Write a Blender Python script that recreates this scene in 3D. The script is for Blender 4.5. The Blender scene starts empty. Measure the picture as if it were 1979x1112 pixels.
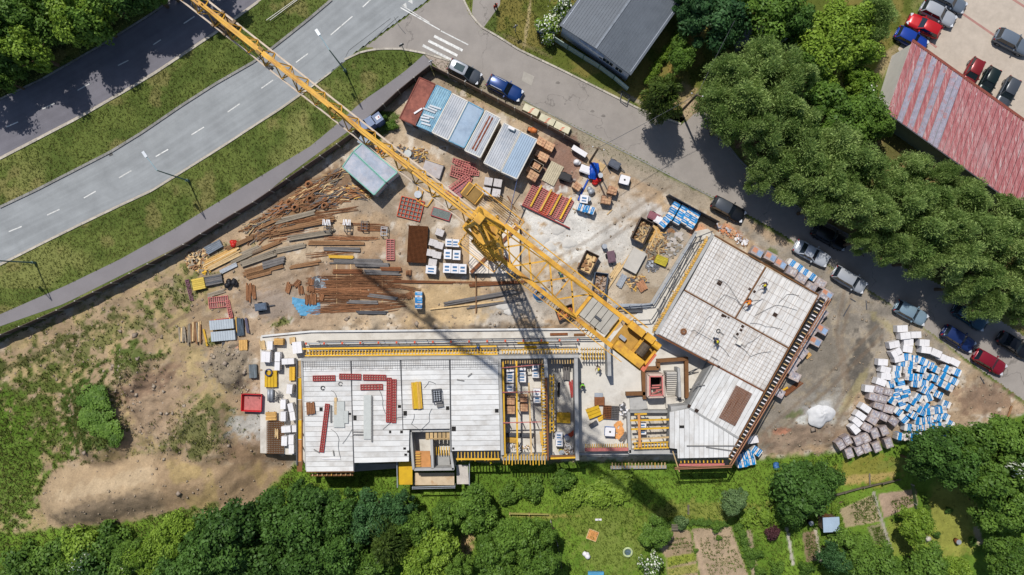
import bpy, bmesh, math, random
import numpy as np
from mathutils import Vector, Matrix
R = math.radians
rnd = random.Random(7)
nr = np.random.default_rng(7)
SC = bpy.context.scene
COL = SC.collection
# ------------------------------------------------------------------ camera, sky, sun, exposure
cd = bpy.data.cameras.new('camera'); cam = bpy.data.objects.new('camera', cd); COL.objects.link(cam)
cam.location = (0, 0, 100); cam.rotation_euler = (0, 0, 0)
cd.sensor_width = 36; cd.lens = 18 / 0.61844; cd.clip_start = 1; cd.clip_end = 3000
SC.camera = cam
wd = bpy.data.worlds.new("World"); SC.world = wd; wd.use_nodes = True
nt = wd.node_tree; nt.nodes.clear()
sk = nt.nodes.new('ShaderNodeTexSky'); sk.sky_type = 'NISHITA'; sk.sun_disc = False
sk.sun_elevation = R(60.8); sk.sun_rotation = R(-23.9)
bg = nt.nodes.new('ShaderNodeBackground'); bg.inputs[1].default_value = 0.1
wo = nt.nodes.new('ShaderNodeOutputWorld')
nt.links.new(sk.outputs[0], bg.inputs[0]); nt.links.new(bg.outputs[0], wo.inputs[0])
sd = bpy.data.lights.new('sun', 'SUN'); sd.energy = 4.6; sd.angle = R(0.7); sd.color = (1, .955, .89)
so = bpy.data.objects.new('sun', sd); COL.objects.link(so)
so.rotation_euler = Vector((.405 * .56, -.915 * .56, -1)).to_track_quat('-Z', 'Y').to_euler()
so.location = (-20, 40, 90)
SC.view_settings.view_transform = 'Standard'; SC.view_settings.look = 'None'
SC.view_settings.exposure = 0.0; SC.view_settings.gamma = 1; SC.view_settings.use_curve_mapping = False
SC.render.engine = 'CYCLES'; SC.cycles.max_bounces = 5; SC.cycles.transparent_max_bounces = 4
# ------------------------------------------------------------------ survey grid: the photo is a plumb shot, 16 photo px per metre on the ground
S_, H_, CX, CY = 16.0, 100.0, 989.5, 556.0
def W(px, py, z=0.):
    f = (1 - z / H_) / S_
    return Vector(((px - CX) * f, (CY - py) * f, z))
def m(px, z=0.): return px * (1 - z / H_) / S_
def sstep(a, b, x):
    t = np.clip((x - a) / (b - a), 0, 1); return t * t * (3 - 2 * t)
_lat = nr.random((257, 257))
def vnoise(x, y):
    xi = np.floor(x).astype(int); yi = np.floor(y).astype(int); fx = x - xi; fy = y - yi
    fx = fx * fx * (3 - 2 * fx); fy = fy * fy * (3 - 2 * fy); xi &= 255; yi &= 255
    a = _lat[xi, yi]; b = _lat[xi + 1, yi]; c = _lat[xi, yi + 1]; d = _lat[xi + 1, yi + 1]
    return (a * (1 - fx) + b * fx) * (1 - fy) + (c * (1 - fx) + d * fx) * fy
def fbm(x, y, o=4):
    s = 0; a = .5
    for i in range(o):
        s = s + a * vnoise(x + 17.3 * i, y + 9.1 * i); x = x * 2.03; y = y * 2.03; a *= .5
    return s / (1 - .5 ** o)
def polysd(x, y, P):
    P = np.array(P, float); n = len(P); ins = np.zeros(x.shape, bool); d2 = np.full(x.shape, 1e12)
    for i in range(n):
        ax, ay = P[i]; bx, by = P[(i + 1) % n]
        ex, ey = bx - ax, by - ay; t = np.clip(((x - ax) * ex + (y - ay) * ey) / (ex * ex + ey * ey + 1e-9), 0, 1)
        d2 = np.minimum(d2, (x - ax - t * ex) ** 2 + (y - ay - t * ey) ** 2)
        c = (ay > y) != (by > y)
        if c.any(): ins ^= c & (x < (bx - ax) * (y - ay) / (by - ay + 1e-12) + ax)
    d = np.sqrt(d2); return np.where(ins, -d, d)
def segd(x, y, a, b):
    ex, ey = b[0] - a[0], b[1] - a[1]; t = np.clip(((x - a[0]) * ex + (y - a[1]) * ey) / (ex * ex + ey * ey), 0, 1)
    return np.sqrt((x - a[0] - t * ex) ** 2 + (y - a[1] - t * ey) ** 2), t
# ------------------------------------------------------------------ object helpers
LAB = {}
def tag(o, label=None, cat=None, group=None, kind=None):
    if label: o['label'] = label
    if cat: o['category'] = cat
    if group: o['group'] = group
    if kind: o['kind'] = kind
    return o
def thing(name, label, cat, loc=(0, 0, 0), rz=0., group=None):
    o = bpy.data.objects.new(name, None); COL.objects.link(o); o.empty_display_size = .2
    o.location = loc; o.rotation_euler = (0, 0, rz); return tag(o, label, cat, group)
def link(name, me, parent=None, loc=None, rot=None, sc=None):
    o = bpy.data.objects.new(name, me); COL.objects.link(o)
    if parent is not None: o.parent = parent
    if loc is not None: o.location = loc
    if rot is not None: o.rotation_euler = rot
    if sc is not None: o.scale = sc
    return o
def copy_tree(o, parent=None):
    c = o.copy(); COL.objects.link(c)
    if parent is not None: c.parent = parent
    for ch in o.children: copy_tree(ch, c)
    return c
class MB:
    def __init__(s): s.v = []; s.f = []; s.mi = []
    def add(s, vs, fs, mi=0):
        k = len(s.v); s.v += [tuple(v) for v in vs]; s.f += [tuple(i + k for i in f) for f in fs]; s.mi += [mi] * len(fs); return s
    def box(s, c, d, rz=0., mi=0, M=None):
        hx, hy, hz_ = d[0] / 2, d[1] / 2, d[2] / 2
        vs = [Vector((x, y, z)) for z in (-hz_, hz_) for x, y in ((-hx, -hy), (hx, -hy), (hx, hy), (-hx, hy))]
        if M is None: M = Matrix.Rotation(rz, 3, 'Z')
        c = Vector(c)
        return s.add([M @ v + c for v in vs], [(3, 2, 1, 0), (4, 5, 6, 7), (0, 1, 5, 4), (1, 2, 6, 5), (2, 3, 7, 6), (3, 0, 4, 7)], mi)
    def prism(s, pts, z0, z1, mi=0):
        n = len(pts)
        ar = sum(pts[i][0] * pts[(i + 1) % n][1] - pts[(i + 1) % n][0] * pts[i][1] for i in range(n))
        if ar < 0: pts = list(reversed(pts))
        g0 = z0 if callable(z0) else (lambda x, y: z0)
        vs = [(p[0], p[1], g0(p[0], p[1])) for p in pts] + [(p[0], p[1], z1) for p in pts]
        return s.add(vs, [tuple(range(n - 1, -1, -1)), tuple(range(n, 2 * n))] + [(i, (i + 1) % n, n + (i + 1) % n, n + i) for i in range(n)], mi)
    def tube(s, a, b, r, n=6, mi=0, r2=None):
        a = Vector(a); b = Vector(b); d = b - a
        if d.length < 1e-6: return s
        q = d.to_track_quat('Z', 'Y'); r2 = r if r2 is None else r2
        vs = [a + q @ Vector((r * math.cos(t), r * math.sin(t), 0)) for t in [2 * math.pi * i / n for i in range(n)]]
        vs += [b + q @ Vector((r2 * math.cos(t), r2 * math.sin(t), 0)) for t in [2 * math.pi * i / n for i in range(n)]]
        return s.add(vs, [tuple(range(n - 1, -1, -1)), tuple(range(n, 2 * n))] + [(i, (i + 1) % n, n + (i + 1) % n, n + i) for i in range(n)], mi)
    def bar(s, a, b, w, h=None, mi=0):
        a = Vector(a); b = Vector(b); d = b - a; h = w if h is None else h
        if d.length < 1e-6: return s
        x = d.normalized(); up = Vector((0, 0, 1)) if abs(x.z) < .95 else Vector((0, 1, 0))
        y = up.cross(x).normalized(); z = x.cross(y)
        return s.box((a + b) / 2, (d.length, w, h), M=Matrix((x, y, z)).transposed(), mi=mi)
    def path(s, pts, r, n=5, mi=0):
        for a, b in zip(pts[:-1], pts[1:]): s.tube(a, b, r, n, mi)
        return s
    def mesh(s, name, mats, smooth=False):
        me = bpy.data.meshes.new(name); me.from_pydata(s.v, [], s.f)
        for q in (mats if isinstance(mats, (list, tuple)) else [mats]): me.materials.append(q)
        if any(s.mi): me.polygons.foreach_set('material_index', s.mi)
        if smooth: me.polygons.foreach_set('use_smooth', [True] * len(s.f))
        me.update(); return me
    def build(s, name, mats, parent=None, smooth=False, loc=None, rot=None):
        return link(name, s.mesh(name, mats, smooth), parent, loc, rot)
def npmesh(name, V, F, mats, smooth=False):
    """fast mesh from numpy arrays, all faces the same size"""
    me = bpy.data.meshes.new(name); V = np.asarray(V, np.float32); F = np.asarray(F, np.int32); k = F.shape[1]
    me.vertices.add(len(V)); me.vertices.foreach_set('co', V.ravel())
    me.loops.add(F.size); me.loops.foreach_set('vertex_index', F.ravel())
    me.polygons.add(len(F)); me.polygons.foreach_set('loop_start', np.arange(0, F.size, k, dtype=np.int32))
    if smooth: me.polygons.foreach_set('use_smooth', np.ones(len(F), bool))
    for q in (mats if isinstance(mats, (list, tuple)) else [mats]): me.materials.append(q)
    me.update(calc_edges=True); me.validate(); return me
# ------------------------------------------------------------------ materials
def lin(c): return tuple((x / 255 / 12.92 if x <= 10 else ((x / 255 + .055) / 1.055) ** 2.4) for x in c)
KL = 0.66
def A(r, g, b, k=1.): return tuple(min(.9, x * KL * k) for x in lin((r, g, b)))
_mats = {}
def mat(name, col=(.5, .5, .5), rough=.7, var=.25, scale=2., ovar=.12, metal=0., bump=0., bscale=30., stretch=None, col2=None, spec=.3, thr=None):
    if name in _mats: return _mats[name]
    q = bpy.data.materials.new(name); q.use_nodes = True; _mats[name] = q
    t = q.node_tree; N = t.nodes; L = t.links; b = N['Principled BSDF']
    b.inputs['Roughness'].default_value = rough; b.inputs['Metallic'].default_value = metal
    b.inputs['Specular IOR Level'].default_value = spec
    tc = N.new('ShaderNodeTexCoord'); oi = N.new('ShaderNodeObjectInfo')
    ad = N.new('ShaderNodeVectorMath'); ad.operation = 'MULTIPLY_ADD'
    L.new(oi.outputs['Random'], ad.inputs[0]); ad.inputs[1].default_value = (37, 53, 11)
    geo = N.new('ShaderNodeNewGeometry')
    if stretch:
        mp = N.new('ShaderNodeMapping'); mp.inputs['Scale'].default_value = stretch
        L.new(tc.outputs['Object'], mp.inputs[0]); L.new(mp.outputs[0], ad.inputs[2])
    else: L.new(geo.outputs['Position'], ad.inputs[2])
    nz = N.new('ShaderNodeTexNoise'); nz.inputs['Scale'].default_value = scale; nz.inputs['Detail'].default_value = 5; nz.inputs['Roughness'].default_value = .65
    L.new(ad.outputs[0], nz.inputs['Vector'])
    mr = N.new('ShaderNodeMapRange'); L.new(nz.outputs[0], mr.inputs[0])
    mr.inputs[1].default_value = .3; mr.inputs[2].default_value = .7; mr.inputs[3].default_value = 1 - var; mr.inputs[4].default_value = 1 + var
    m2 = N.new('ShaderNodeMapRange'); L.new(oi.outputs['Random'], m2.inputs[0]); m2.inputs[3].default_value = 1 - ovar; m2.inputs[4].default_value = 1 + ovar
    mu = N.new('ShaderNodeMath'); mu.operation = 'MULTIPLY'; L.new(mr.outputs[0], mu.inputs[0]); L.new(m2.outputs[0], mu.inputs[1])
    vm = N.new('ShaderNodeVectorMath'); vm.operation = 'SCALE'; L.new(mu.outputs[0], vm.inputs['Scale'])
    if col2:
        n2 = N.new('ShaderNodeTexNoise'); n2.inputs['Scale'].default_value = scale * .6; n2.inputs['Detail'].default_value = 6; n2.inputs['Roughness'].default_value = .7
        L.new(ad.outputs[0], n2.inputs['Vector'])
        rp = N.new('ShaderNodeMapRange'); t0 = thr or .5; rp.inputs[1].default_value = t0 - .06; rp.inputs[2].default_value = t0 + .08; L.new(n2.outputs[0], rp.inputs[0])
        mx = N.new('ShaderNodeMix'); mx.data_type = 'RGBA'; mx.inputs[6].default_value = (*col, 1); mx.inputs[7].default_value = (*col2, 1)
        L.new(rp.outputs[0], mx.inputs[0]); L.new(mx.outputs[2], vm.inputs[0])
    else: vm.inputs[0].default_value = col
    L.new(vm.outputs[0], b.inputs['Base Color'])
    if bump:
        n3 = N.new('ShaderNodeTexNoise'); n3.inputs['Scale'].default_value = bscale; n3.inputs['Detail'].default_value = 3
        L.new(ad.outputs[0], n3.inputs['Vector']); bp = N.new('ShaderNodeBump'); bp.inputs['Strength'].default_value = bump; bp.inputs['Distance'].default_value = .05
        L.new(n3.outputs[0], bp.inputs['Height']); L.new(bp.outputs[0], b.inputs['Normal'])
    return q
_cub = {}
def cube(q):
    if q.name not in _cub: _cub[q.name] = MB().box((0, 0, 0), (1, 1, 1)).mesh('block_' + q.name, q)
    return _cub[q.name]
def piece(name, q, parent, c, d, rz=0., rx=0.): return link(name, cube(q), parent, c, (rx, 0, rz), d)
ORD = 'first second third fourth fifth sixth seventh eighth ninth tenth eleventh twelfth thirteenth fourteenth fifteenth sixteenth seventeenth eighteenth nineteenth twentieth'.split()
def orw(i): return ORD[i] if i < 20 else ('twenty-' + ORD[i - 20] if i < 29 else 'thirty-%s' % ORD[i - 30] if i >= 30 else 'thirtieth')
# ================================================================== TERRAIN
RA_LO = [(-400, 526), (0, 308), (150, 230), (246, 175), (299, 143), (419, 63), (499, 5), (760, -200)]
RA_UP = [(-400, 372), (0, 192), (83, 152), (146, 116), (200, 85), (299, 23), (340, -8), (560, -200)]
RB_UP = [(-400, 560), (0, 401), (70, 368), (216, 293), (276, 256), (349, 206), (416, 163), (491, 120), (527, 93), (560, 67), (600, 35), (641, 0), (860, -200)]
RB_LO = [(-400, 700), (0, 513), (83, 471), (166, 430), (233, 398), (293, 370), (359, 329), (432, 283), (499, 239), (543, 211), (600, 170), (640, 140), (700, 93), (780, 35), (830, 0), (1090, -200)]
PA_UP = [(-400, 760), (0, 608), (130, 551), (233, 501), (333, 445), (456, 370), (500, 343), (600, 283), (660, 233), (700, 196), (753, 160), (789, 133), (819, 106)]
PA_LO = [(-400, 780), (0, 631), (123, 588), (233, 533), (333, 483), (416, 437), (499, 388), (547, 346), (633, 283), (706, 230), (783, 166), (809, 146), (836, 122)]
JUNC = [(700, 93), (733, 96), (776, 96), (819, 103), (869, 118), (920, 150), (1000, 186), (1033, 206), (1133, 256), (1233, 306), (1300, 342), (1383, 384), (1441, 414), (1499, 446),
        (1600, 512), (1700, 575), (1800, 645), (1880, 705), (1979, 775), (2300, 990), (2300, 830), (1979, 648), (1860, 572), (1760, 520), (1640, 455), (1540, 400), (1436, 318), (1396, 268), (1380, 225), (1350, 212), (1316, 240), (1240, 213), (1166, 176),
        (1086, 136), (1000, 95), (966, 73), (929, 52), (909, 27), (896, 0), (886, -60), (960, -200), (1090, -200), (830, 0), (780, 35)]
LOT = [(1790, -5), (1760, 60), (1735, 95), (1745, 110), (1760, 112), (2000, 272), (2400, 500), (2600, -300), (1830, -300), (1800, -40)]
PADD = [(930, 60), (966, 10), (975, -80), (935, -80), (915, -10), (912, 25)]
def hz(X, Y, full=True):
    X = np.asarray(X, float); Y = np.asarray(Y, float); gx = CX + X * S_; gy = CY - Y * S_
    y0 = np.where(gx < 1430, 848, np.maximum(700 + (gx - 1500) * .27, 700)); y1 = np.where(gx < 1430, 915, y0 + 230)
    z = -2.8 * sstep(0, 1, (gy - y0) / (y1 - y0)) * sstep(420, 545, gx)
    d, t = segd(gx, gy, (150, 966), (420, 918))
    z = z + 2.5 * sstep(74, 4, d + 10 * (vnoise(gx / 30, gy / 30) - .5)) * (1 - .4 * t)
    d, _ = segd(gx, gy, (275, 730), (330, 830)); z = z + 1.7 * sstep(95, 10, d)
    d, _ = segd(gx, gy, (445, 690), (455, 720)); z = z + 1.0 * sstep(48, 8, d)
    d, _ = segd(gx, gy, (185, 765), (200, 850)); z = z + 2.2 * sstep(64, 16, d)
    d, _ = segd(gx, gy, (395, 800), (405, 850)); z = z + 1.8 * sstep(60, 14, d)
    d, _ = segd(gx, gy, (255, 690), (262, 725)); z = z + .9 * sstep(45, 10, d)
    d, _ = segd(gx, gy, (540, 632), (1090, 622)); z = z + .45 * sstep(14, 3, d) * (.3 + vnoise(gx / 12, gy / 12))
    if full:
        rub = RUB(gx, gy)
        z = z + rub * (fbm(X * .9, Y * .9, 5) - .5) * 2.1
    return z
def RUB(gx, gy):
    r = .09 + 0 * gx
    d, _ = segd(gx, gy, (275, 730), (330, 830)); r = np.maximum(r, .75 * sstep(95, 40, d))
    d, _ = segd(gx, gy, (445, 690), (455, 720)); r = np.maximum(r, .9 * sstep(52, 30, d))
    d, _ = segd(gx, gy, (540, 628), (1090, 620)); r = np.maximum(r, .5 * sstep(26, 10, d))
    d, _ = segd(gx, gy, (150, 966), (420, 918)); r = np.maximum(r, .28 * sstep(75, 50, d))
    d, _ = segd(gx, gy, (1530, 860), (1600, 850)); r = np.maximum(r, .4 * sstep(50, 20, d))
    d, _ = segd(gx, gy, (1880, 770), (1979, 760)); r = np.maximum(r, .4 * sstep(60, 20, d))
    sd = polysd(gx, gy, [(-300, 640), (350, 485), (520, 560), (520, 640), (560, 930), (300, 1000), (-300, 1060)]); r = np.maximum(r, .25 * sstep(10, -30, sd))
    inner = polysd(gx, gy, [(500, 640), (1180, 630), (1400, 430), (1600, 570), (1420, 905), (560, 905)])
    return np.where(inner < 0, .02, r)
def G(px, py, dz=0.):
    z = 0.
    for _ in range(5):
        p = W(px, py, z + dz); z = float(hz(p.x, p.y))
    p = W(px, py, z + dz); return p
core_x = np.arange(-64, 64.01, .2); core_y = np.arange(-38, 38.01, .2)
out = np.cumsum(np.geomspace(.4, 60, 26))
xs = np.concatenate([-64 - out[::-1], core_x, 64 + out]); ys = np.concatenate([-38 - out[::-1], core_y, 38 + out])
XX, YY = np.meshgrid(xs, ys); GX = CX + XX * S_; GY = CY - YY * S_
ZZ = hz(XX, YY)
def strip_sd(up, lo): return polysd(GX, GY, up + lo[::-1])
sdA = strip_sd(RA_UP, RA_LO); sdB = strip_sd(RB_UP, RB_LO); sdP = strip_sd(PA_UP, PA_LO); sdJ = polysd(GX, GY, JUNC); sdL = polysd(GX, GY, LOT); sdD = polysd(GX, GY, PADD)
flat = np.minimum.reduce([sdA, sdB, sdP, sdJ, sdL, sdD])
ZZ = np.where(flat < 4, np.where(flat < -3, -.12, ZZ * sstep(0, 6, flat) - .0), ZZ)
n1 = fbm(XX * .12, YY * .12); n2 = fbm(XX * .5 + 40, YY * .5); n3 = fbm(XX * 1.7 + 90, YY * 1.7); n4 = fbm(XX * .25 + 11, YY * .25 + 70)
C = np.zeros(XX.shape + (3,)); GR = np.zeros(XX.shape)
def put(col, msk): 
    global C
    C = C * (1 - msk[..., None]) + np.array(col) * msk[..., None]
def pm(P, w=6., noise=14., nn=None):
    nn = n3 if nn is None else nn
    return sstep(w, -w, polysd(GX, GY, P) + (nn - .5) * noise * 2)
def grass(P, col, w=5., noise=10., dens=1., nn=None, col2=None, amt=.6):
    global GR
    k = pm(P, w, noise, nn); put(col, k)
    if col2 is not None: put(col2, k * amt * sstep(.42, .6, n2))
    GR = GR * (1 - k) + k * dens
def blob(x, y, rx, ry, col, a=1., rot=0., noise=.5, nn=None):
    nn = n3 if nn is None else nn
    c, s = math.cos(R(rot)), math.sin(R(rot)); u = ((GX - x) * c + (GY - y) * s) / rx; v = (-(GX - x) * s + (GY - y) * c) / ry
    put(col, a * sstep(1.15, .7, np.sqrt(u * u + v * v) + (nn - .5) * noise * 2))
GRN = A(110, 124, 60); GRD = A(84, 102, 44); GRY = A(140, 146, 72); LAWN = A(118, 132, 58); BRT = A(104, 140, 44)
DIRT = A(208, 187, 158); DIRT2 = A(190, 166, 138); DBRN = A(160, 136, 108); DGRY = A(158, 147, 132); PALE = A(222, 217, 206); DRY = A(186, 168, 118)
C[:] = GRN; GR[:] = 1
put(GRD, sstep(.4, .6, n2) * .7); put(A(148, 150, 88), .7 * sstep(.55, .68, n1)); put(A(150, 140, 90), .6 * sstep(.6, .72, fbm(XX * .35 + 50, YY * .35)))
# far top left woodland floor, verge, median
grass([(-500, 500), (360, -30), (360, -300), (-500, -300)], A(64, 76, 34), 6, 4, .6)
blob(112, 110, 22, 12, A(150, 140, 80), .8, -30); blob(140, 100, 14, 10, A(150, 150, 70), .6)
# site soil
SITE = [(-420, 830), (0, 662), (233, 546), (356, 484), (500, 394), (583, 337), (683, 268), (776, 182), (833, 136), (905, 172), (979, 208), (1049, 242), (1130, 285),
        (1300, 350), (1383, 388), (1441, 420), (1499, 452), (1600, 518), (1700, 580), (1800, 650), (1880, 710), (1990, 790), (1990, 800), (1860, 835), (1760, 855), (1690, 880), (1600, 895), (1500, 896), (1430, 915), (560, 915), (480, 985), (350, 1010), (100, 1040), (-420, 1100)]
k = pm(SITE, 3, 3); put(DIRT2, k); GR *= (1 - k)
put(DIRT, k * sstep(.42, .62, n1 + .3 * (n2 - .5))); put(DGRY, k * .55 * sstep(.5, .66, n4)); put(A(200, 166, 124), k * .4 * sstep(.56, .7, n2)); put(A(150, 126, 102), k * .5 * sstep(.6, .75, n3)); put(A(226, 216, 200), k * .7 * sstep(.6, .72, fbm(XX * .9 + 5, YY * .9 + 33)))
# strips beside road C: gravelly verge
put(A(172, 160, 142), pm([(860, 118), (1000, 188), (1300, 345), (1440, 418), (1440, 440), (1280, 372), (1120, 290), (980, 212), (870, 160)], 3, 4) * .9)
# yard tones
blob(930, 300, 110, 26, A(190, 160, 130), .7, 28); blob(1075, 330, 46, 75, A(142, 108, 96), .85, 30); blob(1010, 395, 60, 25, A(186, 166, 142), .7, 20)
blob(1130, 440, 110, 66, A(232, 229, 221), .95, 20, .9); blob(1085, 450, 48, 32, A(228, 224, 216), .9, 0, .9); blob(1200, 480, 60, 46, A(218, 213, 204), .9, 20); blob(1250, 410, 50, 20, A(226, 224, 220), .9, 20, .8); blob(1190, 400, 70, 40, A(202, 190, 174), .7)
blob(960, 600, 120, 26, A(200, 192, 180), .75, -8); blob(1050, 600, 70, 22, A(196, 186, 172), .7)
blob(600, 560, 130, 60, A(176, 152, 128), .6); blob(700, 540, 110, 60, A(150, 116, 84), .55, 0, .7); blob(700, 470, 120, 25, A(186, 156, 124), .7); blob(520, 590, 60, 30, A(170, 156, 144), .7); blob(860, 590, 90, 50, A(206, 178, 134), .8)
blob(600, 380, 110, 40, A(120, 86, 58), .75, -25); blob(470, 480, 120, 60, A(196, 168, 134), .6, -25); blob(560, 430, 60, 30, A(150, 112, 74), .6, -20)
blob(900, 470, 40, 30, A(206, 180, 146), .7); blob(770, 570, 20, 14, A(150, 130, 110), .6)
blob(1285, 455, 60, 40, A(178, 170, 158), .8, 30); blob(1250, 530, 50, 60, A(180, 168, 150), .75, 30); blob(1190, 560, 40, 50, A(206, 192, 172), .7)
blob(1255, 575, 60, 26, A(168, 148, 122), .7); blob(1350, 445, 20, 14, A(222, 160, 120), .8); blob(1410, 445, 26, 10, A(214, 150, 112), .85, 20)
# lower east lot
LOTE = [(1420, 430), (1600, 520), (1750, 612), (1850, 690), (1800, 730), (1640, 760), (1600, 860), (1500, 880), (1440, 880), (1600, 600)]
put(A(168, 158, 144), pm(LOTE, 10, 12)); k = pm(LOTE, 10, 8); put(A(140, 133, 123), k * .8 * sstep(.5, .64, n2)); put(A(172, 158, 134), k * .6 * sstep(.55, .7, n3))
blob(1600, 690, 50, 60, A(140, 132, 120), .8, 20, .8); blob(1662, 700, 22, 60, A(92, 88, 82), .8, 8, .9); blob(1690, 640, 20, 30, A(100, 96, 90), .6, 0, .9)
blob(1588, 800, 28, 27, A(236, 238, 240), 1., 0, .55); blob(1560, 815, 18, 10, A(224, 224, 216), 1., 0, .5); blob(1612, 822, 10, 26, A(208, 204, 190), .8, 10, .8); blob(1600, 790, 42, 36, A(190, 186, 176), .5, 0, .9)
blob(1545, 850, 90, 26, A(164, 140, 118), .8, -8, .9); blob(1520, 838, 16, 8, A(216, 148, 118), .8, -20); blob(1900, 775, 60, 34, A(150, 124, 104), .8, 0, .9); blob(1650, 760, 10, 60, A(176, 164, 120), .6, 30)
blob(1500, 540, 90, 10, A(176, 164, 130), .7, 30, .8); blob(1730, 640, 60, 9, A(176, 164, 120), .6, 35, .9)
# west field: dirt with green patches, hummocks, mound
FIELD = [(-420, 830), (0, 668), (233, 556), (360, 500), (420, 560), (420, 640), (470, 700), (480, 790), (500, 930), (430, 990), (100, 1040), (-420, 1100)]
k = pm(FIELD, 14, 10); put(A(176, 152, 120), k * .8); put(A(186, 166, 118), k * .7 * sstep(.45, .6, n2))
def patch(msk, col=GRN, d=.8):
    global GR
    put(col, msk * .92); GR = np.maximum(GR * (1 - msk), msk * d)
def gblob(x, y, rx, ry, a=1., rot=0., noise=.9, col=GRN, d=.8, nn=None):
    nn = n3 if nn is None else nn
    c, s = math.cos(R(rot)), math.sin(R(rot)); u = ((GX - x) * c + (GY - y) * s) / rx; v = (-(GX - x) * s + (GY - y) * c) / ry
    patch(a * sstep(1.2, .75, np.sqrt(u * u + v * v) + (nn - .5) * noise * 2), col, d)
gblob(80, 730, 150, 60, .75, -25, 2.3, A(112, 118, 62), .5); gblob(215, 640, 90, 24, .7, -28, 2.5, A(120, 122, 72), .5); gblob(60, 800, 110, 80, .95, 0, 1.7, A(92, 108, 46), .7); gblob(20, 900, 75, 120, 1, 0, .7, A(98, 132, 42), 1); gblob(100, 850, 60, 40, .9, 0, 1.6, A(92, 116, 42))
gblob(262, 700, 42, 36, .95, 0, 1.1, A(88, 108, 46)); gblob(190, 800, 60, 76, 1, 0, 1., A(70, 94, 36), .95); gblob(395, 825, 55, 56, .85, 0, 1.6, A(104, 114, 58), .7); gblob(350, 560, 60, 25, .7, -25, 2.2, A(112, 122, 66)); gblob(420, 500, 50, 14, .5, -20, 2.2, A(120, 126, 70))
gblob(250, 905, 12, 12, .8, 0, 1.2); gblob(300, 890, 60, 24, .5, 0, 2.4, A(110, 122, 58)); gblob(400, 912, 22, 9, .9); gblob(545, 622, 20, 7, .9, -10, 1); gblob(410, 660, 14, 8, .8); gblob(360, 600, 8, 8, .9)
blob(300, 775, 70, 62, A(172, 148, 122), .95, 30, .7); blob(290, 740, 60, 20, A(140, 114, 94), .7, -25, .9); blob(445, 710, 48, 50, A(160, 146, 126), .9, 0, .7); blob(490, 830, 50, 36, A(188, 186, 180), .85, 0, .8); blob(480, 880, 60, 40, A(160, 132, 104), .8, 0, .8)
k = sstep(70, 62, segd(GX, GY, (145, 968), (330, 935))[0] + (n3 - .5) * 14); put(A(186, 162, 130), k); GR *= (1 - k); blob(250, 972, 140, 24, A(134, 118, 98), .8, -12, .5); blob(240, 925, 120, 14, A(206, 184, 152), .6, -14, .8)  # mound crest shading put into colour: darker south face, lighter top
k = pm([(300, 880), (500, 900), (580, 915), (480, 985), (330, 1000)], 10, 14); put(A(178, 152, 120), k * .9); GR *= (1 - k * .9); put(A(196, 172, 116), k * .6 * sstep(.5, .65, n2))
gblob(95, 1048, 130, 24, 1, -4, .6, A(98, 130, 44), 1); gblob(300, 1010, 120, 14, 1, -16, .6, A(98, 130, 44), 1); gblob(25, 1050, 22, 12, 0, 0, 1); blob(28, 1055, 22, 9, A(190, 164, 130), .9)
# dry strip between path and fence, inside fence weeds
gblob(60, 690, 130, 10, .8, -24, 1.3, A(84, 92, 48)); gblob(600, 315, 80, 8, .9, -33, 1.2, A(80, 92, 44)); gblob(740, 245, 40, 20, 1, -35, .8, A(84, 112, 42), 1); gblob(1390, 470, 10, 8, .7); gblob(1490, 490, 14, 8, .9, 25); gblob(1540, 805, 16, 7, .7, -20)
gblob(930, 190, 70, 7, .7, 27, 1.6, A(120, 118, 70)); blob(960, 205, 90, 9, A(176, 158, 118), .6, 27)
# north side: lawn beside house, footpath verge, conifers' ground
grass([(885, -60), (896, 0), (909, 27), (915, 20), (945, -60)], A(118, 128, 62), 2, 2)
NLAWN = [(960, 60), (985, 88), (1080, 128), (1166, 168), (1240, 205), (1316, 232), (1380, 215), (1760, 120), (1760, -300), (975, -300)]
grass(NLAWN, A(98, 108, 44), 4, 4, .8, None, A(142, 130, 70), .8)
blob(1019, 50, 3.5, 60, A(190, 172, 130), .8, 8, .3); blob(1010, 85, 60, 4, A(150, 134, 100), .5, 25); blob(1310, 190, 34, 20, A(178, 156, 116), .8, -40, .8); blob(1335, 215, 20, 26, A(190, 168, 138), .9, 0, .6); blob(1320, 110, 16, 70, A(160, 134, 76), .8, 30, .9); blob(1480, 75, 60, 26, A(120, 128, 150), .8, 0, .8)
blob(1230, 195, 40, 4, A(186, 172, 150), .8, 25, .3); blob(1100, 150, 120, 4.5, A(176, 164, 142), .75, 25.5, .3)
blob(1680, 130, 30, 60, A(120, 128, 52), .6); blob(1706, 130, 12, 60, A(178, 158, 124), .7, 35); blob(1720, 230, 60, 60, A(112, 112, 48), .8)
TREEL = [(1400, 225), (1440, 318), (1540, 400), (1640, 456), (1760, 520), (1860, 572), (1990, 648), (1990, 420), (1900, 360), (1716, 240), (1600, 150)]
grass(TREEL, A(110, 106, 60), 6, 8, .5, None, A(170, 146, 100), .6)
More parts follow.
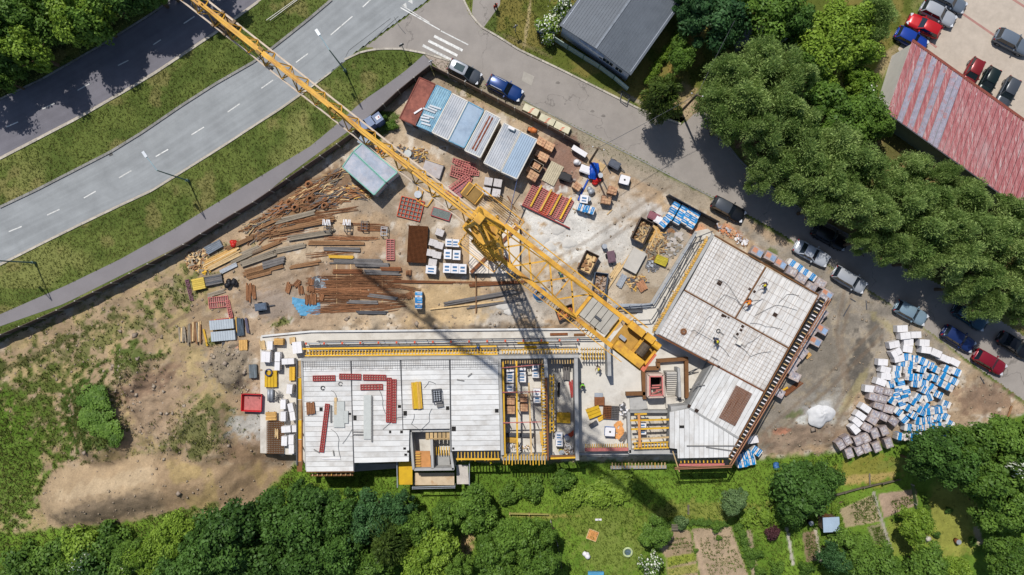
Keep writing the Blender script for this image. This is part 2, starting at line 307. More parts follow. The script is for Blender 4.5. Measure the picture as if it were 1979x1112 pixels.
# south: slope, gardens
SLOPE = [(560, 905), (880, 900), (1430, 900), (1520, 892), (1620, 880), (1760, 850), (1990, 800), (2400, 780), (2400, 1500), (-400, 1500), (-400, 1070), (480, 985)]
grass(SLOPE, A(120, 152, 54), 6, 8, .85, None, A(92, 126, 42), .7)
blob(1400, 1000, 160, 20, A(150, 150, 76), .7, 0, .9); blob(1180, 1020, 110, 40, A(128, 138, 64), .6, 0, .9); blob(1690, 920, 70, 30, A(160, 152, 70), .8, -8, .8); blob(1790, 895, 90, 14, A(140, 146, 70), .8, -10)
blob(1680, 935, 70, 10, A(198, 172, 110), .85, -8, .6); blob(1862, 1010, 56, 100, A(160, 162, 78), .95, 0, .4); blob(1755, 1055, 50, 36, A(146, 154, 70), .9, 0, .5); blob(1190, 1080, 70, 60, A(132, 146, 70), .8, 0, .8); GR = np.where((np.abs(GX - 1862) < 60) & (GY > 940), GR * .35, GR)
def bed(P, col, w=1.2, gd=0.):
    global GR
    k = sstep(w, -w, polysd(GX, GY, P) + (n3 - .5) * 2); put(col, k); GR = GR * (1 - k) + k * gd
SOIL = A(184, 162, 134)
def gp(P):   # garden outlines were measured in the photo; carry them down to the lower ground
    return [(CX + (x - CX) * 1.028, CY + (y - CY) * 1.028) for x, y in P]
BED1 = gp([(1337, 1023), (1412, 1018), (1446, 1112), (1440, 1150), (1362, 1150), (1350, 1100)]); BED2 = gp([(1268, 1052), (1300, 1024), (1334, 1024), (1348, 1100), (1354, 1150), (1290, 1150), (1288, 1080)])
BED3 = gp([(1622, 985), (1690, 955), (1702, 1008), (1634, 1020)]); BED4 = gp([(1696, 955), (1766, 944), (1774, 975), (1708, 1002)]); BED5 = gp([(1676, 1018), (1704, 1012), (1722, 1055), (1690, 1052)]); BED6 = gp([(1550, 1030), (1575, 1025), (1588, 1082), (1558, 1086)])
for b_, c_ in ((BED1, SOIL), (BED2, A(176, 154, 124)), (BED3, A(176, 160, 128)), (BED4, A(184, 160, 138)), (BED5, A(150, 146, 110)), (BED6, A(150, 130, 104))): bed(b_, c_)
bed(gp([(1288, 1078), (1342, 1068), (1346, 1084), (1290, 1096)]), A(150, 160, 66), 1.5, .8); bed(gp([(1290, 1100), (1346, 1090), (1350, 1106), (1292, 1116)]), A(166, 162, 90), 1.5, .6)
bed(gp([(1684, 950), (1690, 950), (1726, 1066), (1720, 1066)]), A(178, 172, 160)); bed(gp([(1518, 1020), (1523, 1020), (1536, 1092), (1530, 1092)]), A(200, 192, 180)); bed(gp([(1574, 1022), (1579, 1022), (1588, 1086), (1583, 1086)]), A(196, 186, 168)); bed(gp([(1442, 1025), (1452, 1025), (1466, 1112), (1452, 1112)]), A(176, 160, 132))
bed(gp([(1880, 1020), (1892, 1016), (1900, 1050), (1890, 1056)]), A(186, 172, 140)); bed(gp([(1338, 1024), (1342, 1024), (1364, 1112), (1359, 1112)]), A(196, 170, 144))
blob(CX + (900 - CX) * 1.028, CY + (1055 - CY) * 1.028, 14, 40, A(190, 160, 118), .95, 10, .6); blob(1055, 1010, 70, 4, A(170, 160, 90), .8)
for P_ in ([(330, 640), (420, 590), (520, 560), (640, 520)], [(200, 720), (300, 640), (400, 560)], [(860, 330), (920, 400), (960, 400)], [(1060, 520), (1150, 470), (1250, 400), (1300, 370)], [(1640, 560), (1620, 650), (1640, 760), (1600, 850)], [(1480, 860), (1600, 740), (1700, 640)]):
    for o_ in (-9, 9):
        d = np.minimum.reduce([segd(GX, GY, (a_[0] + o_ * .6, a_[1] + o_), (b_[0] + o_ * .6, b_[1] + o_))[0] for a_, b_ in zip(P_[:-1], P_[1:])]); put(A(132, 112, 92), .42 * sstep(5, 2, d + (n3 - .5) * 5) * (GR < .5))
GR = np.where(flat < 2.5, 0, GR)
C *= (1 + (GR < .4) * .55 * (fbm(XX * .8 + 3, YY * .8 + 8, 5) - .5))[..., None] * (.86 + .28 * fbm(XX * 4, YY * 4, 2))[..., None]
V = np.stack([XX, YY, ZZ], -1).reshape(-1, 3); ny, nx = XX.shape
idx = np.arange(nx * ny).reshape(ny, nx); F = np.stack([idx[:-1, :-1], idx[:-1, 1:], idx[1:, 1:], idx[1:, :-1]], -1).reshape(-1, 4)
q = bpy.data.materials.new('soil_and_turf'); q.use_nodes = True; t = q.node_tree; N = t.nodes; L = t.links; b = N['Principled BSDF']
b.inputs['Roughness'].default_value = .9; b.inputs['Specular IOR Level'].default_value = .15
at = N.new('ShaderNodeAttribute'); at.attribute_name = 'Col'; geo = N.new('ShaderNodeNewGeometry')
nz = N.new('ShaderNodeTexNoise'); nz.inputs['Scale'].default_value = 5.5; nz.inputs['Detail'].default_value = 6; nz.inputs['Roughness'].default_value = .75; L.new(geo.outputs['Position'], nz.inputs[0])
mr = N.new('ShaderNodeMapRange'); mr.inputs[1].default_value = .3; mr.inputs[2].default_value = .7; mr.inputs[3].default_value = .78; mr.inputs[4].default_value = 1.2; L.new(nz.outputs[0], mr.inputs[0])
vm = N.new('ShaderNodeVectorMath'); vm.operation = 'SCALE'; L.new(at.outputs['Color'], vm.inputs[0]); L.new(mr.outputs[0], vm.inputs['Scale']); L.new(vm.outputs[0], b.inputs['Base Color'])
bp = N.new('ShaderNodeBump'); bp.inputs['Strength'].default_value = .8; bp.inputs['Distance'].default_value = .08; L.new(nz.outputs[0], bp.inputs['Height']); L.new(bp.outputs[0], b.inputs['Normal'])
me = npmesh('ground', V, F, q, True)
ca = me.color_attributes.new('Col', 'FLOAT_COLOR', 'POINT'); ca.data.foreach_set('color', np.concatenate([C.reshape(-1, 3), np.ones((nx * ny, 1))], 1).astype(np.float32).ravel())
tag(link('ground', me), kind='structure')
# ------------------------------------------------------------------ paved surfaces
def resample(P, n):
    P = np.array(P, float); s = np.concatenate([[0], np.cumsum(np.hypot(*np.diff(P, axis=0).T))]); u = np.linspace(0, s[-1], n)
    return np.stack([np.interp(u, s, P[:, 0]), np.interp(u, s, P[:, 1])], 1)
def asphalt(name, base, lanes=0., crack=True, patchy=.12):
    q = bpy.data.materials.new(name); q.use_nodes = True; t = q.node_tree; N = t.nodes; L = t.links; b = N['Principled BSDF']; b.inputs['Roughness'].default_value = .85; b.inputs['Specular IOR Level'].default_value = .25
    geo = N.new('ShaderNodeNewGeometry'); uv = N.new('ShaderNodeUVMap')
    f = N.new('ShaderNodeTexNoise'); f.inputs['Scale'].default_value = .35; f.inputs['Detail'].default_value = 8; f.inputs['Roughness'].default_value = .7; L.new(geo.outputs['Position'], f.inputs[0])
    r = N.new('ShaderNodeMapRange'); r.inputs[1].default_value = .35; r.inputs[2].default_value = .65; r.inputs[3].default_value = 1 - patchy; r.inputs[4].default_value = 1 + patchy; L.new(f.outputs[0], r.inputs[0])
    last = r.outputs[0]
    def mul(o):
        nonlocal last
        k = N.new('ShaderNodeMath'); k.operation = 'MULTIPLY'; L.new(last, k.inputs[0]); L.new(o, k.inputs[1]); last = k.outputs[0]
    g = N.new('ShaderNodeTexNoise'); g.inputs['Scale'].default_value = 14; g.inputs['Detail'].default_value = 2; L.new(geo.outputs['Position'], g.inputs[0])
    r3 = N.new('ShaderNodeMapRange'); r3.inputs[3].default_value = .9; r3.inputs[4].default_value = 1.1; L.new(g.outputs[0], r3.inputs[0]); mul(r3.outputs[0])
    if lanes:
        mp = N.new('ShaderNodeMapping'); mp.inputs['Scale'].default_value = (.06, 11, 1); L.new(uv.outputs[0], mp.inputs[0])
        w = N.new('ShaderNodeTexNoise'); w.inputs['Scale'].default_value = 1; w.inputs['Detail'].default_value = 3; L.new(mp.outputs[0], w.inputs[0])
        r2 = N.new('ShaderNodeMapRange'); r2.inputs[1].default_value = .3; r2.inputs[2].default_value = .7; r2.inputs[3].default_value = 1 - lanes; r2.inputs[4].default_value = 1 + lanes; L.new(w.outputs[0], r2.inputs[0]); mul(r2.outputs[0])
    if crack:
        v = N.new('ShaderNodeTexVoronoi'); v.feature = 'DISTANCE_TO_EDGE'; v.inputs['Scale'].default_value = .07
        n2_ = N.new('ShaderNodeTexNoise'); n2_.inputs['Scale'].default_value = .5; n2_.inputs['Detail'].default_value = 5; L.new(geo.outputs['Position'], n2_.inputs[0])
        ad = N.new('ShaderNodeVectorMath'); ad.operation = 'MULTIPLY_ADD'; L.new(n2_.outputs['Color'], ad.inputs[0]); ad.inputs[1].default_value = (5, 5, 0); L.new(geo.outputs['Position'], ad.inputs[2]); L.new(ad.outputs[0], v.inputs['Vector'])
        cr = N.new('ShaderNodeMapRange'); cr.inputs[1].default_value = .0; cr.inputs[2].default_value = .0045; cr.inputs[3].default_value = .62; cr.inputs[4].default_value = 1; L.new(v.outputs['Distance'], cr.inputs[0]); mul(cr.outputs[0])
    vm = N.new('ShaderNodeVectorMath'); vm.operation = 'SCALE'; vm.inputs[0].default_value = base; L.new(last, vm.inputs['Scale']); L.new(vm.outputs[0], b.inputs['Base Color'])
    return q
def ribbon(name, up, lo, z, q, n=60):
    U = resample(up, n); Lw = resample(lo, n); k = 5; V = []; uv = []; acc = 0
    for i in range(n):
        if i: acc += np.hypot(*(U[i] - U[i - 1]))
        for j in range(k):
            p = U[i] + (Lw[i] - U[i]) * j / (k - 1); w_ = W(p[0], p[1]); V.append((w_.x, w_.y, z)); uv.append((acc / 16, j / (k - 1)))
    F = [(i * k + j, (i + 1) * k + j, (i + 1) * k + j + 1, i * k + j + 1)[::-1] for i in range(n - 1) for j in range(k - 1)]
    me = bpy.data.meshes.new(name); me.from_pydata(V, [], F); me.materials.append(q); l = me.uv_layers.new(name='UVMap')
    for lp in me.loops: l.data[lp.index].uv = uv[lp.vertex_index]
    me.update(); return tag(link(name, me), kind='structure')
def sheet(name, P, z, q, parent=None, px=True):
    bm = bmesh.new(); vs = [bm.verts.new((*(W(*p).xy if px else p), z)) for p in P]; f = bm.faces.new(vs); bmesh.ops.triangulate(bm, faces=[f])
    for f in bm.faces:
        f.normal_update()
        if f.normal.z < 0: f.normal_flip()
    me = bpy.data.meshes.new(name); bm.to_mesh(me); bm.free(); me.materials.append(q); return tag(link(name, me, parent), kind='structure')
ASA = asphalt('dark_asphalt', A(124, 122, 130), .08, False); ASB = asphalt('pale_asphalt', A(160, 164, 166), .1, False); ASC = asphalt('street_asphalt', A(164, 157, 150), 0, True, .1); ASP = asphalt('path_asphalt', A(143, 139, 142), 0, False, .06)
ribbon('dual_carriageway_road', RA_UP, RA_LO, .0, ASA); ribbon('main_road', RB_UP, RB_LO, .0, ASB); ribbon('footpath', PA_UP, PA_LO, .03, ASP)
sheet('side_street', JUNC, -.01, ASC); sheet('footpath_branch', PADD, .02, ASC)
ribbon('road_edge_dust', [(x, y - 4) for x, y in RB_LO[:11]], RB_LO[:11], .004, mat('edge_dust', A(196, 186, 172), .95, .2, 3, 0), 60)
ribbon('road_edge_dust', [(x, y - 5) for x, y in RA_LO], RA_LO, .004, mat('edge_dust', 0), 60)
# cobbled pavement band between footpath end and side street
sheet('pavement', [(819, 104), (869, 119), (920, 152), (880, 160), (838, 124)], .035, mat('pavement_concrete', A(176, 162, 150), .9, .15, 2))
PAV = mat('block_paving', A(200, 187, 172), .9, .1, 1.2, bump=.3, bscale=12)
sheet('car_park', LOT, .01, PAV)
for a_, b_ in (((1856, 24), (1935, 78)), ((1950, -6), (1990, 20)), ((1795, 80), (1810, 92))):
    d = Vector((b_[0] - a_[0], b_[1] - a_[1])).normalized(); n_ = Vector((-d.y, d.x)) * 2.2
    sheet('red_paving_band', [(a_[0] + n_.x, a_[1] + n_.y), (b_[0] + n_.x, b_[1] + n_.y), (b_[0] - n_.x, b_[1] - n_.y), (a_[0] - n_.x, a_[1] - n_.y)], .014, mat('red_paving', A(186, 140, 130), .9, .15, 3))
WHT = mat('road_paint', A(232, 232, 228), .8, .25, 4, col2=A(180, 180, 178), thr=.6)
def dash(a, b, w=2.1, z=.006, name='lane_marking', q=None):
    a = Vector(a); b = Vector(b); d = (b - a).normalized(); n_ = Vector((-d.y, d.x)) * w / 2
    return sheet(name, [a + n_, b + n_, b - n_, a - n_], z, q or WHT)
for a, b in [((12, 246), (35, 236)), ((82, 211), (105, 200)), ((150, 175), (175, 161)), ((228, 127), (248, 117)), ((296, 87), (311, 77)), ((355, 46), (376, 32)), ((430, -6), (452, -22)),
             ((17, 448), (42, 438)), ((91, 416), (115, 405)), ((162, 383), (185, 370)), ((230, 344), (254, 330)), ((301, 303), (325, 289)), ((370, 261), (394, 246)), ((440, 217), (463, 201)), ((505, 171), (528, 155)), ((572, 121), (595, 104)), ((639, 68), (681, 32)), ((701, 14), (718, -2)), ((-60, 480), (-35, 470))]: dash(a, b)
for a, b, w in [((774, 15), (850, 58), 2.), ((777, 11), (830, 44), 1.6), ((817, 88), (872, 116), 5), ((828, 79), (884, 108), 5), ((839, 70), (894, 98), 5), ((852, 60), (905, 87), 2.2)]: dash(a, b, w)
WORN = mat('worn_paint', A(206, 204, 200), .8, .3, 5, col2=A(160, 157, 152), thr=.5)
for i in range(6):
    c_ = Vector((781 + i * 11.5, 12 - i * 8.)); sheet('give_way_triangle', [c_ + Vector((-4, -1)), c_ + Vector((4, -7)), c_ + Vector((5, 4))], .006, WHT)
for a, b in [((640, 138), (700, 95)), ((700, 95), (770, 32)), ((668, 110), (674, 98)), ((674, 98), (755, 36)), ((762, 34), (772, 52)), ((772, 52), (784, 66))]: dash(a, b, 1., .005, 'tar_seam', mat('tar', A(96, 98, 100), .7))
for P in ([(1012, 138), (1033, 148), (1027, 166), (1008, 156)], [(925, 55), (935, 60), (930, 66), (924, 60)]): sheet('asphalt_patch', P, .004, mat('pale_patch', A(176, 170, 160), .9, .1))
sheet('manhole_cover', [(210, 299), (217, 296), (219, 300), (212, 303)], .006, mat('iron', A(80, 80, 80), .6))
for x, y in ((1166, 224), (1078, 160), (1145, 215)): sheet('tar_stain', [(x + 4 * math.cos(a) * (1 + .3 * math.sin(3 * a)), y + 2.6 * math.sin(a)) for a in [i * .7 for i in range(9)]], .003, mat('tar_spot', A(130, 124, 118), .8))
KST = mat('kerb_concrete', A(198, 190, 176), .85, .2, 4, .2); KSG = mat('kerb_grey', A(150, 148, 144), .85, .2, 4, .2)
def kerb(name, P, q, w=.22, top=.12, step=1.0):
    L_ = sum(math.dist(a, b) for a, b in zip(P[:-1], P[1:])) / 16; n = int(L_ / step); pts = resample(P, n + 1)
    r = tag(thing(name, None, None), kind='structure')
    for i in range(n):
        a = W(*pts[i]); b = W(*pts[i + 1]); c = (a + b) / 2
        piece('kerbstone', q, r, (c.x, c.y, top / 2 - .1), ((b - a).length - .02, w, top + .2), math.atan2(b.y - a.y, b.x - a.x))
kerb('kerb', RA_LO[1:-1], KST); kerb('kerb', RB_UP[1:-1], KSG, .3, .14); kerb('kerb', RB_LO[1:12], KST, .18); kerb('kerb', [(666, 116), (700, 100), (733, 95), (776, 95), (819, 103), (869, 118)], KST)
kerb('kerb', [(896, 0), (909, 27), (929, 52), (966, 73), (1000, 95), (1086, 136), (1166, 176), (1240, 213), (1316, 240)], KST); kerb('kerb', [(1000, 187), (1133, 257), (1233, 307), (1383, 385), (1440, 415)], KSG, .15, .05); kerb('kerb', RA_UP[1:-1], KSG, .2, .08, 1.4); kerb('kerb', [(1380, 225), (1396, 268), (1436, 318), (1540, 400), (1640, 455)], KSG, .2, .1, 1.4)
# ================================================================== THE UNFINISHED BUILDING
F_, T_ = .15, 3.2
CONC = mat('precast_concrete', A(236, 236, 234), .8, .1, .5, .07, col2=A(214, 211, 206), thr=.54)
CONB = mat('stained_precast', A(233, 231, 228), .85, .1, .6, .06, col2=A(216, 209, 201), thr=.57)
CONF = mat('floor_concrete', A(228, 223, 213), .9, .1, .5, 0, col2=A(202, 194, 182), thr=.57); CONW = mat('wall_concrete', A(188, 187, 184), .85, .14, .9, .05, col2=A(164, 162, 158), thr=.58); CONG = mat('grey_concrete', A(168, 168, 166), .85, .15, 1)
YEL = mat('yellow_timber', A(236, 186, 52), .6, .12, 3, .15); YELD = mat('ochre_timber', A(222, 176, 84), .7, .15, 3, .2); PLYY = mat('yellow_shutter_ply', A(226, 182, 30), .55, .14, 1.2, .08, col2=A(200, 150, 44), thr=.6); TAN = mat('tan_timber', A(206, 176, 128), .8, .2, 3, .2)
BRN = mat('brown_ply', A(128, 88, 52), .75, .2, 1.5, .1); RST = mat('rusty_steel', A(134, 84, 52), .85, .25, 3, .15); RED = mat('red_steel_frame', A(178, 62, 60), .6, .2, 4, .12); PINK = mat('faded_red_frame', A(206, 122, 116), .7, .2, 4, .15); ORPLY = mat('orange_ply', A(214, 152, 92), .75, .15, 1.6, .08, col2=A(190, 130, 80), thr=.58)
STL = mat('galvanised_steel', A(176, 182, 190), .5, .12, 4, .1, .3); STD = mat('dark_steel', A(84, 86, 92), .6, .2, 4, .2); BLK = mat('black_plastic', A(36, 36, 40), .55, .2, 3, .3); WHB = mat('white_wrap', A(246, 244, 246), .5, .05, 2, .04); WRED = mat('orange_red_paint', A(220, 92, 56), .6, .15, 3, .1); GRNY = mat('pale_grey_sheet', A(206, 210, 206), .6, .08, 2, .04)
GREYM = mat('mid_grey', A(136, 134, 132), .8, .15, 2, .15)
def xy(p, z): v = W(p[0], p[1], z); return (v.x, v.y)
bld = thing('unfinished_building', 'unfinished concrete building with white precast floor slabs and open wall bays around the crane yard', 'building')
def walls(name, pts, z0, z1, th, q, parent=bld, close=False):
    b = MB(); P = [Vector(xy(p, z1)) for p in pts]
    if close: P.append(P[0])
    for a, c in zip(P[:-1], P[1:]):
        d = c - a; b.box(((a.x + c.x) / 2, (a.y + c.y) / 2, (z0 + z1) / 2), (d.length, th, z1 - z0), math.atan2(d.y, d.x))
    return b.build(name, q, parent)
def clip(P, n, c):
    o = []
    for i in range(len(P)):
        a = P[i]; b = P[(i + 1) % len(P)]; da = a[0] * n[0] + a[1] * n[1] - c; db = b[0] * n[0] + b[1] * n[1] - c
        if da <= 0: o.append(a)
        if (da < 0 < db) or (db < 0 < da): t = da / (da - db); o.append((a[0] + t * (b[0] - a[0]), a[1] + t * (b[1] - a[1])))
    return o
def planks(P, along, step, q, z=T_, th=.22, gap=.035, name='slab_plank', parent=bld):
    P = [xy(p, z) for p in P]; a = Vector((along[0], -along[1])).normalized(); n = Vector((-a.y, a.x)); pr = [p[0] * n.x + p[1] * n.y for p in P]; lo, hi = min(pr), max(pr); st = m(step, z); k = max(1, round((hi - lo) / st)); st = (hi - lo) / k
    for i in range(k):
        Q = clip(clip(P, n, lo + (i + 1) * st - gap / 2), (-n.x, -n.y), -(lo + i * st + gap / 2))
        if len(Q) < 3: continue
        dz = rnd.uniform(-.012, .012); cx = sum(p[0] for p in Q) / len(Q); cy = sum(p[1] for p in Q) / len(Q)
        MB().prism([(p[0] - cx, p[1] - cy) for p in Q], -th, dz).build(name, q, parent, loc=(cx, cy, z))
def slabz(P, z0, z1, q, name, parent=bld, zc=None): return MB().prism([xy(p, z1 if zc is None else zc) for p in P], z0, z1).build(name, q, parent)
# ground storey floor on its basement
FP = [(503, 651), (600, 643), (1140, 637), (1190, 640), (1258, 585), (1345, 447), (1368, 442), (1395, 466), (1572, 572), (1404, 878), (1312, 882), (1296, 880), (1215, 878), (1120, 876), (1062, 884), (880, 888), (878, 908), (802, 908), (790, 890), (594, 905), (579, 880), (503, 876)]
slabz(FP, -3.6, F_, CONF, 'ground_floor')
# raised white lip on the north side of the floor
walls('kerb_upstand', [(505, 650), (600, 641), (1000, 637), (1140, 636)], F_, .45, .22, CONC); walls('kerb_upstand', [(1345, 448), (1258, 588)], F_, .4, .3, CONW)
# walls of the storey in progress
walls('wall', [(583, 698), (592, 909)], F_, 2.96, .22, CONW); walls('wall', [(582, 696), (770, 693), (968, 691), (1119, 689)], F_, 3.12, .34, CONW)
for P in ([(678, 699), (683, 906)], [(774, 698), (778, 829)], [(869, 698), (872, 873)]): walls('wall', P, F_, 3.02, .3, CONG)
walls('wall', [(965, 693), (971, 880)], F_, 3.05, .36, CONW); walls('wall', [(1055, 700), (1059, 890)], F_, 2.9, .2, RST); walls('wall', [(1113, 692), (1116, 890)], F_, 3.0, .42, CONW); walls('wall', [(1054, 692), (1056, 730)], F_, 3.02, .4, CONW)
walls('wall', [(596, 904), (682, 904)], -3, 2.96, .25, CONW); walls('wall', [(688, 889), (786, 888)], -3, 2.96, .25, CONG); walls('wall', [(876, 866), (965, 865)], F_, 2.96, .25, CONG); walls('wall', [(968, 884), (1060, 884)], -3, 2.5, .3, CONG)
walls('wall', [(1176, 655), (1178, 727)], F_, 2.9, .42, CONW); walls('wall', [(1118, 878), (1292, 877)], -3, .5, .3, CONW); walls('wall', [(1215, 797), (1217, 876)], F_, 1.2, .35, CONW); walls('wall', [(1217, 796), (1290, 796)], F_, 1.2, .3, CONG); walls('wall', [(1216, 874), (1310, 874)], F_, 1.2, .5, CONW)
walls('wall', [(1376, 460), (1271, 641)], F_, 3.0, .3, CONW); walls('wall', [(1272, 645), (1378, 703), (1332, 785), (1298, 795), (1297, 866)], F_, 2.95, .2, CONG); walls('wall', [(1312, 882), (1404, 880), (1572, 574), (1382, 462)], -2.5, 2.95, .25, CONG)
# precast floor planks of the upper deck
for P in ([(586, 699), (677, 698), (683, 911), (592, 912)], [(680, 698), (773, 697), (778, 831), (682, 831)], [(682, 832), (791, 832), (790, 892), (685, 895)], [(776, 697), (868, 696), (870, 829), (779, 830)], [(871, 696), (962, 694), (967, 871), (873, 872)]): planks(P, (1, -.012), 9.7, CONC)
planks([(1380, 458), (1479, 515), (1420, 614), (1324, 561)], (-.49, .87), 9.5, CONB); planks([(1482, 517), (1580, 572), (1524, 671), (1423, 616)], (-.49, .87), 9.5, CONB)
planks([(1322, 563), (1522, 674), (1477, 755), (1271, 645)], (-.49, .87), 9.5, CONB); planks([(1381, 705), (1475, 758), (1427, 846), (1334, 788)], (-.5, .86), 9.5, CONC)
planks([(1294, 797), (1332, 790), (1427, 850), (1409, 884), (1310, 886), (1309, 868), (1294, 866)], (0, 1), 9.5, CONC)
# capping beams, joints and rusty edge angles
for P, th, q in (([(1378, 454), (1268, 646)], .34, CONW), ([(1381, 455), (1582, 570)], .16, BRN), ([(1582, 571), (1409, 883)], .14, BRN), ([(1323, 561), (1524, 673)], .14, BRN), ([(1480, 516), (1421, 615)], .14, BRN), ([(1268, 647), (1380, 705), (1477, 757)], .18, RST), ([(1332, 789), (1429, 848)], .24, CONG), ([(592, 913), (684, 912)], .1, BRN)):
    walls('edge_beam', P, 2.98, 3.27 if q is CONW else 3.24, th, q)
for P, q in (([(677.8, 698), (684.5, 912)], STD), ([(774.5, 697), (778.7, 831)], STD), ([(869.5, 696), (871.5, 872)], STD)): walls('joint_bar', P, 3.15, 3.25, .07, q)
b = MB()
for P in ([(586, 699), (962, 694), (962, 713), (586, 718)],):
    for i in range(110):
        x = 587 + i * 3.42; b.bar((*xy((x, 698 - i * .035), 3.23), 3.23), (*xy((x, 712 - i * .035 + rnd.uniform(-2, 6)), 3.23), 3.23), .02)
    for j in range(4): b.bar((*xy((586, 701 + j * 4.4), 3.24), 3.24), (*xy((962, 696 + j * 4.4), 3.24), 3.24), .02)
tag(b.build('reinforcing_mesh', STD, bld), kind='stuff')
b = MB()
def meshover(P, s1, s2, q=None):
    a, c, d, e = [Vector(p) for p in P]
    for t in np.linspace(0, 1, s1): b.bar((*xy(a.lerp(c, t), 3.225), 3.225), (*xy(e.lerp(d, t), 3.225), 3.225), .024)
    for t in np.linspace(0, 1, s2): b.bar((*xy(a.lerp(e, t), 3.245), 3.245), (*xy(c.lerp(d, t), 3.245), 3.245), .024)
meshover([(1382, 460), (1478, 516), (1420, 612), (1326, 560)], 20, 14); meshover([(1484, 519), (1578, 572), (1523, 669), (1425, 616)], 8, 7); meshover([(1322, 565), (1520, 675), (1476, 753), (1273, 645)], 30, 12)
tag(b.build('reinforcing_mesh', mat('mesh_rust', A(178, 160, 146), .8), bld), kind='stuff')
# duct openings: raised dark boxes paint the shade inside each hole
for x, y, w_, h_ in ((620.5, 791, 6, 7), (675, 800, 7, 4), (686, 808, 6, 9), (772, 786, 6, 5), (783, 799, 7, 9), (865, 789, 6, 7), (960, 794, 7, 7), (877, 829, 8, 9), (754, 835, 4, 5), (782, 867, 5, 4), (784, 879, 5, 4), (789, 873, 4, 4), (776, 835, 5, 5), (876, 867, 4, 4), (1317.5, 825, 9, 5)): piece('duct_opening', mat('opening_shade', A(40, 38, 36), .9), bld, W(x, y, 3.21), (m(w_, 3.2), m(h_, 3.2), .09))
for x, y, s in ((1390.5, 547.5, 9), (1498, 609, 8), (1449, 559, 5), (1458, 564, 5), (1435, 631, 5.5), (1432, 638, 5), (1425, 646, 5), (1397, 610, 6), (1402, 612, 4), (1408, 614, 3.5), (1366, 697, 5), (1389, 709, 5), (1332, 785, 6), (1346, 794, 7)): piece('duct_opening', mat('brown_opening_shade', A(62, 46, 38), .9), bld, W(x, y, 3.21), (m(s, 3.2), m(s, 3.2), .09), R(-30))
# stair core on the south side
for P in ([(793, 832), (799, 908)], [(834, 850), (836, 906)], [(871, 874), (876, 908)], [(800, 908), (877, 907)], [(793, 833), (869, 832)]): walls('stair_core_wall', P, -3, 2.75, .28, CONW)
slabz([(803, 872), (831, 872), (833, 904), (805, 905)], 1.9, 2.0, ORPLY, 'plywood_deck'); slabz([(843, 877), (868, 877), (870, 903), (843, 904)], .9, 1.05, CONG, 'stair_landing')
for i in range(6): piece('formwork_beam', TAN, bld, W(826 + i * 8, 843, 2.3), (m(6), .9, .2)); piece('formwork_beam', YEL, bld, W(843 + i * 5, 872, 1.5), (.1, 1., .16))
for i in range(6): piece('formwork_beam', YELD, bld, W(808, 876 + i * 5, 2.15), (.6, .12, .16))
walls('formwork_beam', [(824, 848.5), (869, 848)], 2.3, 2.5, .12, TAN)
slabz([(801, 914.5), (878, 914), (878, 938), (799, 938)], .2, .3, mat('ply_tan_deck', A(222, 200, 168), .75, .12, 1.2, 0, col2=A(200, 160, 116), thr=.6), 'balcony_deck'); slabz([(770.5, 893), (797, 892), (797, 937), (770, 937)], 1.2, 1.3, PLYY, 'yellow_shutter_panel'); slabz([(882, 899), (904, 899), (906, 936), (883, 936)], .4, .5, mat('grey_ply', A(206, 198, 190), .8, .15, 1.5), 'balcony_deck')
b = MB()
for P, z in (([(797, 942), (879, 940)], 1.1), ([(797, 945), (879, 943)], .7), ([(767, 890), (768, 942)], 1.7), ([(907, 897), (907, 940)], 1.3)): b.tube((*xy(P[0], z), z), (*xy(P[1], z), z), .06); b.tube((*xy(P[0], z), z - 1.2), (*xy(P[0], z), z + .1), .05); b.tube((*xy(P[1], z), z - 1.2), (*xy(P[1], z), z + .1), .05)
b.build('guard_rail', STL, bld)
slabz([(684, 897), (770, 896), (770, 905), (684, 912)], -1.2, -1.0, CONG, 'lower_ledge')
# second stair and lift pit in the corner of the yard
for P, q in (([(1243, 707), (1246, 772)], BRN), ([(1270, 698), (1330, 694)], BRN), ([(1327, 697), (1328, 770)], BRN), ([(1210, 762), (1248, 761)], BRN), ([(1272, 700), (1273, 712), (1244, 713)], BRN)): walls('pit_shutter', P, F_, .95, .42, q)
walls('lift_shaft_wall', [(1253, 725), (1282, 725), (1283, 767), (1253, 768)], F_, 2.3, .26, mat('pinkish_ply', A(226, 200, 184), .8, .12, 2), close=True); walls('lift_shaft_rail', [(1256, 728), (1280, 728), (1281, 764), (1256, 765)], 2.1, 2.42, .14, PINK, close=True)
for i in range(5): piece('lift_shaft_brace', PINK, bld, W(1268 + rnd.uniform(-6, 8), 745 + i * 4.5, 1.8), (m(rnd.uniform(10, 20)), .14, .14), rnd.uniform(-.6, .6))
piece('lift_pit_shade', mat('opening_shade'), bld, W(1265, 738, .25), (m(20), m(30), .1))  # dark sheet paints the shade inside the lift shaft
stair = thing('stair', None, None); stair.parent = bld
for i in range(11): z = 2.3 - i * .2; piece('step', mat('step_concrete', A(206, 200, 190), .85, .1, 2), stair, (*xy((1298, 721 + i * 4.), z), z / 2 + .1), (m(19), .22, z))
walls('stair_cheek', [(1312, 712), (1314, 768)], F_, 2.4, .3, CONW); slabz([(1287, 768), (1312, 766), (1326, 787), (1288, 789)], F_, .8, CONF, 'stair_landing'); slabz([(1296, 786), (1330, 783), (1336, 790), (1297, 796)], F_, 2.9, CONW, 'landing_slab'); slabz([(1217, 770), (1247, 766), (1252, 790), (1218, 794)], F_, .5, CONW, 'ramp_slab')
b = MB()
for x0, y0, x1, y1 in ((1331, 720, 1346, 713), (1331, 724, 1350, 712), (1333, 752, 1348, 752), (1331, 765, 1342, 759), (1292, 768, 1322, 774), (1294, 775, 1322, 773)): b.tube((*xy((x0, y0), .3), .3), (*xy((x1, y1), 1.3), 1.3), .06)
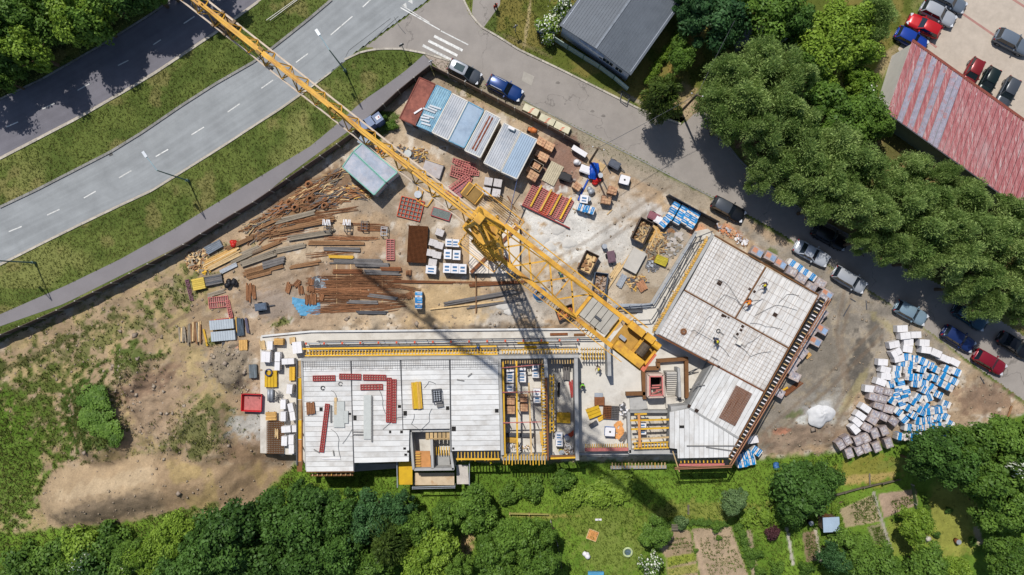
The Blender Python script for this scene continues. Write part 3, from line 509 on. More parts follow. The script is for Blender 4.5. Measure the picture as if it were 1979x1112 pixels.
b.build('push_pull_prop', STD, bld)
# ------------------------------------------------------------------ formwork rows: every short beam is a piece
def beamrow(name, label, a, b, n, ln, q, z=2.9, tilt=0., rails=(), rq=None, w_=.11, jit=.15, group=None, cat='formwork'):
    a = Vector(a); b = Vector(b); d = (b - a); c = W(*(a + b) / 2, z); r = thing(name, label, cat, c, 0, group); u = Vector((d.x, -d.y)).normalized(); nrm = math.atan2(u.y, u.x) + math.pi / 2
    for i in range(n):
        p = W(*(a + d * ((i + .5) / n)), z) - c; piece('beam', q if rnd.random() < .8 else YELD, r, (p.x, p.y, rnd.uniform(-.05, .05)), (m(ln, z) * rnd.uniform(1 - jit, 1 + jit), w_, .2), nrm + tilt + rnd.uniform(-.06, .06))
    for off, zz, ww in rails:
        n_ = Vector((d.y, -d.x)).normalized() * off; p0 = W(*(a + n_), z) - c; p1 = W(*(b + n_), z) - c; e = p1 - p0; q_ = rq or YEL
        piece('waling', q_, r, ((p0.x + p1.x) / 2, (p0.y + p1.y) / 2, zz), (e.length, ww, .16), math.atan2(e.y, e.x))
    return r
beamrow('formwork_row', 'long yellow formwork row of short beams along the north wall top', (590, 683), (962, 680), 62, 11, YEL, 1.3, 0, [(-4.5, .16, .14), (0, -.2, .1)])
beamrow('formwork_row', 'yellow formwork row continuing past the crane shadow to the grey wall', (968, 680), (1118, 678), 26, 10, YELD, 1.3, 0, [(3, .16, .1)])
for k in range(3): beamrow('formwork_row', 'short yellow toothed formwork strip beside the grey wall stub, %s of three from the north' % orw(k), (1122, 676 + k * 8), (1170, 676 + k * 8), 9, 7, YEL if k else YELD, 1.8, .2, [(0, -.2, .1)], STD)
beamrow('formwork_row', 'yellow formwork beams jutting south below the pallet bay', (970, 888), (1056, 888), 15, 20, YEL, 2.6, 0, [(1, -.2, .4)], STL)
beamrow('formwork_row', 'yellow formwork beams jutting from the white slab beside the stair core', (882, 880), (966, 880), 13, 20, YEL, 2.6, 0, [(-7, .18, .2)])
beamrow('formwork_row', 'shaded timber formwork row under the north wall of the pallet bay', (970, 699), (1050, 698), 17, 9, TAN, 2.5)
beamrow('formwork_row', 'shaded timber formwork row under the north wall of the narrow bay', (1064, 699), (1110, 698), 9, 9, TAN, 2.5)
beamrow('formwork_row', 'yellow toothed wall formwork on the west face of the rusty wall', (1049, 702), (1052, 880), 30, 9, YEL, 2.2, 0, [(-3, .16, .1)])
beamrow('formwork_row', 'yellow toothed wall formwork on the east face of the rusty wall', (1066, 724), (1066, 836), 15, 9, YEL, 2.2, 0, [(-3, .16, .12), (4, -.2, .16)])
beamrow('formwork_row', 'yellow and red formwork row closing the south of the open yard floor', (1130, 863), (1214, 862), 20, 9, YELD, 1.4, 0, [(-6, .1, .4)], PINK)
beamrow('formwork_row', 'white studded formwork strip hanging outside the open yard floor', (1134, 879), (1214, 878), 10, 5, TAN, .1, 0, [(-2, -.1, .3)], CONG)
beamrow('formwork_row', 'yellow gridded formwork at the foot of the beam bay', (1224, 862), (1292, 860), 11, 12, YEL, 1.6, 0, [(-5, .12, .14), (6, .12, .1)])
beamrow('formwork_row', 'timber stub row standing below the beam bay in shade', (1180, 900), (1288, 899), 17, 10, TAN, -2.2, 0, [(-4, -.1, .4)], CONG)
beamrow('formwork_row', 'yellow stub row along the south edge of the angled white slab', (1312, 893), (1400, 892), 12, 5, YEL, 2.8, 0, [(-6, -.02, .26)], PINK)
beamrow('formwork_row', 'pale stub row along the south edge of the left white slab', (600, 917), (682, 916), 9, 5, TAN, 2.5, 0, [(-2, -.2, .3)], BRN)
r = beamrow('formwork_row', 'staggered ochre formwork row along the west side of the rebar slab', (1368, 463), (1266, 640), 44, 9, YELD, 2.4, .5, [(0, -.2, .14)], None, .2, .35)
for i in range(44):
    p = W(1366 + (1263 - 1366) * i / 43 + rnd.uniform(-4, 2), 461 + (640 - 461) * i / 43, 2.) - r.location; piece('beam', TAN, r, (p.x, p.y, -.2), (.5, .22, .2), rnd.uniform(-1.5, 1.5))
# loose formwork carriers crossing the open bays
def carriers(label, lines, z, q, w_=.2):
    r = thing('formwork_beams', label, 'formwork', W(*lines[0][0], z))
    for P in lines:
        a = W(*P[0], z) - r.location; b_ = W(*P[1], z) - r.location; e = b_ - a; qq = P[2] if len(P) > 2 else q; piece('beam', qq, r, ((a.x + b_.x) / 2, (a.y + b_.y) / 2, P[3] if len(P) > 3 else 0), (e.length, w_ if len(P) < 5 else P[4], .2), math.atan2(e.y, e.x))
        for t in (.15, .5, .85):
            p = a.lerp(b_, t); piece('prop', STL, r, (p.x, p.y, -z / 2 + .05), (.09, .09, z - .35))
carriers('yellow formwork carriers on props crossing the bay of brick pallets', [((972, 700), (976, 884)), ((998, 698), (1000, 888)), ((1022, 740), (1027, 880), TAN), ((968, 711), (1048, 704), PINK, .21, .08), ((968, 758), (1046, 757), PINK, .21, .08), ((968, 817), (1046, 815), PINK, .21, .08)], 2.7, YEL)
carriers('yellow and orange beams laid across the propped beam bay', [((1226, 801), (1250, 800)), ((1218, 813), (1294, 811)), ((1220, 830), (1294, 827)), ((1220, 850), (1294, 845), TAN), ((1234, 800), (1236, 864), ORPLY, .21, .3)], 1.9, YEL)
carriers('yellow plank pair closing the south of the narrow bay', [((1064, 886), (1116, 884)), ((1064, 882), (1112, 881), BRN)], 2.6, YEL)
for i in range(5): piece('floor_sheet', mat('pale_ply', A(206, 196, 180), .85, .12, 2), bld, W(1252 + i * 9.5, 820, .2), (m(8), 1.0, .06), .25)
for i in range(6): piece('floor_sheet', mat('pale_ply'), bld, W(1243 + i * 9, 837, .2), (m(7.6), .9, .06), .25)
# ------------------------------------------------------------------ scaffold guard rails
def railing(label, P, z, heights, q, posts, name='guard_rail_run', th=.05, clampq=WRED, cl=0):
    c = W(*P[0], z); r = thing(name, label, 'guard rail', c); L_ = []
    for h in heights:
        for a, b_ in zip(P[:-1], P[1:]):
            a_ = W(*a, z) - c; b2 = W(*b_, z) - c; e = b2 - a_; piece('rail', q, r, ((a_.x + b2.x) / 2, (a_.y + b2.y) / 2, h), (e.length, th * 2, th * 2), math.atan2(e.y, e.x))
    for p in resample(P, posts):
        v = W(*p, z) - c; piece('post', STD, r, (v.x, v.y, max(heights) / 2), (.07, .07, max(heights) + .1))
        if cl: piece('clamp', clampq, r, (v.x, v.y, max(heights) + .06), (.2, .26, .14))
    return r
railing('dark tube guard rail along the north floor edge, outermost of three', [(616, 659), (1160, 652)], F_, (.5, 1.), STD, 14)
railing('pale tube guard rail with red clamps north of the yellow formwork', [(596, 663), (1115, 656)], F_, (.6, 1.1), STL, 16, cl=1)
railing('dark tube guard rail nearest the yellow formwork on the north floor', [(594, 669), (1112, 664)], F_, (.9, 1.3), STD, 14)
railing('yellow timber hand rail along the north floor before the formwork', [(590, 673), (960, 668)], F_, (1.2,), YEL, 12, th=.1)
railing('pale tube guard rail on the outer edge of the corridor west of the rebar slab', [(1342, 452), (1262, 586), (1170, 594)], F_, (.6, 1.1), STL, 12)
railing('dark tube guard rail in the middle of the corridor west of the rebar slab', [(1352, 458), (1268, 600), (1256, 618), (1200, 620)], F_, (1.1,), STD, 10)
railing('dark tube guard rail nearest the rebar slab in the west corridor', [(1374, 448), (1338, 462), (1272, 598), (1262, 622)], F_, (1.1,), STD, 10)
for i, (x, y, w_, q) in enumerate(((1080, 646, 34, RST), (1120, 647, 22, BRN), (1030, 663, 60, YEL), (1025, 671, 24, PLYY), (1060, 670, 40, STL))):
    t_ = thing('loose_plank', ['rusty plate', 'brown board', 'long yellow beam', 'short yellow board', 'blue grey steel channel'][i] + ' lying on the north floor in the crane mast shadow', 'plank', W(x, y, F_)); piece('board', q, t_, (0, 0, .08), (m(w_), .3, .14), R(1))
# edge walkway of the rebar slab
wk = thing('edge_walkway', 'bracketed scaffold walkway with double brown rails along the southeast slab edge', 'walkway', W(1590, 590, 2.9))
def wpiece(nm, q, a, b_, z, w_, h_):
    a_ = W(*a, z) - wk.location; b2 = W(*b_, z) - wk.location; e = b2 - a_; piece(nm, q, wk, ((a_.x + b2.x) / 2, (a_.y + b2.y) / 2, (a_.z + b2.z) / 2), (e.length, w_, h_), math.atan2(e.y, e.x))
wpiece('deck_board', BLK, (1590, 577), (1416, 886), 2.75, .75, .08)
for k, o in enumerate((0, 6)): wpiece('rail', mat('brown_rail', A(166, 118, 88), .75, .15, 3), (1602 + o * .6, 576 + o * .4), (1410 + o * .6, 898 + o * .4), 3.5, .12, .12)
for i in range(46):
    t = i / 45; x = 1588 + (1412 - 1588) * t; y = 583 + (888 - 583) * t; wpiece('bracket', WHB if i % 3 else TAN, (x - 3.5, y - 2), (x + 4, y + 2.2), 2.95, .13, .2)
for k, o in enumerate((0, 3)): wpiece('rail', mat('brown_rail'), (1304, 904 + o), (1414, 900 + o), 3.3, .1, .1)
wpiece('rail', TAN, (1300, 872), (1313, 912), 3.1, .12, .12); wpiece('deck_board', BLK, (1312, 897), (1408, 895), 2.3, .7, .08)
for i in range(5): wpiece('post', STD, (1598 - i * 45, 584 + i * 78), (1599 - i * 45, 584 + i * 78), 2.4, .08, 2.4)
lw = thing('side_platform', 'timber edged platform of yellow and brown shutter boards west of the white slab', 'platform', W(578, 790, 2.0))
for (y0, y1, q) in ((697, 730, TAN), (731, 772, PLYY), (773, 811, TAN), (812, 849, PLYY), (850, 892, ORPLY), (893, 912, BRN)):
    a_ = W(579, (y0 + y1) / 2, 2.1) - lw.location; piece('board', q, lw, a_, (m(10), m(y1 - y0 - 1), .08))
for x in (574, 584): a_ = W(x, 797, 2.3) - lw.location; piece('edge_beam', STD if x == 574 else BRN, lw, a_, (.14, m(200), .2))
for i in range(8): a_ = W(579, 705 + i * 26, 1.05) - lw.location; piece('prop', STL, lw, a_, (.1, .1, 2.))
# ================================================================== TOWER CRANE
CRY = mat('crane_yellow', A(232, 176, 54), .55, .2, 1.1, .04, col2=A(192, 136, 56), thr=.55, spec=.35); CRS = mat('crane_rail', A(214, 196, 176), .6, .15, 2, .05); CRD = mat('crane_shade_steel', A(150, 118, 62), .7, .2, 2)
crane = thing('tower_crane', 'yellow lattice tower crane standing on pale ballast blocks and reaching over the main road', 'crane', (-1.9, 4.1, 0))
cb = crane.location
MH = 42.3
b = MB(); hw = .85
for sx in (-1, 1):
    for sy in (-1, 1): b.bar((sx * hw, sy * hw, 1.), (sx * hw, sy * hw, MH), .2)
k = 0; z = 1.
while z < MH - 1.5:
    for (ax, ay, bx_, by) in ((-1, -1, 1, -1), (1, -1, 1, 1), (1, 1, -1, 1), (-1, 1, -1, -1)):
        if k % 2: ax, ay, bx_, by = bx_, by, ax, ay
        b.bar((ax * hw, ay * hw, z), (bx_ * hw, by * hw, z + 1.6), .09); b.bar((ax * hw, ay * hw, z), (bx_ * hw, by * hw, z), .08)
    z += 1.6; k += 1
b.build('mast', CRY, crane)
b = MB()
for z in np.arange(3, MH - 1, .5): b.bar((-.25, .4, z), (.25, .4, z), .04)
b.bar((-.25, .4, 1), (-.25, .4, MH), .06); b.bar((.25, .4, 1), (.25, .4, MH), .06); b.build('ladder', CRD, crane)
for (x0, x1, y0, y1) in ((-3.2, -.92, .96, 3.4), (.92, 2.8, .96, 3.4), (-3.2, -.92, -2.4, .94), (.92, 2.8, -2.4, .94)): MB().box(((x0 + x1) / 2, (y0 + y1) / 2, .55), (x1 - x0, y1 - y0, 1.1)).build('ballast_block', mat('pale_ballast', A(240, 230, 216), .85, .1, 1, .06), crane)
b = MB(); b.bar((-3, -2.3, 1.25), (2.7, 3.3, 1.25), .4, .3); b.bar((-3, 3.3, 1.25), (2.7, -2.3, 1.25), .4, .3); b.build('undercarriage_beam', RST, crane)
for (x0, x1, y0, y1) in ((-.9, .9, .95, 3.4), (-.9, .9, -2.4, -.95)): MB().box(((x0 + x1) / 2, (y0 + y1) / 2, .4), (x1 - x0, y1 - y0, .8)).build('base_plate', mat('pale_ballast'), crane)
b = MB()
for (a_, c_) in (((-3.3, -1.2), (-2.1, -2.2)), ((-2.1, -2.2), (-1.4, -1.5)), ((-3.3, -1.2), (-2.6, -.4)), ((-2.6, -.4), (-1.4, -1.5))):
    for z in (1.6, 2.1): b.bar((*a_, z), (*c_, z), .05)
b.build('base_guard', STD, crane)
# slewing part: its own frame, x runs out along the jib
ang = math.atan2(.617, -.787); slew = thing('slewing_unit', None, None, (0, 0, 0), ang); slew.parent = crane
ZB = 43.4
b = MB(); b.tube((0, 0, MH + .1), (0, 0, MH + .5), .95, 16); [b.bar((sx * 1.1, -.9, ZB), (sx * 1.1, .9, ZB), .24) for sx in (-1, 1)]; [b.bar((-1.1, sy * .9, ZB), (1.1, sy * .9, ZB), .24) for sy in (-1, 1)]
for sx in (-1, 1):
    for sy in (-1, 1): b.bar((sx * 1.0, sy * .8, ZB), (.1, sy * .18, 50), .22)
for z in (45, 46.6, 48.2):
    t = (z - ZB) / (50 - ZB); xx = 1.0 * (1 - t) + .1 * t; yy = .8 * (1 - t) + .18 * t
    b.bar((-xx, -yy, z), (xx, yy, z + 1.2), .1); b.bar((xx, -yy, z), (-xx, yy, z + 1.2), .1); b.bar((-xx, yy, z), (xx, yy, z), .1); b.bar((-xx, -yy, z), (xx, -yy, z), .1)
b.box((.1, 0, 50), (.5, .6, .4)); b.build('tower_head', CRY, slew)
b = MB()   # service platforms either side of the turntable
for sy, x0, x1 in ((-1, -1.9, 2.3), (1, -2.4, .7)):
    
    for y_ in np.arange(1.05, 2.0, .14): b.bar((x0, sy * y_, ZB - .9), (x1, sy * y_, ZB - .9), .03)
    for x in np.arange(x0, x1 + .1, .7): b.bar((x, sy * 2, ZB - .9), (x, sy * 2, ZB + .2), .06)
    for h in (-.35, .2): b.bar((x0, sy * 2, ZB + h), (x1, sy * 2, ZB + h), .06); b.bar((x0, sy * 1, ZB + h), (x0, sy * 2, ZB + h), .06); b.bar((x1, sy * 1, ZB + h), (x1, sy * 2, ZB + h), .06)
b.build('service_platform', CRY, slew)
b = MB(); [b.bar((-1.1, -2.4 + .13 * i, ZB - .3), (.7, -2.4 + .13 * i, ZB - .3), .04) for i in range(8)]; b.build('platform_grating', CRD, slew)
cabn = MB().box((2.1, -1.35, ZB - .9), (1.3, 1.0, 1.9)).build('operator_cab', CRY, slew); MB().box((2.78, -1.35, ZB - .6), (.05, 1., 1.1)).build('cab_window', mat('glass', A(40, 52, 62), .08, .1, 1, 0, spec=.8), cabn); MB().box((2.1, -1.35, ZB + .08), (1.1, .9, .06)).build('cab_roof', CRD, cabn)
JL = 34.; JW = .55; ZT = ZB + 1.25
for sy in (-1, 1): MB().bar((1.2, sy * JW, ZB), (JL, sy * JW, ZB), .12).build('jib_bottom_chord', CRS, slew)
b = MB(); b.bar((1.0, -.09, ZT), (JL, -.1, ZT), .14); b.bar((1.0, .1, ZT), (JL, .1, ZT), .14); b.build('jib_top_chord', CRY, slew)
b = MB(); x = 1.2; st = 1.45; k = 0
while x < JL - st:
    for sy in (-1, 1):
        b.bar((x, sy * JW, ZB), (x + st / 2, 0, ZT), .065); b.bar((x + st / 2, 0, ZT), (x + st, sy * JW, ZB), .065)
    b.bar((x, -JW, ZB), (x, JW, ZB), .07); b.bar((x, -JW * (1 if k % 2 else -1), ZB), (x + st, JW * (1 if k % 2 else -1), ZB), .055)
    x += st; k += 1
b.build('jib_lattice', CRY, slew)
b = MB()
b.bar((.2, -.12, 50), (13, -.05, ZT + .35), .09); b.bar((.2, .12, 50), (24, .05, ZT + .3), .09); b.bar((13, 0, ZT + .35), (13, 0, ZT), .2); b.bar((24, 0, ZT + .3), (24, 0, ZT), .2)
for sy in (-1, 1): b.bar((0, sy * .2, 50), (-8.6, sy * .95, ZB + .5), .08)
b.build('pendant_bar', CRY, slew)
for x in (6.2, 12.6, 19.): MB().box((x, 0, ZT), (.35, .5, .3)).build('chord_joint', CRD, slew)
tr = MB().box((22.6, 0, ZB - .25), (1.5, 1.3, .25)); tr.box((22.1, 0, ZB + .02), (.2, 1.3, .3)); tr.box((23.1, 0, ZB + .02), (.2, 1.3, .3)); tr = tr.build('trolley', mat('trolley_grey', A(140, 118, 92), .7, .2), slew)
b = MB(); b.tube((22.4, .1, ZB - .3), (22.4, .1, 33), .02); b.tube((22.8, .1, ZB - .3), (22.8, .1, 33), .02); b.box((22.6, .1, 32.7), (.6, .3, .6)); b.build('hoist_rope', STD, tr)
MB().tube((1.5, 0, ZT - .3), (22.3, 0, ZB + .2), .02).build('trolley_rope', STD, slew)
# counter jib
CL = 14.4; CW = 1.0
for sy in (-1, 1): MB().bar((-1.0, sy * CW, ZB), (-CL, sy * CW, ZB), .3, .4).build('counter_jib_girder', CRY, slew)
b = MB()
for x in np.arange(-1.2, -9, -1.85): b.bar((x, -CW, ZB), (x - 1.85, CW, ZB), .11); b.bar((x, CW, ZB), (x - 1.85, -CW, ZB), .11); b.bar((x, -CW, ZB), (x, CW, ZB), .1)
for x in (-8.6, -11.2, -13.2, -CL): b.bar((x, -CW, ZB + .1), (x, CW, ZB + .1), .22)
b.build('counter_jib_bracing', CRY, slew)
b = MB()
for sy in (-1, 1):
    for h in (.45, 1.0): b.bar((-1.5, sy * (CW + .45), ZB + h), (-CL + 1.5, sy * (CW + .45), ZB + h), .05)
    for x in np.arange(-1.5, -CL + 1.4, -1.3): b.bar((x, sy * (CW + .45), ZB), (x, sy * (CW + .45), ZB + 1), .05); b.bar((x, sy * CW, ZB), (x, sy * (CW + .45), ZB), .05)
b.build('counter_jib_handrail', CRY, slew)
b = MB(); [b.bar((x, CW + .1, ZB - .05), (x, CW + .44, ZB - .05), .05) for x in np.arange(-10.6, -1.4, .22)]; b.build('walkway_grating', CRD, slew)
for i, x in enumerate((-8.95, -9.4, -9.85, -10.3, -10.75)): MB().box((x, -.05, ZB - .5), (.41, 1.5, 2.4)).build('counterweight_block', mat('counterweight_grey', A(190, 184, 172), .85, .14, 1.2, .1), slew)
MB().box((-9.85, .1, ZB + .78), (.5, .16, .14)).build('lifting_eye', STD, slew)
b = MB(); b.box((-13.0, .75, ZB + .55), (2.3, .6, .7)).build('electric_cabinet', CRY, slew)
b = MB(); b.tube((-13.6, -.55, ZB + .5), (-13.6, .35, ZB + .5), .33, 14); b.build('winch_drum', mat('rope_drum', A(92, 78, 62), .7, .3, 6), slew)
b = MB(); b.box((-12.4, -.95, ZB + .45), (1.2, .5, .55)); b.box((-13.5, -1.0, ZB + .4), (.7, .5, .5)); b.tube((-13.9, -.9, ZB + .5), (-14.4, -.9, ZB + .5), .25, 10); b.build('hoist_motor', CRY, slew)
b = MB(); b.box((-14.5, .2, ZB + .3), (.12, 1.2, .5)); b.box((-14.4, .9, ZB + .55), (.3, .3, .3)); b.build('end_plate', mat('salmon_paint', A(222, 120, 90), .7, .2), slew)
MB().box((-12.1, .1, ZB - .1), (.5, .25, .4)).build('rope_guide', STL, slew)
b = MB(); b.box((-13, 0, ZB - .28), (2.7, 1.7, .06)); b.build('winch_floor', mat('floor_plate', A(190, 146, 66), .7, .2), slew)
# ================================================================== SITE CABINS (roof corners measured at roof height)
def corr(b, p0, ex, ey, L_, Wd, z, pitch=.28, amp=.04, mi=0):
    n = int(Wd / pitch); pts = []
    for i in range(n + 1):
        y = i * pitch; pts += [(y, 0), (y + pitch * .3, amp), (y + pitch * .6, amp), (y + pitch * .8, 0)]
    pts = [p for p in pts if p[0] <= Wd]; V = []
    for (y, h) in pts:
        for x in (0, L_): q = p0 + ex * x + ey * y; V.append((q.x, q.y, z + h))
    b.add(V, [(2 * i, 2 * i + 1, 2 * i + 3, 2 * i + 2) if (ex.cross(ey)).z > 0 else (2 * i + 2, 2 * i + 3, 2 * i + 1, 2 * i) for i in range(len(pts) - 1)], mi)
def cabin(label, P, z, wq, rq, trim, kind, name='site_cabin', ground=0.):
    c4 = [Vector((*xy(p, z), 0)) for p in P]; c = sum(c4, Vector()) / 4; r = thing(name, label, 'cabin', (c.x, c.y, ground)); c4 = [v - Vector((c.x, c.y, 0)) for v in c4]
    e0 = (c4[1] - c4[0]); e1 = (c4[3] - c4[0]); L_, Wd = e1.length, e0.length; e0.normalize(); e1.normalize()
    ins = [v * .985 for v in c4]; MB().prism([(v.x, v.y) for v in ins], 0, z - .12 - ground).build('wall', wq, r)
    zz = z - ground
    b = MB(); b.prism([(v.x, v.y) for v in c4], zz - .14, zz - .02)
    if kind == 'rib': corr(b, c4[0] + e0 * .08 + e1 * .05, e1, e0, L_ - .1, Wd - .16, zz, .27, .045)
    b.build('roof', rq, r)
    b = MB()
    if trim:
        for a_, d_ in ((c4[0], c4[1]), (c4[1], c4[2]), (c4[2], c4[3]), (c4[3], c4[0])): b.bar((a_.x, a_.y, zz - .02), (d_.x, d_.y, zz - .02), .12, .16)
        b.build('roof_edge', trim, r)
    f = (c4[2] + c4[3]) / 2; dn = math.atan2(e0.y, e0.x)
    MB().box((f.x * 1.0 - e1.x * .02, f.y - e1.y * .02, 1.15), (.95, .1, 2.0), dn).build('door', mat('cabin_door', A(150, 160, 170), .6, .1), r)
    return r, c4, e0, e1, zz
GWL = mat('cabin_grey_wall', A(196, 192, 182), .7, .1, 1); CREAM = mat('cabin_cream', A(226, 216, 196), .7, .1, 1); BLR = mat('blue_grey_roof', A(168, 190, 212), .6, .12, .9, 0, col2=A(150, 172, 196), thr=.55); LBL = mat('light_blue_roof', A(150, 192, 212), .6, .16, 1.6, 0, col2=A(120, 166, 194), thr=.55); RSTR = mat('rust_red_roof', A(166, 100, 84), .75, .2, 1.4, 0, col2=A(138, 80, 68), thr=.52)
RIBG = mat('ribbed_roof_grey', A(196, 200, 206), .5, .1, .8, 0, col2=A(172, 180, 190), thr=.55); RIBB = mat('ribbed_roof_blue', A(172, 194, 216), .5, .1, .8); TRW = mat('cabin_trim', A(236, 232, 222), .6, .08, 2); DWL = mat('dark_wall', A(86, 62, 56), .8, .2); RIBL = mat('blue_wall', A(110, 150, 178), .7, .1)
cabin('rust red flat roofed site cabin at the corner of the fence', [(811, 150), (841, 163), (804, 243), (772, 229)], 2.55, DWL, RSTR, mat('rust_trim', A(140, 74, 60)), 'flat')
cbn, c4, e0, e1, zz = cabin('light blue roofed site cabin with metal offcuts on its roof', [(844, 165), (872, 178), (834, 255), (804, 242)], 2.55, RIBL, LBL, mat('blue_trim', A(120, 176, 206)), 'rib')
for i in range(7): 
    p = e1 * (.1 + .33 * i - (.3 if i < 3 else 0)) + e0 * rnd.uniform(-.5, .2); t_ = thing('metal_offcut', 'short silver metal offcut on the light blue cabin roof, %s from its north end' % ORD[i], 'offcut', cbn.location + Vector((p.x, p.y, 2.6)), 0, 'metal offcuts on the light blue cabin roof'); piece('strip', STL, t_, (0, 0, .06), (rnd.uniform(1., 1.8), .2, .1), R(-18) + rnd.uniform(-.15, .15))
dl = thing('metal_offcut', 'long white batten lying across the rust red cabin roof edge', 'batten', W(808, 215, 2.6)); piece('strip', WHB, dl, (0, 0, .06), (1.1, .2, .08), R(33))
cabin('grey ribbed roof site cabin between the blue one and the smooth one', [(874, 181), (904, 196), (866, 271), (835, 256)], 2.65, CREAM, RIBG, TRW, 'rib')
cabin('smooth pale blue roofed site cabin in the middle of the row', [(905, 197), (935, 213), (897, 286), (867, 272)], 2.6, GWL, BLR, mat('blue_trim'), 'flat')
cbn, c4, e0, e1, zz = cabin('white edged ribbed cabin with long rust streaks, end of the row of five', [(939, 214), (967, 229), (928, 305), (898, 291)], 2.75, CREAM, RIBG, TRW, 'rib')
for o in (-.25, .12): 
    b = MB()
    for k in range(12): p = e0 * o + e1 * (-2.1 + k * .37); b.box((p.x, p.y, zz + .052), (.36, .16 + .06 * rnd.random(), .006), math.atan2(e1.y, e1.x) + rnd.uniform(-.05, .05))
    b.build('rust_streak', mat('rust_streak', A(140, 82, 62), .9, .35, 5), cbn)
cabin('double width ribbed cabin with a white half, west half of the pair', [(974, 238), (1006, 254), (967, 331), (935, 315)], 2.75, CREAM, RIBG, TRW, 'rib')
cbn, c4, e0, e1, zz = cabin('blue tinted ribbed cabin, east half of the double pair', [(1007, 255), (1038, 270), (999, 346), (968, 332)], 2.75, CREAM, RIBB, TRW, 'rib')
t_ = thing('roof_box', 'small dark vent box on the west half of the double cabin', 'vent', W(990, 251, 2.8)); piece('box', mat('slate', A(110, 130, 140)), t_, (0, 0, .15), (.7, .35, .3), R(-25)); piece('lid', WHB, t_, (-.1, .12, .32), (.8, .3, .04), R(-25))
cabin('pale green roofed double cabin under the crane jib, northern half', [(700, 277), (768, 333), (746, 352), (683, 293)], 2.6, mat('white_cabin_wall', A(214, 212, 214), .7, .1), mat('worn_green_roof', A(170, 180, 196), .65, .16, .9, 0, col2=A(194, 196, 206), thr=.5), mat('mint_trim', A(136, 200, 184), .6, .1), 'flat')
cabin('pale green roofed double cabin under the crane jib, southern half', [(682, 294), (745, 353), (723, 377), (662, 323)], 2.6, mat('white_cabin_wall'), mat('worn_green_roof'), mat('mint_trim'), 'flat')
cabin('small slate grey lean-to beside the green roofed double cabin', [(697, 262), (716, 272), (706, 283), (690, 274)], 2.1, GWL, mat('slate_roof', A(156, 166, 176), .7, .1), None, 'flat', 'lean_to')
for i, (x, y, s) in enumerate(((735, 236, 10), (720, 243, 8), (707, 251, 8))):
    t_ = thing('toilet_cubicle', ['blue grey site toilet cubicle with a red and white sign', 'blue site toilet cubicle in the middle of the three under the jib', 'blue site toilet cubicle nearest the green roofed cabin'][i], 'toilet', W(x, y, 0), R(35)); MB().box((0, 0, 1.1), (1.05, 1.05, 2.2)).build('body', mat('toilet_blue', A(88, 108, 156), .5, .1), t_); MB().box((0, 0, 2.25), (1.12, 1.12, .12)).build('roof', mat('toilet_roof', A(120, 136, 168), .5, .1), t_); MB().box((0, -.54, 1.1), (.7, .04, 1.9)).build('door', mat('toilet_door', A(100, 122, 170)), t_)
    if i == 0: MB().box((.1, 0, 2.33), (.55, .45, .03)).build('sign', WHB, t_); MB().box((.2, 0, 2.36), (.16, .16, .02)).build('sign_mark', RED, t_)
# ================================================================== HOUSE AND LONG BUILDING
hs = thing('house', 'house with low dark grey roof behind the pale green fence', 'house', W(1200, 40, 0)); hl = hs.location
def hv(p, z): v = W(p[0], p[1], z) - hl; return Vector((v.x, v.y, z))
ZE, ZR = 4.4, 5.2
a1, a2, a3, a4 = hv((1081, 49), ZE), hv((1219, 146), ZE), hv((1346, -34), ZE), hv((1208, -131), ZE); mid0 = (a1 + a2) / 2; mid0.z = ZR; mid1 = (a4 + a3) / 2; mid1.z = ZR
SLT = mat('slate_grey_roof', A(104, 112, 122), .6, .1, .6, 0, stretch=None, col2=A(96, 104, 114), thr=.5)
b = MB()
for (p, q_) in (((a1, mid0), (mid1, a4)), ((mid0, a2), (a3, mid1))):
    P = [p[0], p[1], q_[0], q_[1]]; b.add([(v.x, v.y, v.z) for v in P] + [(v.x, v.y, v.z - .18) for v in P], [(0, 1, 2, 3), (7, 6, 5, 4), (0, 4, 5, 1), (1, 5, 6, 2), (2, 6, 7, 3), (3, 7, 4, 0)])
rf = b.build('roof', SLT, hs)
b = MB()
for s_ in range(15):
    for (p, q_) in ((a1, mid0), (mid0, a2)):
        for h_ in (0,):
            v0 = p.lerp(q_, s_ / 15); v1 = (a4 if p is a1 else mid1).lerp(mid1 if p is a1 else a3, s_ / 15); b.bar((v0.x, v0.y, v0.z + .02), (v1.x, v1.y, v1.z + .02), .03, .04)
b.build('roof_seam', mat('seam_grey', A(108, 116, 126), .6), rf)
b = MB(); b.bar((mid0.x, mid0.y, mid0.z + .04), (mid1.x, mid1.y, mid1.z + .04), .22, .07); b.build('ridge_cap', mat('ridge_grey', A(132, 140, 150), .6), rf)
b = MB(); p = a3.lerp(mid1, .4); p = mid1.lerp(mid0, .2) + Vector((1.3, -1.2, 0)); b.box((p.x, p.y, ZE + .8), (.35, .35, 1.)); b.build('flue', STD, rf)
cw = (a1 + a2 + a3 + a4) / 4; w4 = [(cw + (v - cw) * .95) for v in (a1, a2, a3, a4)]
wl = MB().prism([(v.x, v.y) for v in w4], -.1, ZE + .05).build('wall', mat('house_plaster', A(206, 214, 228), .8, .06, 1), hs)
d_ = (w4[1] - w4[0]); d_.z = 0; dn = d_.normalized(); an = math.atan2(dn.y, dn.x); out_ = Vector((dn.y, -dn.x, 0))
for t in (.62, .72, .86):
    p = w4[0].lerp(w4[1], t) + out_ * .02; wn = MB().box((p.x, p.y, 2.6), (1.0, .12, 1.2), an).build('window', TRW, hs); pp = p + out_ * .05
    for o in (-.24, .24): piece('pane', mat('glass'), wn, (pp.x + dn.x * o, pp.y + dn.y * o, 2.6), (.42, .06, 1.), an)
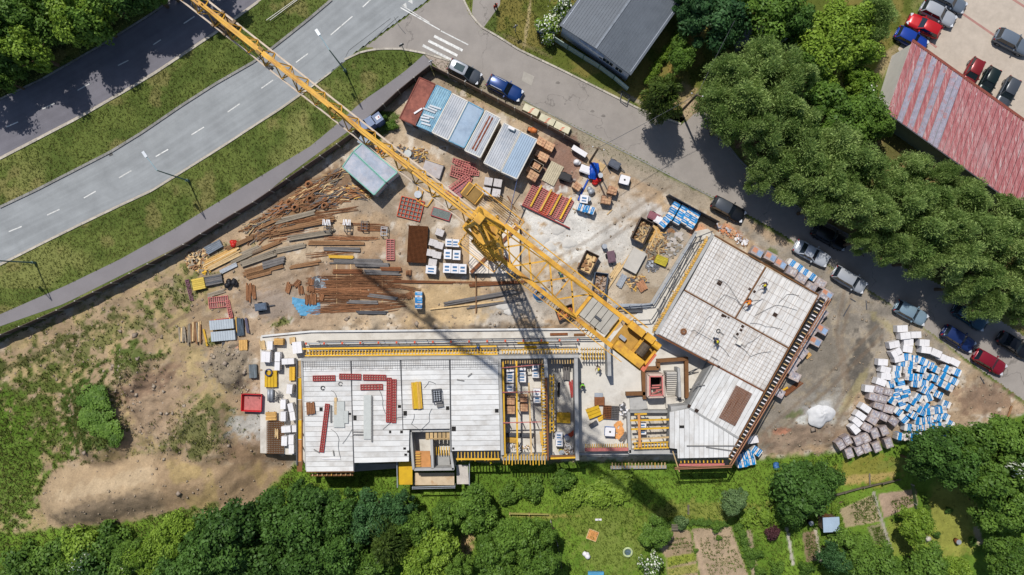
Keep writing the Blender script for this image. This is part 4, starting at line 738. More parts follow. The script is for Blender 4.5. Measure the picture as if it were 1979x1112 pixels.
p = w4[0].lerp(w4[1], .45) + out_ * .1; MB().box((p.x, p.y, 3.3), (3.4, .3, .5), an).build('sign_board', mat('pale_board', A(216, 222, 232)), hs)
lb = thing('long_building', 'long building with worn red corrugated roof and grey replacement sheets beside the car park', 'building', W(1850, 220, 0)); ll = lb.location
def lv(p, z): v = W(p[0], p[1], z) - ll; return Vector((v.x, v.y, z))
p0 = lv((1763, 78), 5.2); p1 = lv((1714, 218), 4.2); du = (lv((1928, 371), 4.2) - p1); du.z = 0; du.normalize(); LL = 34.
REDR = bpy.data.materials.new('worn_red_roof'); REDR.use_nodes = True; t = REDR.node_tree; N = t.nodes; L = t.links; bb = N['Principled BSDF']; bb.inputs['Roughness'].default_value = .65
tc = N.new('ShaderNodeTexCoord'); mp = N.new('ShaderNodeMapping'); mp.inputs['Rotation'].default_value = (0, 0, -math.atan2(du.y, du.x)); mp.inputs['Scale'].default_value = (3.4, .3, 1); L.new(tc.outputs['Object'], mp.inputs[0])
nz = N.new('ShaderNodeTexNoise'); nz.inputs['Scale'].default_value = 1.6; nz.inputs['Detail'].default_value = 7; nz.inputs['Roughness'].default_value = .75; L.new(mp.outputs[0], nz.inputs[0])
cr = N.new('ShaderNodeValToRGB'); e = cr.color_ramp.elements; e[0].position = .4; e[0].color = (*A(170, 92, 96), 1); e[1].position = .66; e[1].color = (*A(214, 196, 194), 1); x_ = cr.color_ramp.elements.new(.53); x_.color = (*A(194, 126, 128), 1); L.new(nz.outputs[0], cr.inputs[0])
n2_ = N.new('ShaderNodeTexNoise'); n2_.inputs['Scale'].default_value = .35; n2_.inputs['Detail'].default_value = 6; L.new(tc.outputs['Object'], n2_.inputs[0]); r_ = N.new('ShaderNodeMapRange'); r_.inputs[1].default_value = .54; r_.inputs[2].default_value = .7; r_.inputs[4].default_value = .55; L.new(n2_.outputs[0], r_.inputs[0])
mx = N.new('ShaderNodeMix'); mx.data_type = 'RGBA'; L.new(r_.outputs[0], mx.inputs[0]); L.new(cr.outputs[0], mx.inputs[6]); mx.inputs[7].default_value = (*A(200, 170, 172), 1); L.new(mx.outputs[2], bb.inputs['Base Color'])
dv = p1 - p0; n = 0; pitch = .36; PAT = mat('zinc_sheet', A(172, 168, 184), .55, .2, 2.5, .1, col2=A(190, 140, 142), thr=.58); i = 0
# sheets laid side by side down the slope, each its own corrugated piece
sw = .72; ns = int(LL / sw)
for i in range(ns):
    b = MB(); V = []
    prof = [(0, .06), (.06, .07), (.12, .01), (.22, 0), (.26, .07), (.34, .07), (.38, 0), (.48, 0), (.52, .07), (.6, .07), (.64, 0), (.7, 0)]
    sk_ = (i * sw) * 0
    for (u, h) in prof:
        for t_ in (0, 1): q_ = p0 + dv * t_ + du * (i * sw + u); V.append((q_.x, q_.y, q_.z + h + rnd.uniform(-.004, .004)))
    b.add(V, [(2 * j, 2 * j + 1, 2 * j + 3, 2 * j + 2) for j in range(len(prof) - 1)])
    q_ = PAT if i in (2, 4, 6, 8, 9, 33, 35, 37, 38, 40) else REDR
    b.build('roof_sheet', q_, lb)
e1_ = p0 + du * LL; e2_ = p1 + du * LL; ins = .5
u2 = dv.normalized(); pts = [p0 + u2 * .3 + du * .15, p1 - u2 * .3 + du * .15, p1 - u2 * .3 + du * (LL - .2), p0 + u2 * .3 + du * (LL - .2)]
MB().prism([(v.x, v.y) for v in pts], -.2, 4.05).build('wall', mat('green_grey_wall', A(120, 140, 132), .8, .1, 1), lb)
b = MB(); o_ = -du * .03; b.add([(pts[0].x + o_.x, pts[0].y + o_.y, 0), (pts[1].x + o_.x, pts[1].y + o_.y, 0), (pts[1].x + o_.x, pts[1].y + o_.y, 4.1), (pts[0].x + o_.x, pts[0].y + o_.y, 5.1)], [(3, 2, 1, 0)]); b.build('gable_wall', mat('white_render', A(250, 246, 240), .8, .06, 1), lb)
b = MB(); b.bar(p1 - Vector((0, 0, .06)), e2_ - Vector((0, 0, .06)), .16, .14); b.build('gutter', STD, lb); b = MB(); b.bar(p0 + Vector((0, 0, .05)), e1_ + Vector((0, 0, .05)), .3, .05); b.build('ridge_flashing', mat('rust_trim'), lb)
sh = thing('garden_shed', 'small garden shed with a grey tin roof beside the round dark tree', 'shed', G(1594, 1005)); MB().box((0, 0, 1.), (1.7, 1.5, 2.)).build('wall', mat('shed_wood', A(120, 100, 80)), sh); MB().box((0, 0, 2.08), (2.0, 1.8, .1), .05).build('roof', RIBB, sh); MB().box((-.2, .78, .9), (.7, .06, 1.7)).build('door', BRN, sh)
# ================================================================== FENCES
def fence(label, P, h, q, post_q, panel=2.4, th=.07, name='site_fence', gz=None, cat='fence', slats=0):
    c = W(*P[0]); r = thing(name, label, cat, (c.x, c.y, 0)); L_ = sum(math.dist(a, b_) for a, b_ in zip(P[:-1], P[1:])) / 16; n = max(1, int(L_ / panel)); pts = resample(P, n + 1)
    for i in range(n):
        a = W(*pts[i]); b_ = W(*pts[i + 1]); z = float(hz((a.x + b_.x) / 2, (a.y + b_.y) / 2)) if gz else 0
        cc = (a + b_) / 2 - c; an = math.atan2(b_.y - a.y, b_.x - a.x); L1 = (b_ - a).length - .05
        if slats:
            for k in range(slats): piece('fence_board', q, r, (cc.x, cc.y, z + h * (k + .5) / slats), (L1, th, h / slats - .03), an)
        else: piece('fence_panel', q, r, (cc.x, cc.y, z + h / 2 + rnd.uniform(-.04, .04)), (L1, th, h), an + rnd.uniform(-.01, .01))
        piece('post', post_q, r, (a.x - c.x, a.y - c.y, z + h / 2 + .05), (.12, .12, h + .15), an)
    return r
FNC = mat('fence_brown', A(104, 90, 84), .85, .18, 1.2, .15); CONP = mat('concrete_post', A(190, 184, 174), .85, .1)
fence('dark brown board fence along the footpath from the field to the corner', [(-120, 708), (0, 654), (116, 604), (233, 546), (353, 483), (446, 425), (500, 393), (583, 336), (683, 266), (776, 180), (834, 134)], 2., FNC, CONP, 2.4)
fence('dark brown board fence behind the cabins along the side street', [(836, 134), (905, 168), (979, 207), (1049, 243), (1120, 283)], 1.9, mat('fence_worn', A(134, 116, 102), .85, .18, 1.2, .15), CONP, 2.2, .07, 'site_fence', None, 'fence', 3)
fence('black corrugated hoarding behind the blue and white bag pallets', [(1288, 380), (1384, 432)], 2., mat('black_hoarding', A(62, 62, 66), .7, .15, 2, .2), STD, 1.2)
fence('pale green mesh panel fence in front of the grey house', [(1037, 58), (1110, 104), (1172, 142), (1212, 176)], 1.6, mat('pale_green_panel', A(176, 196, 188), .7, .12, 2, .2), mat('green_post', A(96, 130, 112)), 2.0, .09, 'garden_fence', None, 'fence', 2)
fence('low wire fence line crossing the bottom gardens', [(985, 1003), (1062, 1005)], .7, mat('yellow_weathered', A(206, 196, 120)), TAN, 2.4, .04, 'garden_fence', 1)
fence('rail fence at the head of the vegetable beds', [(1612, 972), (1690, 950), (1756, 934)], .6, mat('grey_wood', A(120, 112, 98), .9, .2), mat('grey_wood'), 2.2, .05, 'garden_fence', 1, 'fence', 2)
fence('low side fence between the lawn and the vegetable beds', [(1779, 945), (1790, 1000), (1806, 1060)], .8, mat('mesh_green', A(110, 130, 90), .9, .2), CONP, 2.2, .04, 'garden_fence', 1)
fence('wire fence beside the lawn with the round pool', [(1066, 1018), (1080, 1066), (1088, 1112)], .7, mat('grey_wood'), CONP, 2.4, .04, 'garden_fence', 1)
# ================================================================== VEHICLES
def paint(n, c, rough=.28): return mat('paint_' + n, A(*c), rough, .04, .6, 0, .25, spec=.6)
GLS = mat('car_glass', A(34, 44, 54), .06, .1, 1, 0, spec=.9); TYR = mat('tyre_rubber', A(30, 30, 32), .85); RIM = mat('wheel_rim', A(170, 174, 180), .35, .1, 3, 0, .5); HLT = mat('headlight', A(226, 230, 236), .15, .05, 3, spec=.8); TLT = mat('tail_light', A(160, 26, 30), .25, .1, 3); TRIM = mat('black_trim', A(34, 35, 38), .5)
_wheel = None
def wheelmesh():
    global _wheel
    if _wheel is None: _wheel = (MB().tube((0, -.1, 0), (0, .1, 0), .32, 14).mesh('tyre', TYR, True), MB().tube((0, -.11, 0), (0, .11, 0), .2, 10).mesh('rim', RIM))
    return _wheel
def car(label, px, py, adeg, q, kind='hatch', L_=4.3, Wd=1.78, Hc=1.5, rails=False, glassroof=False, rq=None, name='parked_car', group='cars parked along the street', g=None):
    p = g or W(px, py, .7); z0 = float(hz(p.x, p.y)) if g else 0.
    r = thing(name, label, 'car', (p.x, p.y, max(z0, .01)), R(-adeg), group); h = L_ / 2; w = Wd / 2
    ws, we = {'hatch': (.17, -.47), 'estate': (.15, -.475), 'mpv': (.23, -.475), 'sedan': (.14, -.33), 'suv': (.16, -.475)}[kind]; belt = .92 if kind != 'suv' else 1.02
    xs_ = np.array([-1, -.985, -.93, -.8, -.6, -.35, 0, .3, .45, .6, .75, .88, .96, .99, 1.]) * h; V = []
    for i, x in enumerate(xs_):
        t = abs(x) / h; ww = w * (1 - .26 * max(0, (t - .55) / .45) ** 2.6); end = max(0, (t - .93) / .07)
        zt = belt if x < ws * L_ else belt - .04 - .2 * ((x - ws * L_) / (h - ws * L_)) ** 1.6
        if kind == 'sedan' and x < we * L_: zt = belt + .02
        zt -= .22 * end; zb = .22 + .1 * end
        V += [(x, s * a * ww, zz) for s, a, zz in ((-1, .9, zb), (-1, 1., zb + .2), (-1, .99, zt - .16), (-1, .9, zt - .02), (-1, .45, zt + .03), (1, .45, zt + .03), (1, .9, zt - .02), (1, .99, zt - .16), (1, 1., zb + .2), (1, .9, zb))]
    k = 10; n = len(xs_); F = [(i * k + j, (i + 1) * k + j, (i + 1) * k + (j + 1) % k, i * k + (j + 1) % k)[::-1] for i in range(n - 1) for j in range(k)] + [tuple(range(k - 1, -1, -1))[::-1], tuple((n - 1) * k + j for j in range(k))[::-1]]
    b = MB(); b.add(V, F); b.build('body', q, r, True)
    gb = .86 * w; gt = .7 * w; xb1, xb0 = ws * L_, we * L_; xt1 = xb1 - (.62 if kind != 'mpv' else .75); xt0 = xb0 + ({'sedan': .55}.get(kind, .3)); zr = Hc - .05
    B = [(xb0, -gb, belt - .02), (xb1, -gb, belt - .02), (xb1, gb, belt - .02), (xb0, gb, belt - .02)]; T = [(xt0, -gt, zr), (xt1, -gt, zr), (xt1, gt, zr), (xt0, gt, zr)]
    MB().add([B[1], B[2], T[2], T[1]], [(0, 1, 2, 3)]).build('windscreen', GLS, r); MB().add([B[3], B[0], T[0], T[3]], [(0, 1, 2, 3)]).build('rear_window', GLS, r)
    MB().add([B[0], B[1], T[1], T[0]], [(0, 1, 2, 3)]).build('side_window', GLS, r); MB().add([B[2], B[3], T[3], T[2]], [(0, 1, 2, 3)]).build('side_window', GLS, r)
    m_ = .12; rv = []
    for (x, s_, zz) in ((xt0 - .05, .9, zr), (xt0 + .25, 1.04, zr + .05), ((xt0 + xt1) / 2, 1.06, zr + .07), (xt1 - .15, 1.04, zr + .05), (xt1 + .06, .92, zr - .01)):
        rv += [(x, -gt * s_, zz - .05), (x, -gt * s_ * .8, zz), (x, 0, zz + .02), (x, gt * s_ * .8, zz), (x, gt * s_, zz - .05)]
    rf_ = MB().add(rv, [(i * 5 + j, (i + 1) * 5 + j, (i + 1) * 5 + j + 1, i * 5 + j + 1) for i in range(4) for j in range(4)]).build('roof', rq or q, r, True)
    if glassroof: MB().box(((xt0 + xt1) / 2 + .1, 0, zr + .085), ((xt1 - xt0) * .62, gt * 1.3, .02)).build('glass_roof', mat('green_glass', A(62, 84, 88), .1, .1, 1, spec=.8), rf_)
    if rails:
        for s_ in (-1, 1): MB().bar((xt0 + .2, s_ * gt * .93, zr + .09), (xt1 - .2, s_ * gt * .93, zr + .09), .05).build('roof_rail', STL, rf_)
    for u in range(4): MB().bar(B[u], T[u], .1, .07).build('pillar', q, r)
    for s_ in (-1, 1): MB().bar(((xb0 + xb1) / 2, s_ * gb * 1.0, belt), ((xt0 + xt1) / 2, s_ * gt, zr), .1, .05).build('pillar', q, r)
    for sx in (-1, 1):
        for sy in (-1, 1):
            wv = thing('wheel', None, None, (sx * L_ * .3, sy * (w - .1), .31)); wv.parent = r; tm, rm = wheelmesh(); link('tyre', tm, wv); link('rim', rm, wv)
    for sy in (-1, 1):
        piece('headlight', HLT, r, (h * .9, sy * w * .62, .68), (.32, .34, .12), -sy * .5); piece('tail_light', TLT, r, (-h * .945, sy * w * .72, .8), (.16, .26, .2), sy * .4); piece('door_mirror', q, r, (xb1 - .35, sy * (w + .08), belt + .04), (.14, .2, .12))
    piece('grille', TRIM, r, (h * .985, 0, .5), (.06, Wd * .55, .16)); piece('number_plate', HLT, r, (-h * .995, 0, .55), (.03, .5, .11))
    return r
SIL = paint('silver', (196, 200, 206)); BLU = paint('mid_blue', (26, 66, 132)); BLKP = paint('black', (30, 32, 36)); LGB = paint('ice_blue', (150, 176, 192)); TEAL = paint('dark_teal', (44, 84, 104)); NAVY = paint('navy', (34, 56, 112)); DRED = paint('dark_red', (150, 30, 48)); BRED = paint('bright_red', (214, 34, 40)); GREY = paint('graphite', (86, 92, 100)); LGRY = paint('grey_blue', (124, 136, 150)); BGRN = paint('bottle_green', (30, 46, 44)); VBL = paint('vivid_blue', (34, 74, 176)); WSIL = paint('white_silver', (214, 220, 228)); MRED = paint('maroon', (150, 40, 44))
car('grey people carrier with silver roof and large glass panel by the crossing', 898, 139, 27, GREY, 'mpv', 4.2, 1.78, 1.65, glassroof=True, rq=SIL); car('mid blue estate car with roof rails beside the fence', 976, 171, 27, BLU, 'estate', 4.5, 1.8, 1.55, rails=True)
car('black estate with pale sheen painted on its roof, parked beside the black hoarding', 1408, 405, 28, BLKP, 'estate', 4.3, 1.8, 1.6, rq=GREY); car('black car standing in tree shade opposite the silver saloon', 1604, 459, 28, BLKP, 'estate', 4.6, 1.82, 1.5); car('pale silver saloon with dark rear window beside the blue banded bags', 1569, 490, 28, WSIL, 'sedan', 4.6, 1.8, 1.48)  # graphite roof puts the sheen of the black estate into its paint
car('silver people carrier with open dark rear parked by the slab corner', 1642, 541, 30, SIL, 'mpv', 4.4, 1.8, 1.7); car('ice blue hatchback parked north of the white wrapped blocks', 1761, 605, 28, LGB, 'hatch', 4.2, 1.78, 1.5); car('dark teal estate half under the tree crowns', 1875, 613, 32, TEAL, 'estate', 4.5, 1.8, 1.55, rails=True)
car('navy blue hatchback between the teal car and the block pallets', 1853, 655, 32, NAVY, 'hatch', 4.3, 1.78, 1.5); car('dark red hatchback at the end of the street row', 1913, 700, 30, DRED, 'hatch', 4.2, 1.76, 1.5); car('black saloon in deep shade near the right edge', 1962, 668, 32, BLKP, 'sedan', 4.5, 1.8, 1.48)
gp_ = 'cars in the paved car park'
car('silver estate parked next to the bright red car', 1814, 27, 27, SIL, 'estate', 4.5, 1.78, 1.5, group=gp_); car('bright red hatchback in the car park row', 1786, 50, 27 + 180, BRED, 'hatch', 4.2, 1.76, 1.45, group=gp_); car('vivid blue car partly hidden by the red roof corner', 1762, 76, 27, VBL, 'hatch', 4.1, 1.76, 1.45, group=gp_); car('grey car at the top of the car park row', 1836, 2, 27, LGRY, 'hatch', 4.2, 1.76, 1.5, group=gp_)
car('grey blue suv standing alone in the car park', 1957, 82, 27, LGRY, 'suv', 4.5, 1.84, 1.65, group=gp_); car('maroon hatchback nosed up to the red roofed building', 1878, 143, 118, MRED, 'hatch', 4.0, 1.7, 1.5, group=gp_); car('bottle green hatchback nosed up to the red roofed building', 1909, 160, 118, BGRN, 'hatch', 4.0, 1.7, 1.5, group=gp_); car('graphite grey car with sunroof nosed up to the red roofed building', 1946, 181, 118, GREY, 'hatch', 4.2, 1.74, 1.5, group=gp_)
# ================================================================== LAMPS, POLES, SIGNS
LPM = mat('lamp_paint', A(176, 206, 216), .5, .1, 2); HDM = mat('lamp_head', A(232, 238, 244), .4, .05, 2)
def lamp(label, bx_, by, ex, ey):
    p = W(bx_, by); r = thing('street_lamp', label, 'street lamp', p, 0, 'street lamps along the main road'); MB().tube((0, 0, 0), (0, 0, 9.), .1, 8, 0, .06).build('pole', mat('lamp_pole_green', A(110, 140, 134), .6), r)
    e = Vector((ex, ey, .35)); MB().tube((0, 0, 8.95), e + Vector((0, 0, 9)), .05, 6).build('arm', LPM, r); d = Vector((ex, ey, 0)).normalized(); hd = MB().box(tuple(e + d * .3 + Vector((0, 0, 9.02))), (.75, .32, .16), math.atan2(d.y, d.x)).build('lamp_head', HDM, r); MB().box((0, 0, .4), (.28, .28, .8)).build('base', mat('lamp_pole_green'), r)
lamp('street lamp on the verge nearest the pedestrian crossing', 668, 138, -1.0, 1.55); lamp('street lamp on the verge halfway down the main road', 365, 350, -1.0, 1.45); lamp('street lamp on the verge at the left edge of the photo', 68, 508, -1.2, 1.4)
WOODP = mat('weathered_pole', A(130, 112, 92), .9, .2)
tops = []
for lb_, x, y, h in (('wooden utility pole at the kerb by the conifer', 1316, 216, 9.), ('wooden utility pole inside the yard beside the blue tarpaulin', 1140, 313, 10.)):
    p = W(x, y); r = thing('utility_pole', lb_, 'pole', p); MB().tube((0, 0, 0), (0, 0, h), .16, 8, 0, .11).build('pole', WOODP, r); MB().bar((-.7, .2, h - .4), (.7, -.2, h - .4), .1).build('cross_arm', WOODP, r)
    for i in (-.6, 0, .6): piece('insulator', HDM, r, (i, -.28 * i, h - .28), (.1, .1, .2))
    tops.append(p + Vector((0, 0, h)))
def cable(label, pts, r_, q, name='cable', cat='cable'):
    o = MB().path(pts, r_, 5).build(name, q); tag(o, label, cat); return o
def sag(a, b_, s, n=10): return [a.lerp(b_, t) - Vector((0, 0, s * 4 * t * (1 - t))) for t in np.linspace(0, 1, n)]
cable('thin overhead wire strung between the two utility poles', sag(tops[1], tops[0], .5), .025, STD, 'overhead_wire', 'wire'); cable('overhead wire from the kerbside pole away through the trees', sag(tops[0], W(1420, 40, 9), .5), .025, STD, 'overhead_wire', 'wire')
cable('blue grey supply cable hanging from the double cabin to the crane base', [W(1000, 345, 2.4), W(990, 390, .6), W(984, 420, .1), W(972, 440, .1)], .05, mat('blue_cable', A(110, 126, 170)))
cable('dark supply cable trailing from the red panels to the crane base', [W(1016, 400, .3), W(1004, 430, .05), W(1000, 445, .05)], .05, BLK)
def signpost(label, x, y, h, q, w_=.6, hh=.6, name='road_sign'):
    p = W(x, y); r = thing(name, label, 'sign', p); MB().tube((0, 0, 0), (0, 0, h), .05, 6).build('post', STL, r); MB().box((0, -.06, h - .3), (w_, .04, hh), .5).build('plate', q, r)
signpost('small road sign on a post on the verge nose', 782, 100, 3.2, STD); signpost('small white sign on a post at the fence corner', 836, 128, 2.6, WHB, .5, .4); signpost('grey sign post on the lawn beside the trodden path', 996, 62, 2.6, GREYM, .6, .5)
r = thing('hoop_barrier', 'dark tubular hoop barrier lying on the kerb by the green fence', 'barrier', W(1209, 190)); b = MB()
for a_, c_ in (((-.5, .8), (.5, .2)), ((.5, .2), (.1, -.9)), ((.1, -.9), (-.7, -.3)), ((-.7, -.3), (-.5, .8))): b.bar((*a_, .35), (*c_, .35), .08)
b.build('tube', STD, r)
r = thing('guard_rail_strip', 'thin white wire barrier strip in the median grass', 'barrier', W(545, 20)); b = MB()
for o in (0, .45): 
    a_ = W(516 + o * 16, 41) - r.location; c_ = W(575 + o * 10, -1) - r.location; b.bar((a_.x, a_.y, .3), (c_.x, c_.y, .3), .06)
b.build('rail', TRW, r)
for i, (x, y) in enumerate(((1026, 215), (1057, 234), (1086, 249))):
    r = thing('traffic_barrier', 'pale concrete barrier block with red stripes outside the fence, %s from the blue car' % ORD[i], 'barrier', W(x, y), R(-26), 'striped barrier blocks along the street'); MB().add([(sx * 1.0 * k, sy * .5 * k2, z) for z, k, k2 in ((0, 1, 1), (.75, .96, .82)) for sx, sy in ((-1, -1), (1, -1), (1, 1), (-1, 1))], [(3, 2, 1, 0), (4, 5, 6, 7), (0, 1, 5, 4), (1, 2, 6, 5), (2, 3, 7, 6), (3, 0, 4, 7)]).build('block', mat('barrier_cream', A(226, 220, 190), .8, .12, 2, .06), r)
    for j in range(4 - (i == 2)): piece('red_stripe', WRED, r, (-.02 + .06 * j, -.36 + .2 * j, .756), (.36, .08, .012), .5)
# ================================================================== PALLETS
PALW = mat('pallet_wood', A(196, 166, 120), .8, .2, 3, .15)
def pallet_base(b, L_, Wd):
    for i in range(5): b.box((-L_ / 2 + L_ * (i + .5) / 5, 0, .125), (L_ / 5 - .05, Wd, .03))
    for j in (-1, 0, 1): b.box((0, j * (Wd / 2 - .06), .055), (L_, .1, .11))
PRINT = mat('film_print', A(214, 208, 208), .5, .22, 4, .1, col2=A(150, 152, 168), thr=.52); BAGW = mat('bag_white', A(240, 236, 232), .55, .08, 2, .05, col2=A(222, 212, 204), thr=.6); BAGB = mat('bag_blue', A(30, 138, 206), .45, .2, 4, .16, col2=A(74, 172, 220), thr=.58); BRK = mat('brick_orange', A(222, 178, 138), .8, .18, 3, .12, col2=A(194, 144, 112), thr=.52); GLOAD = mat('wrapped_grey_load', A(190, 174, 166), .5, .2, 3, .14, col2=A(160, 152, 160), thr=.5); ORL = mat('film_orange_print', A(214, 150, 120), .5, .2, 3)
PROTO = {}
def proto(kind):
    if kind in PROTO: return PROTO[kind]
    d = {'W': (1.2, .78, 1.15), 'B': (1.1, .82, 1.05), 'G': (1.15, .9, 1.2), 'Y': (1.25, .9, 1.15), 'K': (1.1, .95, 1.1), 'L': (.95, .95, 1.15), 'P': (1.15, .8, .9), 'C': (1.15, .82, 1.05), 'D': (1.1, .84, 1.15)}[kind]; L_, Wd, h = d; parts = []
    b = MB(); pallet_base(b, L_, Wd); parts.append(('pallet_base', b.mesh('pallet_base', PALW), []))
    if kind in 'WP':
        b = MB(); n = 2 if kind == 'P' else 2
        for i in range(n): b.box((-L_ / 2 + L_ * (i + .5) / n, 0, .14 + h / 2), (L_ / n - .012, Wd, h))
        parts.append(('wrapped_blocks', b.mesh('wrapped_blocks', WHB if kind == 'W' else mat('grey_white_wrap', A(214, 208, 206), .6, .14, 5, .08)), []))
    elif kind == 'B':
        b = MB(); b.prism([(-L_ / 2 + .05, -Wd / 2), (L_ / 2 - .05, -Wd / 2), (L_ / 2, -Wd / 2 + .05), (L_ / 2, Wd / 2 - .05), (L_ / 2 - .05, Wd / 2), (-L_ / 2 + .05, Wd / 2), (-L_ / 2, Wd / 2 - .05), (-L_ / 2, -Wd / 2 + .05)], .14, .14 + h); b.box((-.27, 0, .14 + h + .02), (.5, Wd - .08, .05)); b.box((.27, 0, .14 + h + .02), (.5, Wd - .08, .05))
        s = []
        c = MB(); c.box((.08, 0, .14 + h + .05), (.5, Wd + .012, .014)); c.box((.08, 0, .14 + h * .5), (.5, Wd + .014, h * .98)); s.append(('printed_band', c.mesh('printed_band', BAGB)))
        c = MB(); c.box((.0, 0, .14 + h + .063), (.03, Wd * .9, .01)); c.box((.2, 0, .14 + h + .063), (.02, Wd * .5, .01)); s.append(('printed_line', c.mesh('printed_line', BAGW)))
        parts.append(('bag_stack', b.mesh('bag_stack', BAGW), s))
    elif kind == 'C':
        b = MB(); b.box((0, 0, .14 + h / 2), (L_, Wd, h)); s = []
        for o in (-.3, .3):
            c = MB(); c.prism([(o - .17, -Wd / 2 - .012), (o + .17, -Wd / 2 - .012), (o + .17, Wd / 2 + .012), (o - .17, Wd / 2 + .012)], .16, .14 + h + .05); s.append(('printed_band', c.mesh('printed_band', BAGB)))
            c = MB(); c.box((o, .1, .14 + h + .055), (.05, Wd * .6, .012)); s.append(('printed_line', c.mesh('printed_line', BAGW)))
        c = MB(); c.box((0, 0, .14 + h + .02), (.07, Wd * .3, .04)); s.append(('orange_label', c.mesh('orange_label', ORL)))
        parts.append(('bag_stack', b.mesh('bag_stack', BAGW), s))
    elif kind == 'D':
        b = MB(); s = []
        for i in range(2):
            for j in range(2): b.prism([(-L_ / 2 + i * L_ / 2 + .02, -Wd / 2 + j * Wd / 2 + .02), (-L_ / 2 + (i + 1) * L_ / 2 - .02, -Wd / 2 + j * Wd / 2), (-L_ / 2 + (i + 1) * L_ / 2 - .05, -Wd / 2 + (j + 1) * Wd / 2 - .02), (-L_ / 2 + i * L_ / 2, -Wd / 2 + (j + 1) * Wd / 2 - .03)], .14, .14 + h + .05 * ((i + j) % 2))
        c = MB(); c.prism([(-.42, -Wd / 2 - .012), (.02, -Wd / 2 - .012), (-.02, Wd / 2 + .012), (-.4, Wd / 2 + .012)], .3, .14 + h + .06); s.append(('printed_band', c.mesh('printed_band', BAGB))); c = MB(); c.box((.32, .05, .14 + h + .056), (.3, .4, .012)); s.append(('film_label', c.mesh('film_label', PRINT)))
        parts.append(('bag_stack', b.mesh('bag_stack', mat('bag_dusty', A(226, 218, 210), .6, .14, 4, .08)), s))
    elif kind == 'G':
        b = MB(); b.box((0, 0, .14 + h / 2), (L_, Wd, h)); s = []; c = MB()
        for j in range(3): c.box((-.3 + .3 * j, .05 * (-1) ** j, .14 + h + .008), (.22, Wd * .55, .012))
        s.append(('film_label', c.mesh('film_label', PRINT))); parts.append(('wrapped_load', b.mesh('wrapped_load', GLOAD), s))
    elif kind == 'Y':
        b = MB(); b.box((0, 0, .14 + h / 2), (L_, Wd, h)); s = []; c = MB(); c.box((-.3, .05, .14 + h + .008), (.5, .5, .012)); s.append(('film_label', c.mesh('film_label', ORL))); c = MB(); c.box((.3, -.05, .14 + h + .009), (.5, .6, .012)); s.append(('film_label', c.mesh('film_label', mat('film_blue_print', A(150, 176, 210), .5, .2, 3)))); parts.append(('wrapped_load', b.mesh('wrapped_load', GLOAD), s))
    elif kind == 'K':
        b = MB(); nx_, ny_, nz_ = 3, 3, 3
        for i in range(nx_):
            for j in range(ny_):
                for k in range(nz_): b.box((-L_ / 2 + L_ * (i + .5) / nx_, -Wd / 2 + Wd * (j + .5) / ny_, .14 + h * (k + .5) / nz_), (L_ / nx_ - .025, Wd / ny_ - .025, h / nz_ - .015))
        parts.append(('brick_block', b.mesh('brick_block', BRK), []))
    elif kind == 'L':
        b = MB(); b.box((0, 0, .14 + h / 2), (L_, Wd, h)); s = []; c = MB(); c.box((0, .12, .14 + h + .006), (.55, .2, .012)); c.box((0, -.22, .14 + h + .006), (.55, .16, .012)); s.append(('blue_label', c.mesh('blue_label', mat('label_blue', A(64, 120, 168), .5, .2, 4)))); parts.append(('wrapped_load', b.mesh('wrapped_load', WHB), s))
    PROTO[kind] = (d, parts); return PROTO[kind]
PN = {'W': ('block_pallet', 'pallet'), 'B': ('bag_pallet', 'pallet'), 'G': ('brick_pallet', 'pallet'), 'Y': ('brick_pallet', 'pallet'), 'K': ('brick_pallet', 'pallet'), 'L': ('box_pallet', 'pallet'), 'P': ('block_pallet', 'pallet'), 'C': ('bag_pallet', 'pallet'), 'D': ('bag_pallet', 'pallet')}
FIRST = {}
def pallet(kind, p, adeg, label, group, sc=(1, 1, 1)):
    (L_, Wd, h), parts = proto(kind)
    if kind not in FIRST:
        r = thing(PN[kind][0], label, PN[kind][1], p, R(-adeg), group)
        for nm, me, subs in parts:
            o = link(nm, me, r)
            for sn, sm in subs: link(sn, sm, o)
        FIRST[kind] = r
    else:
        r = copy_tree(FIRST[kind]); r.location = p; r.rotation_euler = (0, 0, R(-adeg)); r['label'] = label; r['group'] = group
    r.scale = sc; return r
def ptop(px, py, h):   # stand the pallet so that its top is where the photo shows it
    z = 0.
    for _ in range(4): p = W(px, py, z + h); z = float(hz(p.x, p.y))
    return Vector((p.x, p.y, z + .0))
fld = []
def ZA(x, y): return 1600 + x / 5.854, 610 + y / 5.854
def ZB_(x, y): return 1600 + x / 5.854, 720 + y / 5.854
for x, y, a in ((845, 150, -3), (880, 230, -8), (1000, 220, -3), (915, 305, -2), (905, 380, 5), (755, 330, -12), (1095, 310, 2), (1115, 390, 8), (1230, 425, 22), (1335, 490, 25), (1440, 530, 27), (780, 420, -28), (810, 490, -10), (625, 530, 4), (655, 615, 12), (660, 690, 5), (605, 755, 20), (475, 830, 3)): fld.append(('W', *ZA(x, y), a))
for x, y, a in ((430, 405, 32), (375, 490, 36), (335, 560, 42), (310, 640, 50)): fld.append(('W', *ZB_(x, y), a))
